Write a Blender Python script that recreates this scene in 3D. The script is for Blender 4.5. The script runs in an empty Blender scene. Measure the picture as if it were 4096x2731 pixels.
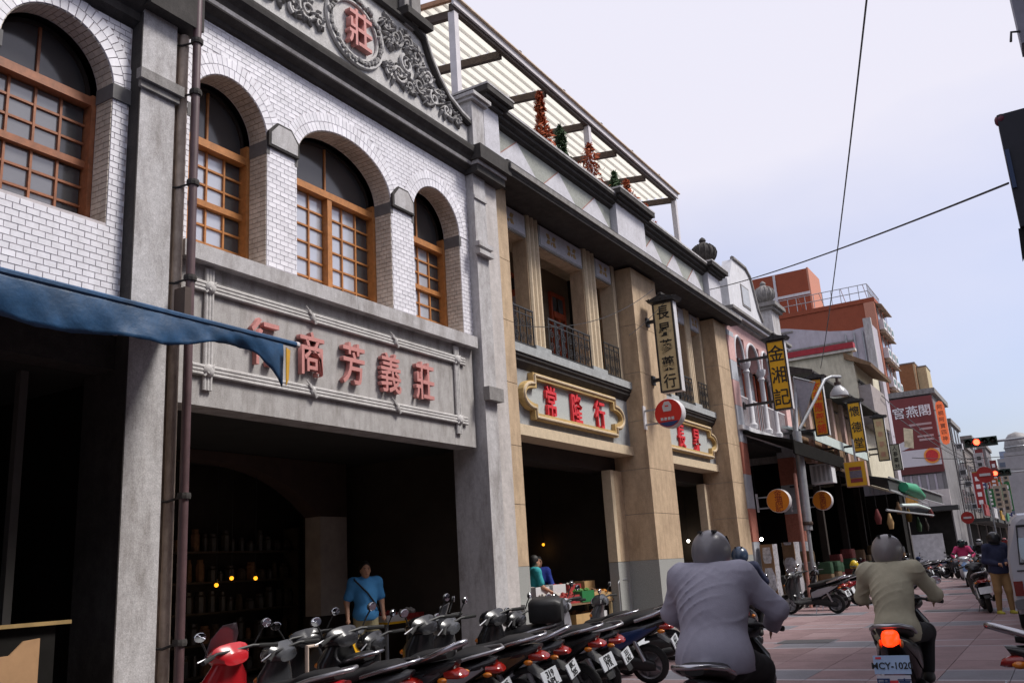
import bpy, bmesh, math, random
from math import sin, cos, pi, radians, sqrt
from mathutils import Vector, Matrix, Euler
random.seed(7)
S = bpy.context.scene
COL = S.collection
# ------------------------------------------------------------------ camera
CAMZ = 1.5
F = 3597.44
YAW, PITCH, ROLL = radians(59.7132), radians(14.4047), radians(-3.6286)
fw = Vector((sin(YAW)*cos(PITCH), cos(YAW)*cos(PITCH), sin(PITCH)))
rt = Vector((cos(YAW), -sin(YAW), 0)); up = rt.cross(fw)
cr, sr = cos(ROLL), sin(ROLL)
R2 = cr*rt + sr*up; U2 = -sr*rt + cr*up
cam = bpy.data.cameras.new('camera'); camo = bpy.data.objects.new('camera', cam); COL.objects.link(camo)
cam.sensor_width = 36; cam.lens = F/4096*36; cam.clip_start = .05; cam.clip_end = 3000
camo.matrix_world = Matrix(((R2.x, U2.x, -fw.x, 0), (R2.y, U2.y, -fw.y, 0), (R2.z, U2.z, -fw.z, CAMZ), (0, 0, 0, 1)))
S.camera = camo
# ------------------------------------------------------------------ sky, sun, exposure
SUN_EL, SUN_AZ = radians(52), radians(-62)      # azimuth of the sun measured from +X towards +Y
W = bpy.data.worlds.new('World'); S.world = W; W.use_nodes = True
wn, wl = W.node_tree.nodes, W.node_tree.links
for n in list(wn): wn.remove(n)
def wnode(t, **k):
    n = wn.new(t)
    for a, b in k.items(): setattr(n, a, b)
    return n
sky = wnode('ShaderNodeTexSky', sky_type='NISHITA', sun_disc=False, sun_elevation=SUN_EL, sun_rotation=pi/2-SUN_AZ, air_density=1.3, dust_density=2.0, ozone_density=1.5)
tc = wnode('ShaderNodeTexCoord')
# a pale stratus deck overhead that thins out to blue towards the horizon
mp = wnode('ShaderNodeMapping'); mp.inputs['Location'].default_value = (0.35, 0.2, 0.1); mp.inputs['Scale'].default_value = (1.0, 1.0, 2.6)
nz = wnode('ShaderNodeTexNoise'); nz.inputs['Scale'].default_value = 1.6; nz.inputs['Detail'].default_value = 5; nz.inputs['Roughness'].default_value = .5
sx = wnode('ShaderNodeSeparateXYZ')
ad = wnode('ShaderNodeMath', operation='MULTIPLY_ADD'); ad.inputs[1].default_value = .30; 
rp = wnode('ShaderNodeValToRGB'); rp.color_ramp.elements[0].position = .24; rp.color_ramp.elements[1].position = .56
tint = wnode('ShaderNodeMix', data_type='RGBA', blend_type='MULTIPLY'); tint.inputs['Factor'].default_value = 1; tint.inputs[7].default_value = (.86, .87, 1.10, 1)
mx = wnode('ShaderNodeMix', data_type='RGBA'); mx.inputs[7].default_value = (5.7, 5.6, 6.4, 1)
bg = wnode('ShaderNodeBackground'); bg.inputs['Strength'].default_value = .056
wo = wnode('ShaderNodeOutputWorld')
wl.new(tc.outputs['Generated'], mp.inputs['Vector']); wl.new(mp.outputs[0], nz.inputs['Vector']); wl.new(tc.outputs['Generated'], sx.inputs[0])
wl.new(nz.outputs['Fac'], ad.inputs[0]); wl.new(sx.outputs['Z'], ad.inputs[2]); wl.new(ad.outputs[0], rp.inputs['Fac'])
wl.new(rp.outputs['Color'], mx.inputs['Factor']); wl.new(sky.outputs['Color'], tint.inputs[6]); wl.new(tint.outputs[2], mx.inputs[6]); wl.new(mx.outputs[2], bg.inputs['Color']); wl.new(bg.outputs[0], wo.inputs['Surface'])
sl = bpy.data.lights.new('sun', 'SUN'); sl.energy = 1.7; sl.angle = radians(17); sl.color = (1, .955, .9)
so = bpy.data.objects.new('sun', sl); COL.objects.link(so)
sd = Vector((cos(SUN_EL)*cos(SUN_AZ), cos(SUN_EL)*sin(SUN_AZ), sin(SUN_EL)))
so.rotation_euler = sd.to_track_quat('Z', 'Y').to_euler(); so.location = sd*60
S.view_settings.view_transform = 'Standard'; S.view_settings.look = 'None'; S.view_settings.gamma = 1; S.view_settings.exposure = 1.42
S.render.resolution_x = 1024; S.render.resolution_y = 682
try: S.cycles.max_bounces = 6
except Exception: pass

# ------------------------------------------------------------------ helpers
KV = 4096/2352
def ray(vx, vy):
    x = (vx*KV-2048)/F; y = -(vy*KV-1365.5)/F
    return R2*x + U2*y + fw
def at(vx, vy, X=None, Y=None, Z=None, dist=None):
    """picture point -> place, on the wall/ground plane X, Y or Z it touches"""
    r = ray(vx, vy); c = Vector((0, 0, CAMZ))
    if X is not None: return c + r*(X/r.x)
    if Y is not None: return c + r*(Y/r.y)
    if Z is not None: return c + r*((Z-CAMZ)/r.z)
    return c + r.normalized()*dist

MATS = {}
def mat(name, col, rough=.75, var=.18, scale=5., bump=0., bscale=40., metal=0., stain=0., emit=None, spec=.4, streak=False, var2=None, objrand=0.):
    if name in MATS: return MATS[name]
    m = bpy.data.materials.new(name); m.use_nodes = True
    nt = m.node_tree; N, L = nt.nodes, nt.links
    b = N['Principled BSDF']
    b.inputs['Roughness'].default_value = rough; b.inputs['Metallic'].default_value = metal
    b.inputs['Specular IOR Level'].default_value = spec
    c = tuple(col)+(1,)
    if var > 0:
        t = N.new('ShaderNodeTexCoord'); n = N.new('ShaderNodeTexNoise'); n.inputs['Scale'].default_value = scale; n.inputs['Detail'].default_value = 6; n.inputs['Roughness'].default_value = .65
        L.new(t.outputs['Object'], n.inputs['Vector'])
        r = N.new('ShaderNodeValToRGB'); e = r.color_ramp.elements
        e[0].position = .28; e[1].position = .72
        lo = [x*(1-var) for x in col]; hi = [min(1, x*(1+var)) for x in col]
        if var2: hi = list(var2)
        e[0].color = tuple(lo)+(1,); e[1].color = tuple(hi)+(1,)
        L.new(n.outputs['Fac'], r.inputs['Fac']); out = r.outputs['Color']
        if stain > 0:
            n2 = N.new('ShaderNodeTexNoise'); n2.inputs['Scale'].default_value = 1.6; n2.inputs['Detail'].default_value = 8; n2.inputs['Roughness'].default_value = .75
            mpg = N.new('ShaderNodeMapping'); mpg.inputs['Scale'].default_value = (2.6, 2.6, .7) if streak else (1, 1, .8)
            L.new(t.outputs['Object'], mpg.inputs['Vector']); L.new(mpg.outputs[0], n2.inputs['Vector'])
            r2 = N.new('ShaderNodeValToRGB'); r2.color_ramp.elements[0].position = .44; r2.color_ramp.elements[1].position = .66
            L.new(n2.outputs['Fac'], r2.inputs['Fac'])
            ml = N.new('ShaderNodeMath'); ml.operation = 'MULTIPLY'; ml.inputs[1].default_value = stain; L.new(r2.outputs['Color'], ml.inputs[0])
            mm = N.new('ShaderNodeMix'); mm.data_type = 'RGBA'; L.new(ml.outputs[0], mm.inputs['Factor']); L.new(out, mm.inputs[6]); mm.inputs[7].default_value = tuple(x*.35 for x in (col[0]*1.05, col[1]*.95, col[2]*.85))+(1,)
            out = mm.outputs[2]
        if bump > 0 and rough > .6 and bscale < 150:
            ng = N.new('ShaderNodeTexNoise'); ng.inputs['Scale'].default_value = 85; ng.inputs['Detail'].default_value = 3; L.new(t.outputs['Object'], ng.inputs['Vector'])
            mg = N.new('ShaderNodeMapRange'); mg.inputs[1].default_value = .3; mg.inputs[2].default_value = .7; mg.inputs[3].default_value = .78; mg.inputs[4].default_value = 1.14; L.new(ng.outputs['Fac'], mg.inputs[0])
            hg = N.new('ShaderNodeHueSaturation'); L.new(mg.outputs[0], hg.inputs['Value']); L.new(out, hg.inputs['Color']); out = hg.outputs[0]
        if objrand > 0:
            oi = N.new('ShaderNodeObjectInfo'); mr = N.new('ShaderNodeMapRange'); mr.inputs[3].default_value = 1-objrand; mr.inputs[4].default_value = 1+objrand*.4; L.new(oi.outputs['Random'], mr.inputs[0])
            hs = N.new('ShaderNodeHueSaturation'); L.new(mr.outputs[0], hs.inputs['Value']); L.new(out, hs.inputs['Color']); out = hs.outputs[0]
        L.new(out, b.inputs['Base Color'])
    else: b.inputs['Base Color'].default_value = c
    if bump > 0:
        t2 = N.new('ShaderNodeTexCoord'); n3 = N.new('ShaderNodeTexNoise'); n3.inputs['Scale'].default_value = bscale; n3.inputs['Detail'].default_value = 4
        L.new(t2.outputs['Object'], n3.inputs['Vector'])
        bp = N.new('ShaderNodeBump'); bp.inputs['Strength'].default_value = bump; bp.inputs['Distance'].default_value = .02
        L.new(n3.outputs['Fac'], bp.inputs['Height']); L.new(bp.outputs[0], b.inputs['Normal'])
    if emit:
        b.inputs['Emission Color'].default_value = tuple(emit[:3])+(1,); b.inputs['Emission Strength'].default_value = emit[3]
    MATS[name] = m
    return m

ORG = {}
class MB:
    def __init__(s): s.v = []; s.f = []
    def add(s, vs, fs):
        o = len(s.v); s.v += [tuple(v) for v in vs]; s.f += [tuple(i+o for i in f) for f in fs]; return s
    def box(s, x0, x1, y0, y1, z0, z1):
        return s.add([(x0,y0,z0),(x1,y0,z0),(x1,y1,z0),(x0,y1,z0),(x0,y0,z1),(x1,y0,z1),(x1,y1,z1),(x0,y1,z1)],
                     [(0,3,2,1),(4,5,6,7),(0,1,5,4),(1,2,6,5),(2,3,7,6),(3,0,4,7)])
    def obox(s, c, u, v, w):
        """box at centre c with half-axes u, v, w"""
        c, u, v, w = Vector(c), Vector(u), Vector(v), Vector(w)
        q = [c-u-v-w, c+u-v-w, c+u+v-w, c-u+v-w, c-u-v+w, c+u-v+w, c+u+v+w, c-u+v+w]
        return s.add(q, [(0,3,2,1),(4,5,6,7),(0,1,5,4),(1,2,6,5),(2,3,7,6),(3,0,4,7)])
    def bar(s, a, b, r, r2=None, n=4, up=(0,0,1)):
        return s.tube([a, b], [r, r if r2 is None else r2], n)
    def tube(s, pts, rs, n=8, cap=True, sq=(1, 1)):
        pts = [Vector(p) for p in pts]
        if not hasattr(rs, '__len__'): rs = [rs]*len(pts)
        o = len(s.v); prev = None
        for i, p in enumerate(pts):
            d = (pts[min(i+1, len(pts)-1)]-pts[max(i-1, 0)])
            if d.length < 1e-9: d = Vector((0, 0, 1))
            d.normalize()
            if prev is None:
                a = d.cross(Vector((0, 0, 1)))
                if a.length < .05: a = d.cross(Vector((0, 1, 0)))
            else: a = prev - d*prev.dot(d)
            if a.length < 1e-6: a = d.orthogonal()
            a.normalize(); prev = a; b = d.cross(a)
            for k in range(n):
                t = 2*pi*(k+.5)/n
                s.v.append(tuple(p + a*cos(t)*rs[i]*sq[0] + b*sin(t)*rs[i]*sq[1]))
        for i in range(len(pts)-1):
            for k in range(n):
                k2 = (k+1) % n
                s.f.append((o+i*n+k, o+i*n+k2, o+(i+1)*n+k2, o+(i+1)*n+k))
        if cap:
            s.f.append(tuple(o+k for k in reversed(range(n)))); s.f.append(tuple(o+(len(pts)-1)*n+k for k in range(n)))
        return s
    def lathe(s, prof, c, n=16, axis='Z'):
        o = len(s.v); c = Vector(c)
        for r, h in prof:
            for k in range(n):
                t = 2*pi*k/n
                if axis == 'Z': q = Vector((r*cos(t), r*sin(t), h))
                elif axis == 'Y': q = Vector((r*cos(t), h, r*sin(t)))
                else: q = Vector((h, r*cos(t), r*sin(t)))
                s.v.append(tuple(c+q))
        for i in range(len(prof)-1):
            for k in range(n):
                k2 = (k+1) % n
                s.f.append((o+i*n+k, o+i*n+k2, o+(i+1)*n+k2, o+(i+1)*n+k))
        s.f.append(tuple(o+k for k in reversed(range(n)))); s.f.append(tuple(o+(len(prof)-1)*n+k for k in range(n)))
        return s
    def prism(s, poly, a0, a1, axis='Y'):
        """poly of (p,q): axis Y -> (x,z) between y=a0,a1 ; axis X -> (y,z) ; axis Z -> (x,y)"""
        o = len(s.v); n = len(poly)
        for a in (a0, a1):
            for p, q in poly:
                s.v.append((p, a, q) if axis == 'Y' else ((a, p, q) if axis == 'X' else (p, q, a)))
        s.f.append(tuple(o+i for i in range(n))); s.f.append(tuple(o+n+i for i in reversed(range(n))))
        for i in range(n):
            j = (i+1) % n; s.f.append((o+i, o+n+i, o+n+j, o+j))
        return s
    def ball(s, c, r, n=8, m=5):
        if not hasattr(r, '__len__'): r = (r, r, r)
        prof = [(max(1e-4, sin(pi*i/m)), -cos(pi*i/m)) for i in range(m+1)]
        o = len(s.v); s.lathe(prof, (0, 0, 0), n)
        for i in range(o, len(s.v)):
            v = s.v[i]; s.v[i] = (c[0]+v[0]*r[0], c[1]+v[1]*r[1], c[2]+v[2]*r[2])
        return s
    def loft(s, secs, n=14, cap=True):
        """secs: (centre, half-u vector, half-v vector, exponent)"""
        o = len(s.v)
        for c, u, v, e in secs:
            c, u, v = Vector(c), Vector(u), Vector(v)
            for k in range(n):
                t = 2*pi*(k+.5)/n; ct, st = cos(t), sin(t)
                a = math.copysign(abs(ct)**(2/e), ct); b = math.copysign(abs(st)**(2/e), st)
                s.v.append(tuple(c+u*a+v*b))
        for i in range(len(secs)-1):
            for k in range(n):
                k2 = (k+1) % n; s.f.append((o+i*n+k, o+i*n+k2, o+(i+1)*n+k2, o+(i+1)*n+k))
        if cap:
            s.f.append(tuple(o+k for k in reversed(range(n)))); s.f.append(tuple(o+(len(secs)-1)*n+k for k in range(n)))
        return s
    def mesh(s, name, org=(0,0,0), smooth=False, fix=True):
        me = bpy.data.meshes.new(name)
        ox, oy, oz = org
        me.from_pydata([(x-ox, y-oy, z-oz) for x, y, z in s.v], [], s.f)
        if fix:
            bm = bmesh.new(); bm.from_mesh(me); bmesh.ops.recalc_face_normals(bm, faces=bm.faces); bm.to_mesh(me); bm.free()
        if smooth:
            me.polygons.foreach_set('use_smooth', [True]*len(me.polygons))
            try: me.set_sharp_from_angle(angle=radians(smooth if smooth is not True else 40))
            except Exception: pass
        me.update(); return me
def setmat(o, m):
    if not o.data.materials: o.data.materials.append(None)
    o.material_slots[0].link = 'OBJECT'; o.material_slots[0].material = m
def link(name, me, m, parent=None, loc=(0,0,0), rot=None):
    o = bpy.data.objects.new(name, me); COL.objects.link(o)
    if m is not None: setmat(o, m)
    o.location = loc
    if rot: o.rotation_euler = rot
    if parent is not None: o.parent = parent
    return o
def org(p): return ORG.get(p.name, (0, 0, 0)) if p is not None else (0, 0, 0)
def part(name, mb, m, parent, smooth=False, stuff=False, label=None):
    """mesh given in world coordinates, made a part of its parent"""
    og = org(parent)
    o = link(name, mb.mesh(name, og, smooth), m, parent); ORG[o.name] = og
    if stuff: o['kind'] = 'stuff'
    if label: o['label'] = label
    return o
def tag(o, label, cat, group=None):
    o['label'] = label; o['category'] = cat
    if group: o['group'] = group
    return o
def thing(name, label, cat, loc=(0,0,0), group=None, rotz=0, world=True):
    e = bpy.data.objects.new(name, None); COL.objects.link(e); e.empty_display_size = .2
    e.location = loc; e.rotation_euler = (0, 0, rotz)
    ORG[e.name] = tuple(loc) if world else (0, 0, 0)
    return tag(e, label, cat, group)
def solo(name, mb, m, label, cat, group=None, smooth=False, base=None):
    """a thing that is one mesh; origin at its base"""
    if base is None:
        xs = [v[0] for v in mb.v]; ys = [v[1] for v in mb.v]; zs = [v[2] for v in mb.v]
        base = ((min(xs)+max(xs))/2, (min(ys)+max(ys))/2, min(zs))
    o = link(name, mb.mesh(name, base, smooth), m, None, base); ORG[o.name] = tuple(base)
    return tag(o, label, cat, group)
def struct(name, mb, m, parent=None, smooth=False):
    o = link(name, mb.mesh(name, org(parent), smooth), m, parent); ORG[o.name] = org(parent)
    if parent is None: o['kind'] = 'structure'
    return o
def copy_tree(o, parent=None):
    c = o.copy(); COL.objects.link(c); c.parent = parent
    for ch in o.children: copy_tree(ch, c)
    return c
_txt = {}
def text_mesh(txt, size=1., extrude=.02, bold=.0, bevel=0., align='CENTER', spacing=1.):
    key = (txt, size, extrude, bold, bevel, align, spacing)
    if key in _txt: return _txt[key]
    cu = bpy.data.curves.new('lettering', 'FONT'); cu.body = txt; cu.size = size; cu.extrude = extrude; cu.offset = bold; cu.bevel_depth = bevel
    cu.align_x = align; cu.align_y = 'CENTER'; cu.space_line = spacing; cu.resolution_u = 3
    ob = bpy.data.objects.new('lettering', cu); COL.objects.link(ob)
    dg = bpy.context.evaluated_depsgraph_get(); dg.update()
    me = bpy.data.meshes.new_from_object(ob.evaluated_get(dg)); me.name = 'lettering'
    bpy.data.objects.remove(ob); bpy.data.curves.remove(cu)
    # centre on the glyph box
    if len(me.vertices):
        xs = [v.co.x for v in me.vertices]; ys = [v.co.y for v in me.vertices]
        cx, cy = (min(xs)+max(xs))/2, (min(ys)+max(ys))/2
        for v in me.vertices: v.co.x -= cx; v.co.y -= cy
    me.materials.clear()
    _txt[key] = me
    return me
FACE_Y = Euler((pi/2, 0, 0))                # read from the street
FACE_X = Euler((pi/2, 0, -pi/2))            # read by someone walking along +X
def lettering(txt, size, pos, m, parent, rot=FACE_Y, name='character', extrude=.015, bold=.0, scale=(1,1,1), bevel=0., spacing=1.):
    me = text_mesh(txt, size, extrude, bold, bevel, spacing=spacing)
    og = org(parent)
    o = link(name, me, m, parent, (pos[0]-og[0], pos[1]-og[1], pos[2]-og[2]), rot); o.scale = scale
    return o
D = 7.8                                       # the house fronts stand 7.8 m from the camera, across the street
# ------------------------------------------------------------------ ground, road, pavement
M_ASPH = mat('asphalt', (.055, .054, .055), .9, .25, 3, .2, 60)
M_PAVP = mat('pink_granite', (.215, .14, .147), .8, .16, 30, .12, 90, stain=.45)
M_PAVP2 = mat('pale_pink_granite', (.245, .168, .175), .8, .16, 30, .12, 90, stain=.2)
M_PAVG = mat('grey_granite', (.15, .15, .175), .8, .18, 30, .12, 90, stain=.3)
M_PAVL = mat('light_granite_strip', (.32, .30, .33), .75, .15, 30, .1, 90, stain=.3)
M_BED = mat('paving_bed', (.17, .14, .14), .95, .2, 5)
struct('ground', MB().box(-300, 900, -400, 500, -.6, -.05), M_ASPH)
ROAD = struct('road', MB().box(-8, 47, -2.2, 6.9, -.06, -.012), M_BED)
struct('far_road', MB().box(47.01, 420, -2.2, 6.9, -.06, -.004), mat('worn_pink_paving', (.27, .22, .22), .85, .2, 2, .1, 60))
PV = struct('pavement', MB().box(-8, 420, 7.12, 12.6, -.06, .10), mat('arcade_floor', (.12, .10, .095), .6, .3, 3))
struct('kerb', MB().box(-8, 420, 6.905, 7.115, -.06, .12), mat('kerb_stone', (.28, .26, .25), .85, .2, 5))
def slab_me(w, l): return MB().box(-w/2+.004, w/2-.004, -l/2+.004, l/2-.004, -.011, 0).mesh('paving_slab')
SL = {1: slab_me(.94, .7583), .12: slab_me(.115, .7583)}
far = {0: MB(), 1: MB(), 2: MB(), 3: MB()}
mats = [M_PAVP, M_PAVP2, M_PAVG, M_PAVL]
rs = random.Random(11)
x = -7.0
while x < 46.5:
    k = int(round(x-1)) % 4          # 0,1,2 pink field, 3 narrow band
    for st in (0, 1):
        if st == 1 and k not in (2, 3): continue
        w = .12 if st else (.94 if k in (2, 3) else 1.0)
        cx = (x+.94+.06) if st else (x+.5 if k not in (2, 3) else x+.47)
        for j in range(12):
            y = -2.2+.7583*(j+.5)
            c = 3 if st else (2 if (k == 3 and (j+int(x)//4) % 5 in (0, 1, 2)) else (1 if rs.random() < .3 else 0))
            near = 9.5 < cx < 28 and -.6 < y < 6.2 and not (st and cx > 22)
            if near and (st or k in (2, 3)):
                o = link('paving_slab', SL[.12 if st else 1], mats[c], ROAD, (cx, y, rs.uniform(-.0015, .0005)))
            elif near:
                o = link('paving_slab', SL[1], mats[c], ROAD, (cx, y, rs.uniform(-.0015, .0005))); o.scale = (1.064, 1, 1)
            else: far[c].box(cx-w/2+.004, cx+w/2-.004, y-.375, y+.375, -.0115, rs.uniform(-.0015, .0005))
    x += 1.0
for c in far: part('paving_field', far[c], mats[c], ROAD, stuff=True)
# iron drain covers
for i, (x, y) in enumerate(((17.1, 4.3), (24.6, 2.8), (32.7, 3.1))):
    T = thing('manhole_cover', ('dark iron drain cover in the pink paving beside the grey-shirted rider', 'iron drain cover in a grey paving band before the standing man', 'small iron drain cover far along the pink paving')[i], 'manhole cover', (x, y, 0))
    part('frame', MB().box(x-.36, x+.36, y-.5, y+.5, .0012, .004), M_PAVG, T)
    part('lid', MB().box(x-.31, x+.31, y-.45, y+.45, .0045, .009), mat('cast_iron', (.06, .06, .065), .6, .3, 20), T)
# ------------------------------------------------------------------ materials of the houses
M_TILE = mat('white_glazed_tile', (.79, .775, .82), .36, .10, 9, .05, 30, objrand=.14, stain=.16, streak=True)
M_GROUTL = mat('pale_grout', (.66, .63, .65), .9, .15, 8)
M_GROUT = mat('grout', (.46, .42, .43), .9, .2, 8)
M_GROUTD = mat('old_grout', (.24, .19, .13), .9, .3, 8)
M_JAMBT = mat('shaded_jamb_tile', (.56, .50, .43), .5, .2, 6, .05, 30, stain=.5)  # white tile again, browner: shade of reveals and soffits put into the colour
M_PLAST = mat('grey_plaster', (.40, .383, .375), .9, .12, 7, .12, 60, stain=.6, streak=True)
M_STONE = mat('grey_washed_stone', (.46, .445, .45), .88, .14, 14, .15, 80, stain=.6, streak=True)
M_DARKST = mat('weathered_shaded_stone', (.045, .04, .038), .9, .35, 6, .2, 50, stain=.4, streak=True)  # weathered stone; shade under cornices and eaves is also in its colour
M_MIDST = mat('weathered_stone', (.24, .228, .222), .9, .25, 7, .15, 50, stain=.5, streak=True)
M_IMPOST = mat('dark_impost', (.13, .125, .125), .85, .2, 9)
M_RELIEF = mat('relief_stucco', (.50, .485, .475), .9, .18, 12, .1, 60, stain=.3)
M_RELDK = mat('sooty_relief_stucco', (.26, .25, .245), .9, .4, 12, .1, 60)
M_PINK = mat('pink_painted_character', (.52, .225, .205), .65, .12, 30, stain=.2)
M_RED = mat('red_painted_character', (.62, .035, .045), .5, .2, 20)
M_WOOD = mat('varnished_orange_timber', (.40, .165, .05), .45, .25, 14, .05, 60)
M_WOODD = mat('brown_timber', (.27, .10, .045), .5, .3, 12, .05, 60)
M_WOODR = mat('red_timber_door', (.42, .085, .035), .5, .25, 8)
M_DARK = mat('dark_shop_interior', (.014, .013, .012), .95, .3, 2, spec=.05)  # near-black base carries the gloom under arcades and awnings
M_DARKW = mat('dark_wood_panelling', (.022, .015, .012), .8, .3, 3)  # brown wood, darkened so that its colour carries the arcade shade
M_CEIL = mat('shaded_ceiling', (.025, .024, .022), .95, .2, 2)  # the arcade's shade is put into the ceiling colour
M_FLOORA = mat('arcade_floor', (.12, .10, .095), .6, .3, 3)
M_ROOF = mat('roof_concrete', (.2, .195, .19), .9, .2, 2)
M_GLASS = mat('window_glass', (.50, .52, .58), .16, .08, 2, metal=.35, spec=.7)
M_GLASSD = mat('dark_window_glass', (.26, .26, .27), .12, .1, 2, metal=.55, spec=.5)  # darker base stands in for the reflected houses opposite
M_LUN = mat('shaded_lunette_glass', (.10, .10, .105), .12, .1, 2, metal=.5, spec=.5)  # shade of the deep recess put into the glass colour
M_PIPE = mat('maroon_downpipe', (.085, .045, .048), .45, .3, 5, spec=.6)
M_PIPEW = mat('pale_pipe', (.45, .36, .29), .7, .3, 5, stain=.7, streak=True)

def arch_z(x, cx, hw, zs, rise):
    t = max(0, 1-((x-cx)/hw)**2); return zs+rise*sqrt(t)
def arched_wall(x0, x1, z0, z1, ops, y0, y1, n=20):
    """wall with arched openings (cx, hw, zb, zs, rise); front at y0, jambs and soffits reach to y1"""
    m = MB(); xs = {x0, x1}
    for cx, hw, zb, zs, rise in ops:
        for i in range(n+1): xs.add(cx-hw*cos(pi*i/n))
    xs = sorted(xs)
    for a, b in zip(xs, xs[1:]):
        if b-a < 1e-5: continue
        mid = (a+b)/2; op = None
        for o in ops:
            if abs(mid-o[0]) < o[1]: op = o
        if op is None:
            m.add([(a,y0,z0),(b,y0,z0),(b,y0,z1),(a,y0,z1)], [(0,1,2,3)]); m.add([(a,y1,z0),(b,y1,z0),(b,y1,z1),(a,y1,z1)], [(3,2,1,0)])
        else:
            cx, hw, zb, zs, rise = op; za, zc = arch_z(a, cx, hw, zs, rise), arch_z(b, cx, hw, zs, rise)
            for y in (y0, y1):
                m.add([(a,y,za),(b,y,zc),(b,y,z1),(a,y,z1)], [(0,1,2,3)])
                if zb > z0: m.add([(a,y,z0),(b,y,z0),(b,y,zb),(a,y,zb)], [(0,1,2,3)])
            m.add([(a,y0,za),(b,y0,zc),(b,y1,zc),(a,y1,za)], [(0,1,2,3)])
            if zb > z0: m.add([(a,y0,zb),(b,y0,zb),(b,y1,zb),(a,y1,zb)], [(0,1,2,3)])
    for cx, hw, zb, zs, rise in ops:
        for s in (-1, 1):
            x = cx+s*hw; m.add([(x,y0,zb),(x,y1,zb),(x,y1,zs),(x,y0,zs)], [(0,1,2,3)])
    m.add([(x0,y0,z0),(x0,y1,z0),(x0,y1,z1),(x0,y0,z1)], [(0,1,2,3)]); m.add([(x1,y0,z0),(x1,y1,z0),(x1,y1,z1),(x1,y0,z1)], [(0,1,2,3)])
    m.add([(x0,y0,z1),(x1,y0,z1),(x1,y1,z1),(x0,y1,z1)], [(0,1,2,3)]); m.add([(x0,y0,z0),(x1,y0,z0),(x1,y1,z0),(x0,y1,z0)], [(0,1,2,3)])
    return m
TW, TH, TJ = .134, .066, .009
TILE_ME = MB().box(-(TW-TJ)/2, (TW-TJ)/2, -.0035, .0035, -(TH-TJ)/2, (TH-TJ)/2).mesh('tile')
def ring_blocks(ops, ring, extra=()):
    """blocked x-intervals of a course at height z: openings, their brick rings, capitals and imposts"""
    def f(z):
        o = []
        for cx, hw, zb, zs, rise in ops:
            if zb-.01 < z < zs: o.append((cx-hw, cx+hw))
            elif z >= zs:
                t = 1-((z-zs)/(rise+ring))**2
                if t > 0: o.append((cx-(hw+ring)*sqrt(t), cx+(hw+ring)*sqrt(t)))
        for x0, x1, z0, z1 in extra:
            if z0 < z < z1: o.append((x0, x1))
        return o
    return f
def tile_field(parent, x0, x1, z0, z1, yf, blocks, m, limit=300, name='tile'):
    lst = []; r = 0; z = z0+TH/2
    while z < z1-TH*.4:
        free = [(x0, x1)]
        for c, d in blocks(z):
            nf = []
            for a, b in free:
                if d <= a or c >= b: nf.append((a, b))
                else:
                    if c > a: nf.append((a, c))
                    if d < b: nf.append((d, b))
            free = nf
        x = x0 + (TW/2 if r % 2 else 0)
        while x < x1+TW/2:
            for fa, fb in free:
                a, b = max(x-TW/2+TJ/2, fa+.002), min(x+TW/2-TJ/2, fb-.002)
                if b-a > .012: lst.append((a, b, z))
            x += TW
        z += TH; r += 1
    lst.sort(key=lambda t: (t[0]**2 + (t[2]-CAMZ)**2))
    og = org(parent); far = MB(); k = 0
    for a, b, z in lst:
        full = abs((b-a)-(TW-TJ)) < 1e-4; dy = random.uniform(-.0015, .0015)
        if k < limit and full and z > 3:
            o = link(name, TILE_ME, m, parent, ((a+b)/2-og[0], yf-.004+dy-og[1], z-og[2])); o.rotation_euler = (random.uniform(-.015, .015), 0, random.uniform(-.008, .008)); k += 1
        else: far.box(a, b, yf-.0075+dy, yf-.0005, z-(TH-TJ)/2, z+(TH-TJ)/2)
    if far.f: part(name+'_field', far, m, parent, stuff=True)
def voussoirs(parent, cx, hw, zs, rise, yf, m, rings=2, depth=.13, pitch=.075, lim=None, name='voussoir'):
    for k in range(rings):
        n = max(8, int(pi*(hw+rise)/2*(1+.3*k)/pitch))
        for i in range(n):
            t0, t1 = pi*(i+.06)/n, pi*(i+.94)/n
            q = []
            for t, d in ((t0, k*depth+.004), (t1, k*depth+.004), (t1, (k+1)*depth-.006), (t0, (k+1)*depth-.006)):
                nx, nzv = cos(t)/hw, sin(t)/rise; l = sqrt(nx*nx+nzv*nzv)
                q.append((cx+hw*cos(t)+nx/l*d, zs+rise*sin(t)+nzv/l*d))
            mx = sum(p[0] for p in q)/4
            if lim and not (lim[0] < mx < lim[1]): continue
            part(name, MB().prism(q, yf-.014, yf-.001, 'Y'), m, parent)
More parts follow.
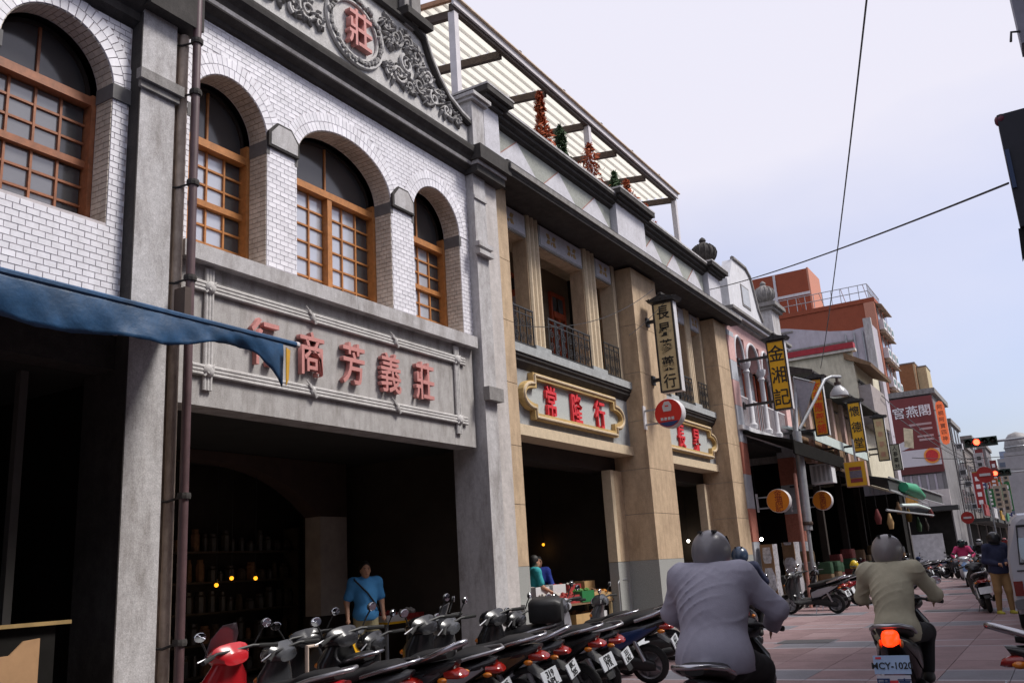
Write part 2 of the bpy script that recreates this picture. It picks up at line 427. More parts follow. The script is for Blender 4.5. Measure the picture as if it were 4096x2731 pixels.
def jamb_tiles(parent, ops, y0, y1, m, sides=(1,)):
    mb = MB()
    for cx, hw, zb, zs, rise in ops:
        bk = MB(); y_ = y0+.003
        for s in (-1, 1): bk.add([(cx+s*(hw-.0006), y_, zb+.001), (cx+s*(hw-.0006), y1-.002, zb+.001), (cx+s*(hw-.0006), y1-.002, zs), (cx+s*(hw-.0006), y_, zs)], [(0, 1, 2, 3)])
        for i in range(24):
            t0, t1 = pi*i/24, pi*(i+1)/24
            bk.add([(cx+(hw-.0006)*.997*cos(t), y, zs+(rise-.0006)*.997*sin(t)) for t, y in ((t0, y_), (t1, y_), (t1, y1-.002), (t0, y1-.002))], [(0, 1, 2, 3)])
        part('jamb_mortar', bk, M_GROUTD, parent)
    for cx, hw, zb, zs, rise in ops:
        for s in sides:
            x = cx+s*hw; z = zb+TH/2; r = 0
            while z < zs-TH/2:
                ys = [y0+.004, y0+.10, y0+.19, y1] if r % 2 else [y0+.004, y0+.145, y0+.235, y1]
                for a, b in zip(ys, ys[1:]):
                    if b-a > .02: mb.box(min(x-s*.0012, x-s*.009), max(x-s*.0012, x-s*.009), a, b-.007, z-.0285, z+.0285)
                z += TH; r += 1
        n = int(pi*(hw+rise)/2/TH)
        for i in range(n):           # soffit of the arch, course by course
            t0, t1 = pi*(i+.07)/n, pi*(i+.93)/n
            ys = [y0+.004, y0+.10, y0+.19, y1] if i % 2 else [y0+.004, y0+.145, y0+.235, y1]
            for a, b in zip(ys, ys[1:]):
                if b-a < .02: continue
                f = .985
                mb.add([(cx+hw*cos(t)*k, y, zs+rise*sin(t)*k) for y in (a, b-.007) for t, k in ((t0, .996), (t1, .996), (t1, f), (t0, f))],
                       [(0,1,2,3),(7,6,5,4),(0,4,5,1),(1,5,6,2),(2,6,7,3),(3,7,4,0)])
    part('jamb_tile_field', mb, m, parent, stuff=True)
_pn = {}
def PANE(w, h):
    k = (round(w, 4), round(h, 4))
    if k not in _pn: _pn[k] = MB().box(-w/2, w/2, -.003, .003, -h/2, h/2).mesh('pane')
    return _pn[k]
def window(parent, cx, hw, zb, ztr, zs, rise, y, cols, rows, split=None, mid=False, frame=M_WOOD, glass=M_GLASS, dark=None):
    """arched timber window: frame, transom, lunette, muntins, one pane per light"""
    fr = MB(); st = .055; yg = y+.12
    fr.box(cx-hw+.002, cx-hw+st, y, y+.17, zb, zs); fr.box(cx+hw-st, cx+hw-.002, y, y+.17, zb, zs)
    fr.box(cx-hw+st, cx+hw-st, y+.01, y+.17, ztr, ztr+.10); fr.box(cx-hw+st, cx+hw-st, y+.03, y+.17, zb, zb+.05)
    if split is not None: fr.box(split-.045, split+.045, y+.02, y+.16, zb+.05, ztr)
    if mid: fr.box(cx-hw+st, cx+hw-st, yg-.06, yg+.03, mid-.04, mid+.035)
    w = part('window', fr, frame, parent)
    hd = MB(); n = 16
    for i in range(n):
        t0, t1 = pi*i/n, pi*(i+1)/n
        q = [(cx+hw*.985*cos(t0), zs+rise*.985*sin(t0)), (cx+hw*.985*cos(t1), zs+rise*.985*sin(t1)), (cx+(hw-st)*cos(t1), zs+(rise-st)*sin(t1)), (cx+(hw-st)*cos(t0), zs+(rise-st)*sin(t0))]
        hd.prism(q, y+.10, y+.17, 'Y')
    part('arch_head', hd, M_DARKW, w)
    y = yg
    xs = [(cx-hw+st, split-.045), (split+.045, cx+hw-st)] if split is not None else [(cx-hw+st, cx+hw-st)]
    zr = [(zb+.05, mid-.04, rows//2), (mid+.035, ztr, rows-rows//2)] if mid else [(zb+.05, ztr, rows)]
    mu = 0.0125
    for a, b in xs:
        c = cols if split is None else cols//2
        for z0, z1, r in zr:
            px, pz = (b-a)/c, (z1-z0)/r
            for i in range(1, c): part('muntin', MB().box(a+px*i-mu, a+px*i+mu, y-.025, y+.02, z0, z1), frame, w)
            for j in range(1, r): part('muntin', MB().box(a, b, y-.02, y+.018, z0+pz*j-mu, z0+pz*j+mu), frame, w)
            for i in range(c):
                for j in range(r):
                    q = link('pane', PANE(px-2*mu, pz-2*mu), M_LUN if (i == c-1 and (split is None or a > split)) else glass, w, (a+px*(i+.5)-org(w)[0], y+.006-org(w)[1], z0+pz*(j+.5)-org(w)[2]))  # last column in dark glass stands in for the jamb's reflection
                    q.rotation_euler = (random.uniform(-.006, .006), 0, random.uniform(-.006, .006))
    part('muntin', MB().box(cx-.014, cx+.014, y-.02, y+.03, ztr+.10, zs+rise-st), frame, w)
    for s in (-1, 1):
        poly = [(cx+s*.015, ztr+.10)]
        if ztr+.10 < zs: poly.append((cx+s*(hw-st), ztr+.10))
        for i in range(9):
            t = pi/2*i/8; zz = zs+(rise-st)*sin(t)
            if zz >= ztr+.10: poly.append((cx+s*max(.015, (hw-st)*cos(t)), zz))
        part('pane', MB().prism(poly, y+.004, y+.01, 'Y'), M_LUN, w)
    # curtain-dark room behind
    part('blind', MB().box(cx-hw+.01, cx+hw-.01, y+.10, y+.11, zb+.02, zs+rise*.1), dark or M_DARK, w)
    return w
def cornice(parent, prof, x0, x1, m, name='cornice'):
    return part(name, MB().prism(prof, x0, x1, 'X'), m, parent)

# ------------------------------------------------------------------ house A (far left, tile front over an awning)
A = thing('white_tiled_shophouse', 'white glazed brick shophouse with arched brown window above blue awning', 'shophouse', (4.0, D, 0))
AOP = [(4.70, .61, 5.2, 6.72, .62), (3.05, .61, 5.2, 6.72, .62)]
part('wall', arched_wall(1.2, 5.52, 4.05, 7.62, AOP, D, D+.27), M_GROUT, A)
tile_field(A, 2.2, 5.50, 4.05, 7.6, D, ring_blocks(AOP, .262, [(cx+s_*(hw+.105)-.10, cx+s_*(hw+.105)+.10, 6.61, 6.78) for cx, hw, _, _, _ in AOP for s_ in (-1, 1)]), M_TILE)
for cx, hw, zb, zs, rise in AOP:
    voussoirs(A, cx, hw, zs, rise, D, M_TILE, lim=(cx-.82, cx+.82) if cx < 4 else (cx-.82, 5.51), pitch=.082)
    for s in (-1, 1): part('impost', MB().box(min(cx+s*(hw-.02), cx+s*(hw+.2)), max(cx+s*(hw-.02), cx+s*(hw+.2)), D-.03, D+.26, zs-.11, zs+.06), M_IMPOST, A)
    window(A, cx, hw, zb, zs-.12, zs, rise, D+.27, 4, 6, mid=5.93, frame=M_WOODD, glass=M_GLASSD)
jamb_tiles(A, AOP, D, D+.26, M_JAMBT)
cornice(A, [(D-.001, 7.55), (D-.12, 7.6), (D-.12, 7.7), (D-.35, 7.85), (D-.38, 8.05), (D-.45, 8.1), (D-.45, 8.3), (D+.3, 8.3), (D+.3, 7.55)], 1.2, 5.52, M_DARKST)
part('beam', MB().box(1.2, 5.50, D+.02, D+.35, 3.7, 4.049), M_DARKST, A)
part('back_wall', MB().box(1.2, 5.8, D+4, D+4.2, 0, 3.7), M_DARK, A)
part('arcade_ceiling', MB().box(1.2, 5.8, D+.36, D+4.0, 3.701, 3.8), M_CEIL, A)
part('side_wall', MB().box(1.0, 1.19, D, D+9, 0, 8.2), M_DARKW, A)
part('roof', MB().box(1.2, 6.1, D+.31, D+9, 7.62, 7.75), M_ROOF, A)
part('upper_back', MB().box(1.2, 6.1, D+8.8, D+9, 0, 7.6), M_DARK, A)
part('shutter_post', MB().box(4.9, 4.98, D+.6, D+.68, 0, 3.7), mat('dull_post', (.09, .085, .08), .6, .1), A)

# the pillar and pipes between house A and B1 belong to B1
B1 = thing('arched_grey_shophouse', 'grey plaster shophouse with three arched orange windows and carved pediment', 'shophouse', (9.1, D, 0))
pil = MB().box(5.52, 5.96, D-.17, D+.5, 0, 8.1)
part('pilaster', pil, M_STONE, B1)
part('pilaster', MB().box(5.961, 6.19, D-.08, D+.5, 0, 8.1), M_PIPEW, B1)
part('pilaster_side_shade', MB().box(5.508, 5.519, D-.168, D+.505, 0, 7.7), M_DARKST, B1)  # thin dark slab added for the shade on the pilaster's side
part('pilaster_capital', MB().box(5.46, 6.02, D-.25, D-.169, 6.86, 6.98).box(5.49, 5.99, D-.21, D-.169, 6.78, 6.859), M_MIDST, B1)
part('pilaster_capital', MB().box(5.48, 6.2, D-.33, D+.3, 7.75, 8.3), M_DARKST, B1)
part('conduit', MB().tube([(6.08, D-.14, .02), (6.08, D-.14, 7.7)], .055, 10), M_PIPEW, B1, True)
B1OP = [(6.90, .60, 5.27, 7.0, .60), (9.01, .985, 5.27, 7.0, .66), (11.18, .64, 5.27, 7.0, .64)]
part('wall', arched_wall(6.19, 12.1, 5.27, 8.28, B1OP, D, D+.31), M_GROUTL, B1)
caps = [(7.76, .27), (10.26, .27)]
tile_field(B1, 6.19, 12.1, 5.27, 8.24, D, ring_blocks(B1OP, .262, [(cx-hw, cx+hw, 6.94, 7.28) for cx, hw in caps]), M_TILE)
lims = [(6.2, 7.765), (7.765, 10.255), (10.255, 12.09)]
for (cx, hw, zb, zs, rise), lm in zip(B1OP, lims):
    voussoirs(B1, cx, hw, zs, rise, D, M_TILE, lim=lm)
    for s in (-1, 1):
        part('impost', MB().box(min(cx+s*(hw-.015), cx+s*(hw+.04)), max(cx+s*(hw-.015), cx+s*(hw+.04)), D-.012, D+.30, 6.83, 7.02), M_IMPOST, B1)
jamb_tiles(B1, B1OP, D, D+.30, M_JAMBT)
for cx, hw in caps:
    c = part('capital', MB().prism([(cx-hw, 6.94), (cx+hw, 6.94), (cx+hw, 7.14), (cx+hw*.45, 7.3), (cx-hw*.45, 7.3), (cx-hw, 7.14)], D-.05, D-.002), M_DARKST, B1)
    k = .86
    part('capital_panel', MB().prism([(cx-hw*k, 6.965), (cx+hw*k, 6.965), (cx+hw*k, 7.125), (cx+hw*.4, 7.27), (cx-hw*.4, 7.27), (cx-hw*k, 7.125)], D-.058, D-.0501), M_STONE, c)
window(B1, 6.90, .60, 5.27, 6.74, 7.0, .60, D+.30, 4, 6, mid=6.03)
window(B1, 9.01, .985, 5.27, 6.80, 7.0, .66, D+.30, 6, 6, split=9.01)
window(B1, 11.18, .64, 5.27, 6.74, 7.0, .64, D+.30, 4, 6, mid=6.03)
# cornice: dark soffit, pale fillet, big dark cyma
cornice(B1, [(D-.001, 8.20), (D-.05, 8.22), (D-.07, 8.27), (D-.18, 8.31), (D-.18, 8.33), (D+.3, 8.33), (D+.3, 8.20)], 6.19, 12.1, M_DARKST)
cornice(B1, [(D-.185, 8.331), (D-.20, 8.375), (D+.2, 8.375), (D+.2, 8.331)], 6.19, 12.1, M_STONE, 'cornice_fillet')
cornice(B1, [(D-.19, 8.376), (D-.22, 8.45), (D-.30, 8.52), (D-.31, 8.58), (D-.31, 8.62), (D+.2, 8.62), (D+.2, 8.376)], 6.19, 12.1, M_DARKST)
# pediment
PC = 9.12
half = [(2.98, 8.621), (2.98, 9.12), (2.70, 9.18), (2.35, 9.32), (2.08, 9.55), (1.87, 9.82), (1.72, 10.12), (1.55, 10.18), (1.40, 10.22)]
poly = [(PC-x, z) for x, z in half] + [(PC+x, z) for x, z in reversed(half)]
part('pediment', MB().prism(poly, D-.10, D+.1, 'Y'), M_RELIEF, B1)
for s in (-1, 1):       # raised rim following the curved shoulder
    rim = [(PC+s*x, D-.14, z) for x, z in half[1:]]
    part('pediment_rim', MB().tube([(p[0], p[1], p[2]+.03) for p in rim], .06, 8), M_DARKST, B1, True)
    part('pediment_coping', MB().tube([(p[0]+s*.05, p[1]+.02, p[2]+.11) for p in rim], .055, 8), M_STONE, B1, True)
part('pediment_rim', MB().tube([(PC-1.42, D-.14, 10.25), (PC+1.42, D-.14, 10.25)], .06, 8), M_DARKST, B1, True)
part('attic', MB().box(PC-1.2, PC+1.2, D-.05, D+.25, 10.25, 11.5), M_DARKST, B1)
for s in (-1, 1):
    x = PC+s*1.42
    p = part('attic_pier', MB().box(x-.22, x+.22, D-.16, D+.25, 10.18, 11.2).box(x-.08, x+.08, D-.2, D-.159, 10.25, 11.1), M_MIDST, B1)
    part('attic_pier_base', MB().box(x-.34, x+.34, D-.32, D+.3, 10.27, 10.38).box(x-.30, x+.30, D-.27, D+.29, 10.381, 10.45), M_DARKST, B1)
    part('ball_finial', MB().ball((x, D-.02, 11.5), .3, 14, 9), M_MIDST, B1, True)
def spiral(c, r, turns, s, y, a0=0, n=18, rr=.032):
    pts = []; rs = []
    for i in range(n):
        t = i/(n-1); a = a0+s*turns*2*pi*t; q = r*(1-.82*t)
        pts.append((c[0]+q*cos(a), y, c[1]+q*sin(a))); rs.append(rr*(1-.45*t))
    return pts, rs
YR = D-.125
# wreath with its ribboned oval
wr = MB()
for k, (rx, rz, r) in enumerate(((.62, .56, .035), (.50, .45, .025))):
    n = 30; wr.tube([(PC+rx*cos(2*pi*i/n), YR, 9.42+rz*sin(2*pi*i/n)) for i in range(n+1)], r, 6)
part('oval_frame', wr, M_RELIEF, B1, True)
lv = MB(); rnd = random.Random(3)
for i in range(46):
    a = 2*pi*i/46 + rnd.uniform(-.05, .05); rr = rnd.uniform(.93, 1.08)
    lv.ball((PC+.57*rr*cos(a), YR-.03, 9.42+.52*rr*sin(a)), (rnd.uniform(.03, .06), .035, rnd.uniform(.03, .06)), 6, 4)
part('wreath', lv, M_RELDK, B1, True)
# acanthus scrolls on both wings
for s in (-1, 1):
    for (dx, z, r, turns, dr, a0) in ((.98, 9.80, .17, 1.4, -1, 1.2), (1.22, 9.45, .16, 1.5, 1, 2.0), (1.02, 9.20, .17, 1.5, -1, .3), (1.52, 9.72, .14, 1.4, 1, 4), (1.55, 9.22, .17, 1.6, -1, 1.8), (1.95, 9.18, .15, 1.5, 1, .5), (2.3, 9.12, .12, 1.4, -1, 1), (2.62, 9.06, .09, 1.3, 1, 2), (1.80, 9.48, .13, 1.4, -1, 3), (.78, 9.12, .11, 1.3, 1, 1), (1.28, 9.86, .13, 1.5, -1, 2.4), (.72, 9.92, .10, 1.4, 1, 4), (1.28, 9.08, .10, 1.3, 1, 5), (1.78, 9.05, .09, 1.3, 1, 2), (2.14, 9.36, .09, 1.3, -1, 1), (.80, 9.66, .08, 1.2, -1, 2), (1.58, 9.48, .10, 1.4, 1, 0), (2.46, 9.26, .07, 1.2, 1, 0)):
        pts, rs = spiral((PC+s*dx, z), r, turns, dr*s, YR-.01, a0 if s > 0 else pi-a0)
        part('scroll', MB().tube(pts, rs, 6), M_RELIEF if rnd.random() < .5 else M_RELDK, B1, True)
        lf = MB()
        for k in range(11):
            a = rnd.uniform(0, 2*pi); q = r*rnd.uniform(.6, 1.6)
            x2, z2 = PC+s*dx+q*cos(a), z+q*sin(a)
            if z2 > 8.99 and abs(x2-PC) < 2.85 and z2 < 10.1:
                u = Vector((cos(a+.6), 0, sin(a+.6)))*rnd.uniform(.05, .10); w2 = Vector((-u.z, 0, u.x))*.42
                lf.loft([(Vector((x2, YR+.01, z2))-u, w2*.15, Vector((0, .02, 0)), 2), (Vector((x2, YR-.015, z2)), w2, Vector((0, .045, 0)), 2), (Vector((x2, YR+.01, z2))+u, w2*.1, Vector((0, .015, 0)), 2)], 6)
        if lf.f: part('leaf_cluster', lf, M_RELDK, B1, True)
lettering('莊', .64, (PC+.03, D-.16, 9.41), M_PINK, B1, extrude=.05, bold=.006, scale=(.85, 1, 1))
# stone band, name board, relief bamboo frame
part('sill_band', MB().box(6.19, 9.05, D-.13, D+.3, 5.08, 5.269), M_STONE, B1)
part('sill_band', MB().box(9.056, 12.02, D-.13, D+.3, 5.08, 5.269), M_STONE, B1)
part('name_board_wall', MB().box(6.19, 12.02, D+.001, D+.36, 3.47, 5.079), M_PLAST, B1)
def rod(parent, a, b, name='reed_bundle'):
    a, b = Vector(a), Vector(b); d = (b-a).normalized(); q = Vector((0, 0, 1)) if abs(d.x) > .5 else Vector((1, 0, 0))
    m = MB()
    for k in (-1, 0, 1): m.tube([a+q*.042*k, b+q*.042*k], .024, 8)
    part(name, m, M_RELIEF, parent, True)
ZT, ZB, XL, XR = 4.82, 3.86, 6.62, 11.52
rod(B1, (6.40, D-.03, ZT), (11.75, D-.03, ZT)); rod(B1, (6.40, D-.03, ZB), (11.75, D-.03, ZB))
rod(B1, (XL, D-.026, 3.64), (XL, D-.026, 5.04)); rod(B1, (XR, D-.026, 3.64), (XR, D-.026, 5.04))
for x in (XL, 8.25, 9.95, XR):
    for z in (ZT, ZB):
        m = MB()
        if x in (XL, XR):
            m.ball((x, D-.055, z), (.075, .04, .075), 8, 5)
            for a in (.8, .8+pi): m.tube([(x-.05*cos(a), D-.07, z-.05*sin(a)), (x+.10*cos(a), D-.06, z+.10*sin(a))], [.022, .012], 6)
        else:
            for a in (-1.0, -.75): m.tube([(x-.10*cos(a), D-.055, z-.10*sin(a)), (x, D-.07, z), (x+.10*cos(a), D-.055, z+.10*sin(a))], .016, 6)
            m.tube([(x-.12, D-.06, z+.12), (x-.03, D-.065, z+.04)], [.008, .013], 6); m.ball((x, D-.06, z), (.04, .025, .06), 8, 4)
        part('binding', m, M_RELIEF, B1, True)
for c, x in zip('行商芳義莊', (7.43, 8.22, 9.01, 9.80, 10.60)):
    lettering(c, .60, (x, D-.045, 4.33), M_PINK, B1, extrude=.035, bold=.006, scale=(.80, 1, 1))
# right pilaster
part('pilaster', MB().box(12.10, 12.47, D-.16, D+.5, 0, 8.199), M_STONE, B1)
part('pilaster', MB().box(12.478, 12.9, D-.12, D+.5, 0, 8.199), mat('pale_washed_plaster', (.50, .465, .45), .9, .14, 8, .12, 60, stain=.3, streak=True), B1)
for z0, z1, p in ((6.72, 6.80, .10), (6.80, 6.86, .05), (6.86, 6.94, .10), (7.75, 7.80, .03)):
    part('pilaster_band', MB().box(12.10-p*.6, 12.46+p*.3, D-.16-p, D-.161, z0, z1-.002), M_STONE, B1)
part('pilaster_block', MB().box(12.06, 12.5, D-.28, D-.161, 4.22, 4.44), M_MIDST, B1)
part('pilaster_capital', MB().box(12.04, 12.95, D-.30, D+.3, 8.20, 8.335).box(11.98, 13.0, D-.42, D+.3, 8.40, 8.66), M_DARKST, B1)
part('pilaster_capital', MB().box(12.03, 12.97, D-.33, D+.25, 8.336, 8.399), M_STONE, B1)
part('parapet_pier', MB().box(12.12, 12.50, D-.2, D+.4, 8.661, 9.60), M_STONE, B1)
part('parapet_pier_cap', MB().box(12.06, 12.56, D-.27, D+.45, 9.601, 9.66).box(12.02, 12.60, D-.32, D+.48, 9.661, 9.73), M_STONE, B1)
# arcade behind the open ground floor
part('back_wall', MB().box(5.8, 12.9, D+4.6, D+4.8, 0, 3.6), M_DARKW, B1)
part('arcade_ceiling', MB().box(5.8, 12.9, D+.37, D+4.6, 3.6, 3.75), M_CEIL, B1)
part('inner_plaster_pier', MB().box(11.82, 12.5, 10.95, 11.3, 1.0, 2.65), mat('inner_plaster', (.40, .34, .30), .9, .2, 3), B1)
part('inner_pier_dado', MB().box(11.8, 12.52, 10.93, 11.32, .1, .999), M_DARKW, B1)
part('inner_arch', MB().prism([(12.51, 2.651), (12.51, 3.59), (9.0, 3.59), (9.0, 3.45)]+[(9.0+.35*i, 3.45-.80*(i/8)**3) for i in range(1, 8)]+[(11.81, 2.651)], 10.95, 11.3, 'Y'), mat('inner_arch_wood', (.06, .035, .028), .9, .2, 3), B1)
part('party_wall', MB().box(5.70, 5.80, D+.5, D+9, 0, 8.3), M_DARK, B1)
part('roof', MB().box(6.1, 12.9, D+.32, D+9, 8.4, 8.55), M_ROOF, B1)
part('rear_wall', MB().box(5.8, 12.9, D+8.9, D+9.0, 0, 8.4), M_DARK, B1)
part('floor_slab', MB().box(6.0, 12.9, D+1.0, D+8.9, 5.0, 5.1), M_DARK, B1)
# downpipe with brackets
DP = thing('downpipe', 'maroon iron downpipe with wall brackets between the two tiled shophouses', 'downpipe', (6.08, D-.28, 0))
part('pipe', MB().tube([(6.13, D-.30, .0), (6.13, D-.30, 9.2)], .046, 12), M_PIPE, DP, True)
for z in (1.05, 2.45, 4.1, 4.75, 5.85, 6.95, 7.6):
    part('bracket', MB().lathe([(.066, -.03), (.07, 0), (.066, .03)], (6.13, D-.30, z), 10).tube([(6.13, D-.30, z), (6.03, D-.17, z-.05), (5.99, D-.10, z-.04)], .013, 6), M_DARKST, DP)
# ------------------------------------------------------------------ house B2 (beige, two bays, balconies)
M_BEIGE = mat('beige_plaster', (.50, .37, .245), .88, .12, 6, .12, 60, stain=.5, streak=True)
M_BEIGEL = mat('pale_beige_moulding', (.57, .46, .32), .85, .12, 8, .08, 60)
M_GOLD = mat('ochre_frame_paint', (.52, .36, .15), .7, .2, 9, stain=.35)
M_DADO = mat('grey_terrazzo', (.30, .305, .29), .8, .25, 60, .1, 80)
M_GREYW = mat('blue_grey_render', (.31, .32, .33), .9, .18, 8, .1, 60, stain=.35, streak=True)
M_SLAB = mat('grey_stone_slab', (.36, .375, .38), .85, .2, 8, .1, 50, stain=.3)
M_LOZ = mat('white_lozenge', (.55, .54, .58), .85, .08, 8, .1, 60, stain=.25)
M_LOZG = mat('grey_lozenge', (.33, .34, .31), .9, .2, 20, .2, 80, stain=.2)
M_JOINT = mat('red_joint', (.34, .16, .13), .9, .2, 8)
M_IRON = mat('black_iron', (.025, .024, .025), .55, .2, 8, spec=.5)
M_MOTIF = mat('gold_motif', (.40, .26, .10), .6, .2, 20)
M_STEELW = mat('white_steel', (.55, .52, .54), .5, .1, 5)
M_STEELB = mat('brown_steel', (.06, .038, .03), .6, .3, 5)
M_RUST = mat('rusted_edge', (.38, .20, .12), .8, .5, 6)
B2 = thing('beige_shophouse', 'beige shophouse with iron balconies, diamond parapet and two framed name plaques', 'shophouse', (19.5, D, 0))
YW = 8.2
def block_col(x0, x1, y0, y1, ztop, dado=1.6):
    part('column_dado', MB().box(x0, x1, y0, y1, 0, dado-.006), M_DADO, B2)
    zs = [dado, 2.62, 3.62, 4.72, 5.85, 7.0, ztop]
    for a, b in zip(zs, zs[1:]): part('column_block', MB().box(x0+.002, x1-.002, y0+.002, y1, a, b-.011), M_BEIGE, B2)
    part('column_core', MB().box(x0+.012, x1-.012, y0+.012, y1-.012, 1.0, ztop-.02), M_DADO, B2)
ZE = 8.42
block_col(12.905, 13.46, D, YW+.5, ZE)
block_col(19.17, 20.71, D, YW+.5, ZE)
block_col(25.2, 26.3, D, YW+.5, ZE)
part('column_plinth', MB().box(13.0, 13.72, D-.14, D-.001, 0, 1.0).box(13.46+.001, 13.72, D, D+.4, 0, .9), M_DADO, B2)
BAYS = [(13.46, 19.17, [(14.87, 15.36), (17.38, 17.98)], [(13.46, 14.87), (15.36, 17.38), (17.98, 18.9)]),
        (20.71, 25.2, [(21.95, 22.38), (23.78, 24.2)], [(20.71, 21.95), (22.38, 23.78), (24.2, 25.0)])]
def flute(x0, x1, z0, z1, y):
    w = part('mullion', MB().box(x0, x1, y+.02, y+.34, z0, z1), M_BEIGE, B2)
    n = 3; p = (x1-x0)/n
    for i in range(n): part('flute', MB().tube([(x0+p*(i+.5), y+.025, z0+.02), (x0+p*(i+.5), y+.025, z1)], p*.40, 8), M_BEIGEL, w, True)
def railing(x0, x1, z, y, h=.80):
    r = part('railing', MB().box(x0+.02, x1-.02, y-.015, y+.015, z+h-.03, z+h), M_IRON, B2)
    for za, zb in ((.06, .085), (h-.14, h-.12)): part('rail', MB().box(x0+.02, x1-.02, y-.01, y+.01, z+za, z+zb), M_IRON, r)
    n = max(3, int((x1-x0)/.26)); p = (x1-x0-.08)/n
    for i in range(n+1):
        part('baluster', MB().box(x0+.04+p*i-.011, x0+.04+p*i+.011, y-.011, y+.011, z, z+h-.03), M_IRON, r)
    sc = MB()
    for i in range(n):
        xm = x0+.04+p*(i+.5)
        for s in (-1, 1):
            pts, rs = spiral((xm, z+.36+s*.13), min(.095, p*.42), 1.6, s, y, s*pi/2, 14, .010); sc.tube(pts, rs, 4)
        sc.tube([(xm, y, z+.08), (xm, y, z+h-.13)], .007, 4)
    part('railing_scrolls', sc, M_IRON, r)
def motif(x0, x1, z0, z1, y):
    p = part('motif_panel', MB().box(x0+.03, x1-.03, y, y+.05, z0, z1), M_SLAB, B2)
    part('motif_panel_face', MB().box(x0+.08, x1-.08, y-.012, y-.0005, z0+.03, z1), M_LOZ, p)
    n = max(1, round((x1-x0)/1.05)); w = (x1-x0-.16)/n
    for i in range(n):
        xm = x0+.08+w*(i+.5); zm = z0+.03+(z1-z0-.03)*.5
        for a in (.55, pi-.55, pi+.55, -.55, -pi/2):
            L = .16 if a != -pi/2 else .09
            u = Vector((cos(a), 0, sin(a)*.8))*L; q = Vector((-u.z, 0, u.x))*.45; c = Vector((xm, y-.014, zm))
            part('motif_leaf', MB().loft([(c+u*.35, q*.1, Vector((0,.004,0)), 2), (c+u*.9, q, Vector((0,.014,0)), 2), (c+u*1.5, q*.15, Vector((0,.004,0)), 2)], 6), M_MOTIF, p)
for bi, (x0, x1, mul, ops) in enumerate(BAYS):
    zs = 5.62
    part('balcony_slab', MB().box(x0, x1, YW-.16, YW+1.3, zs-.16, zs), M_SLAB, B2)
    part('slab_moulding', MB().prism([(YW-.13, zs-.161), (YW-.13, zs-.22), (YW-.09, zs-.25), (YW-.09, zs-.30), (YW-.03, zs-.36), (YW+.02, zs-.42), (YW+.3, zs-.42), (YW+.3, zs-.161)], x0+.001, x1-.001, 'X'), M_DARKST, B2)
    part('plaque_wall', MB().box(x0, x1, YW+.021, YW+.4, 4.13, zs-.421), M_GREYW, B2)
    part('beam', MB().box(x0+.001, x1-.001, YW-.05, YW+.45, 3.93, 4.129), M_BEIGEL, B2)
    part('beam_soffit', MB().box(x0+.002, x1-.002, YW+.451, YW+1.0, 3.6, 4.0), M_DARKW, B2)
    for a, b in mul:
        flute(a, b, zs+.12, 8.5, YW)
        part('mullion_base', MB().box(a-.06, b+.06, YW-.09, YW+.35, zs+.001, zs+.119), M_SLAB, B2)
    part('end_pilaster', MB().box(x1-.22, x1-.06, YW, YW+.35, zs+.1, 8.5), M_BEIGEL, B2)
    for a, b in ops:
        railing(a+.03, b-.03, zs, YW-.05)
        motif(a, b, 7.98, 8.42, YW-.005)
        part('lintel', MB().box(a+.001, b-.001, YW+.051, YW+.34, 7.96, 8.5), M_BEIGE, B2)
    part('loggia_back_wall', MB().box(x0+.001, x1-.001, YW+1.3, YW+1.45, zs-.1, 8.5), mat('loggia_plaster', (.20, .15, .10), .9, .2, 3), B2)
    part('loggia_ceiling', MB().box(x0+.001, x1-.001, YW+.341, YW+1.3, 8.44, 8.5), M_BEIGE, B2)
    for a, b in ops:
        yy = YW+1.22
        d = part('balcony_door', MB().box(a+.1, a+.17, yy, yy+.075, zs+.001, 7.9).box(b-.17, b-.1, yy, yy+.075, zs+.001, 7.9).box(a+.17, b-.17, yy-.03, yy+.075, 7.28, 7.42).box(a+.17, b-.17, yy, yy+.075, 7.82, 7.9).box((a+b)/2-.05, (a+b)/2+.05, yy, yy+.07, zs+.001, 7.28), M_WOODR, B2)
        for p, q in ((a+.17, (a+b)/2-.05), ((a+b)/2+.05, b-.17)):
            part('door_pane', MB().box(p+.05, q-.05, yy+.03, yy+.04, zs+.7, 7.2), M_GLASS, d)
            part('door_panel', MB().box(p, q, yy+.02, yy+.06, zs+.001, zs+.69), M_WOODR, d)
            part('fanlight_pane', MB().box(p, q, yy+.03, yy+.04, 7.43, 7.81), M_GLASSD, d)
# one door leaf stands open behind the middle railing
part('open_door_leaf', MB().obox((15.9, YW+.9, 6.5), (.015, .30, 0), (.02, 0, 0), (0, 0, .85)), M_WOODR, B2)
part('open_door_pane', MB().obox((15.88, YW+.9, 6.6), (.02, .22, 0), (.004, 0, 0), (0, 0, .6)), M_GLASS, B2)
# eave, parapet, coping
part('eave', MB().prism([(D-.42, 8.47), (D-.44, 8.52), (D-.44, 8.64), (D-.40, 8.66), (YW+.3, 8.72), (YW+.3, 8.51), (D-.2, 8.51), (D-.25, 8.44)], 12.92, 26.6, 'X'), M_DARKST, B2)  # shade beneath the eave is put into its dark colour
part('eave_lip', MB().box(12.92, 26.6, D-.47, D-.441, 8.53, 8.63), M_MIDST, B2)
part('eave_soffit', MB().prism([(D-.40, 8.425), (D-.41, 8.468), (D-.24, 8.438), (D-.2, 8.508), (YW+.3, 8.508), (YW+.3, 8.48), (D-.1, 8.48), (D-.1, 8.425)], 12.93, 26.6, 'X'), M_DARKST, B2)
part('eave_drip', MB().box(12.92, 26.6, D-.40, D-.36, 8.665, 8.72), M_DARKST, B2)
YP = D+.05
part('parapet', MB().box(12.9, 26.2, YP, YP+.25, 8.6, 9.75), M_LOZG, B2)
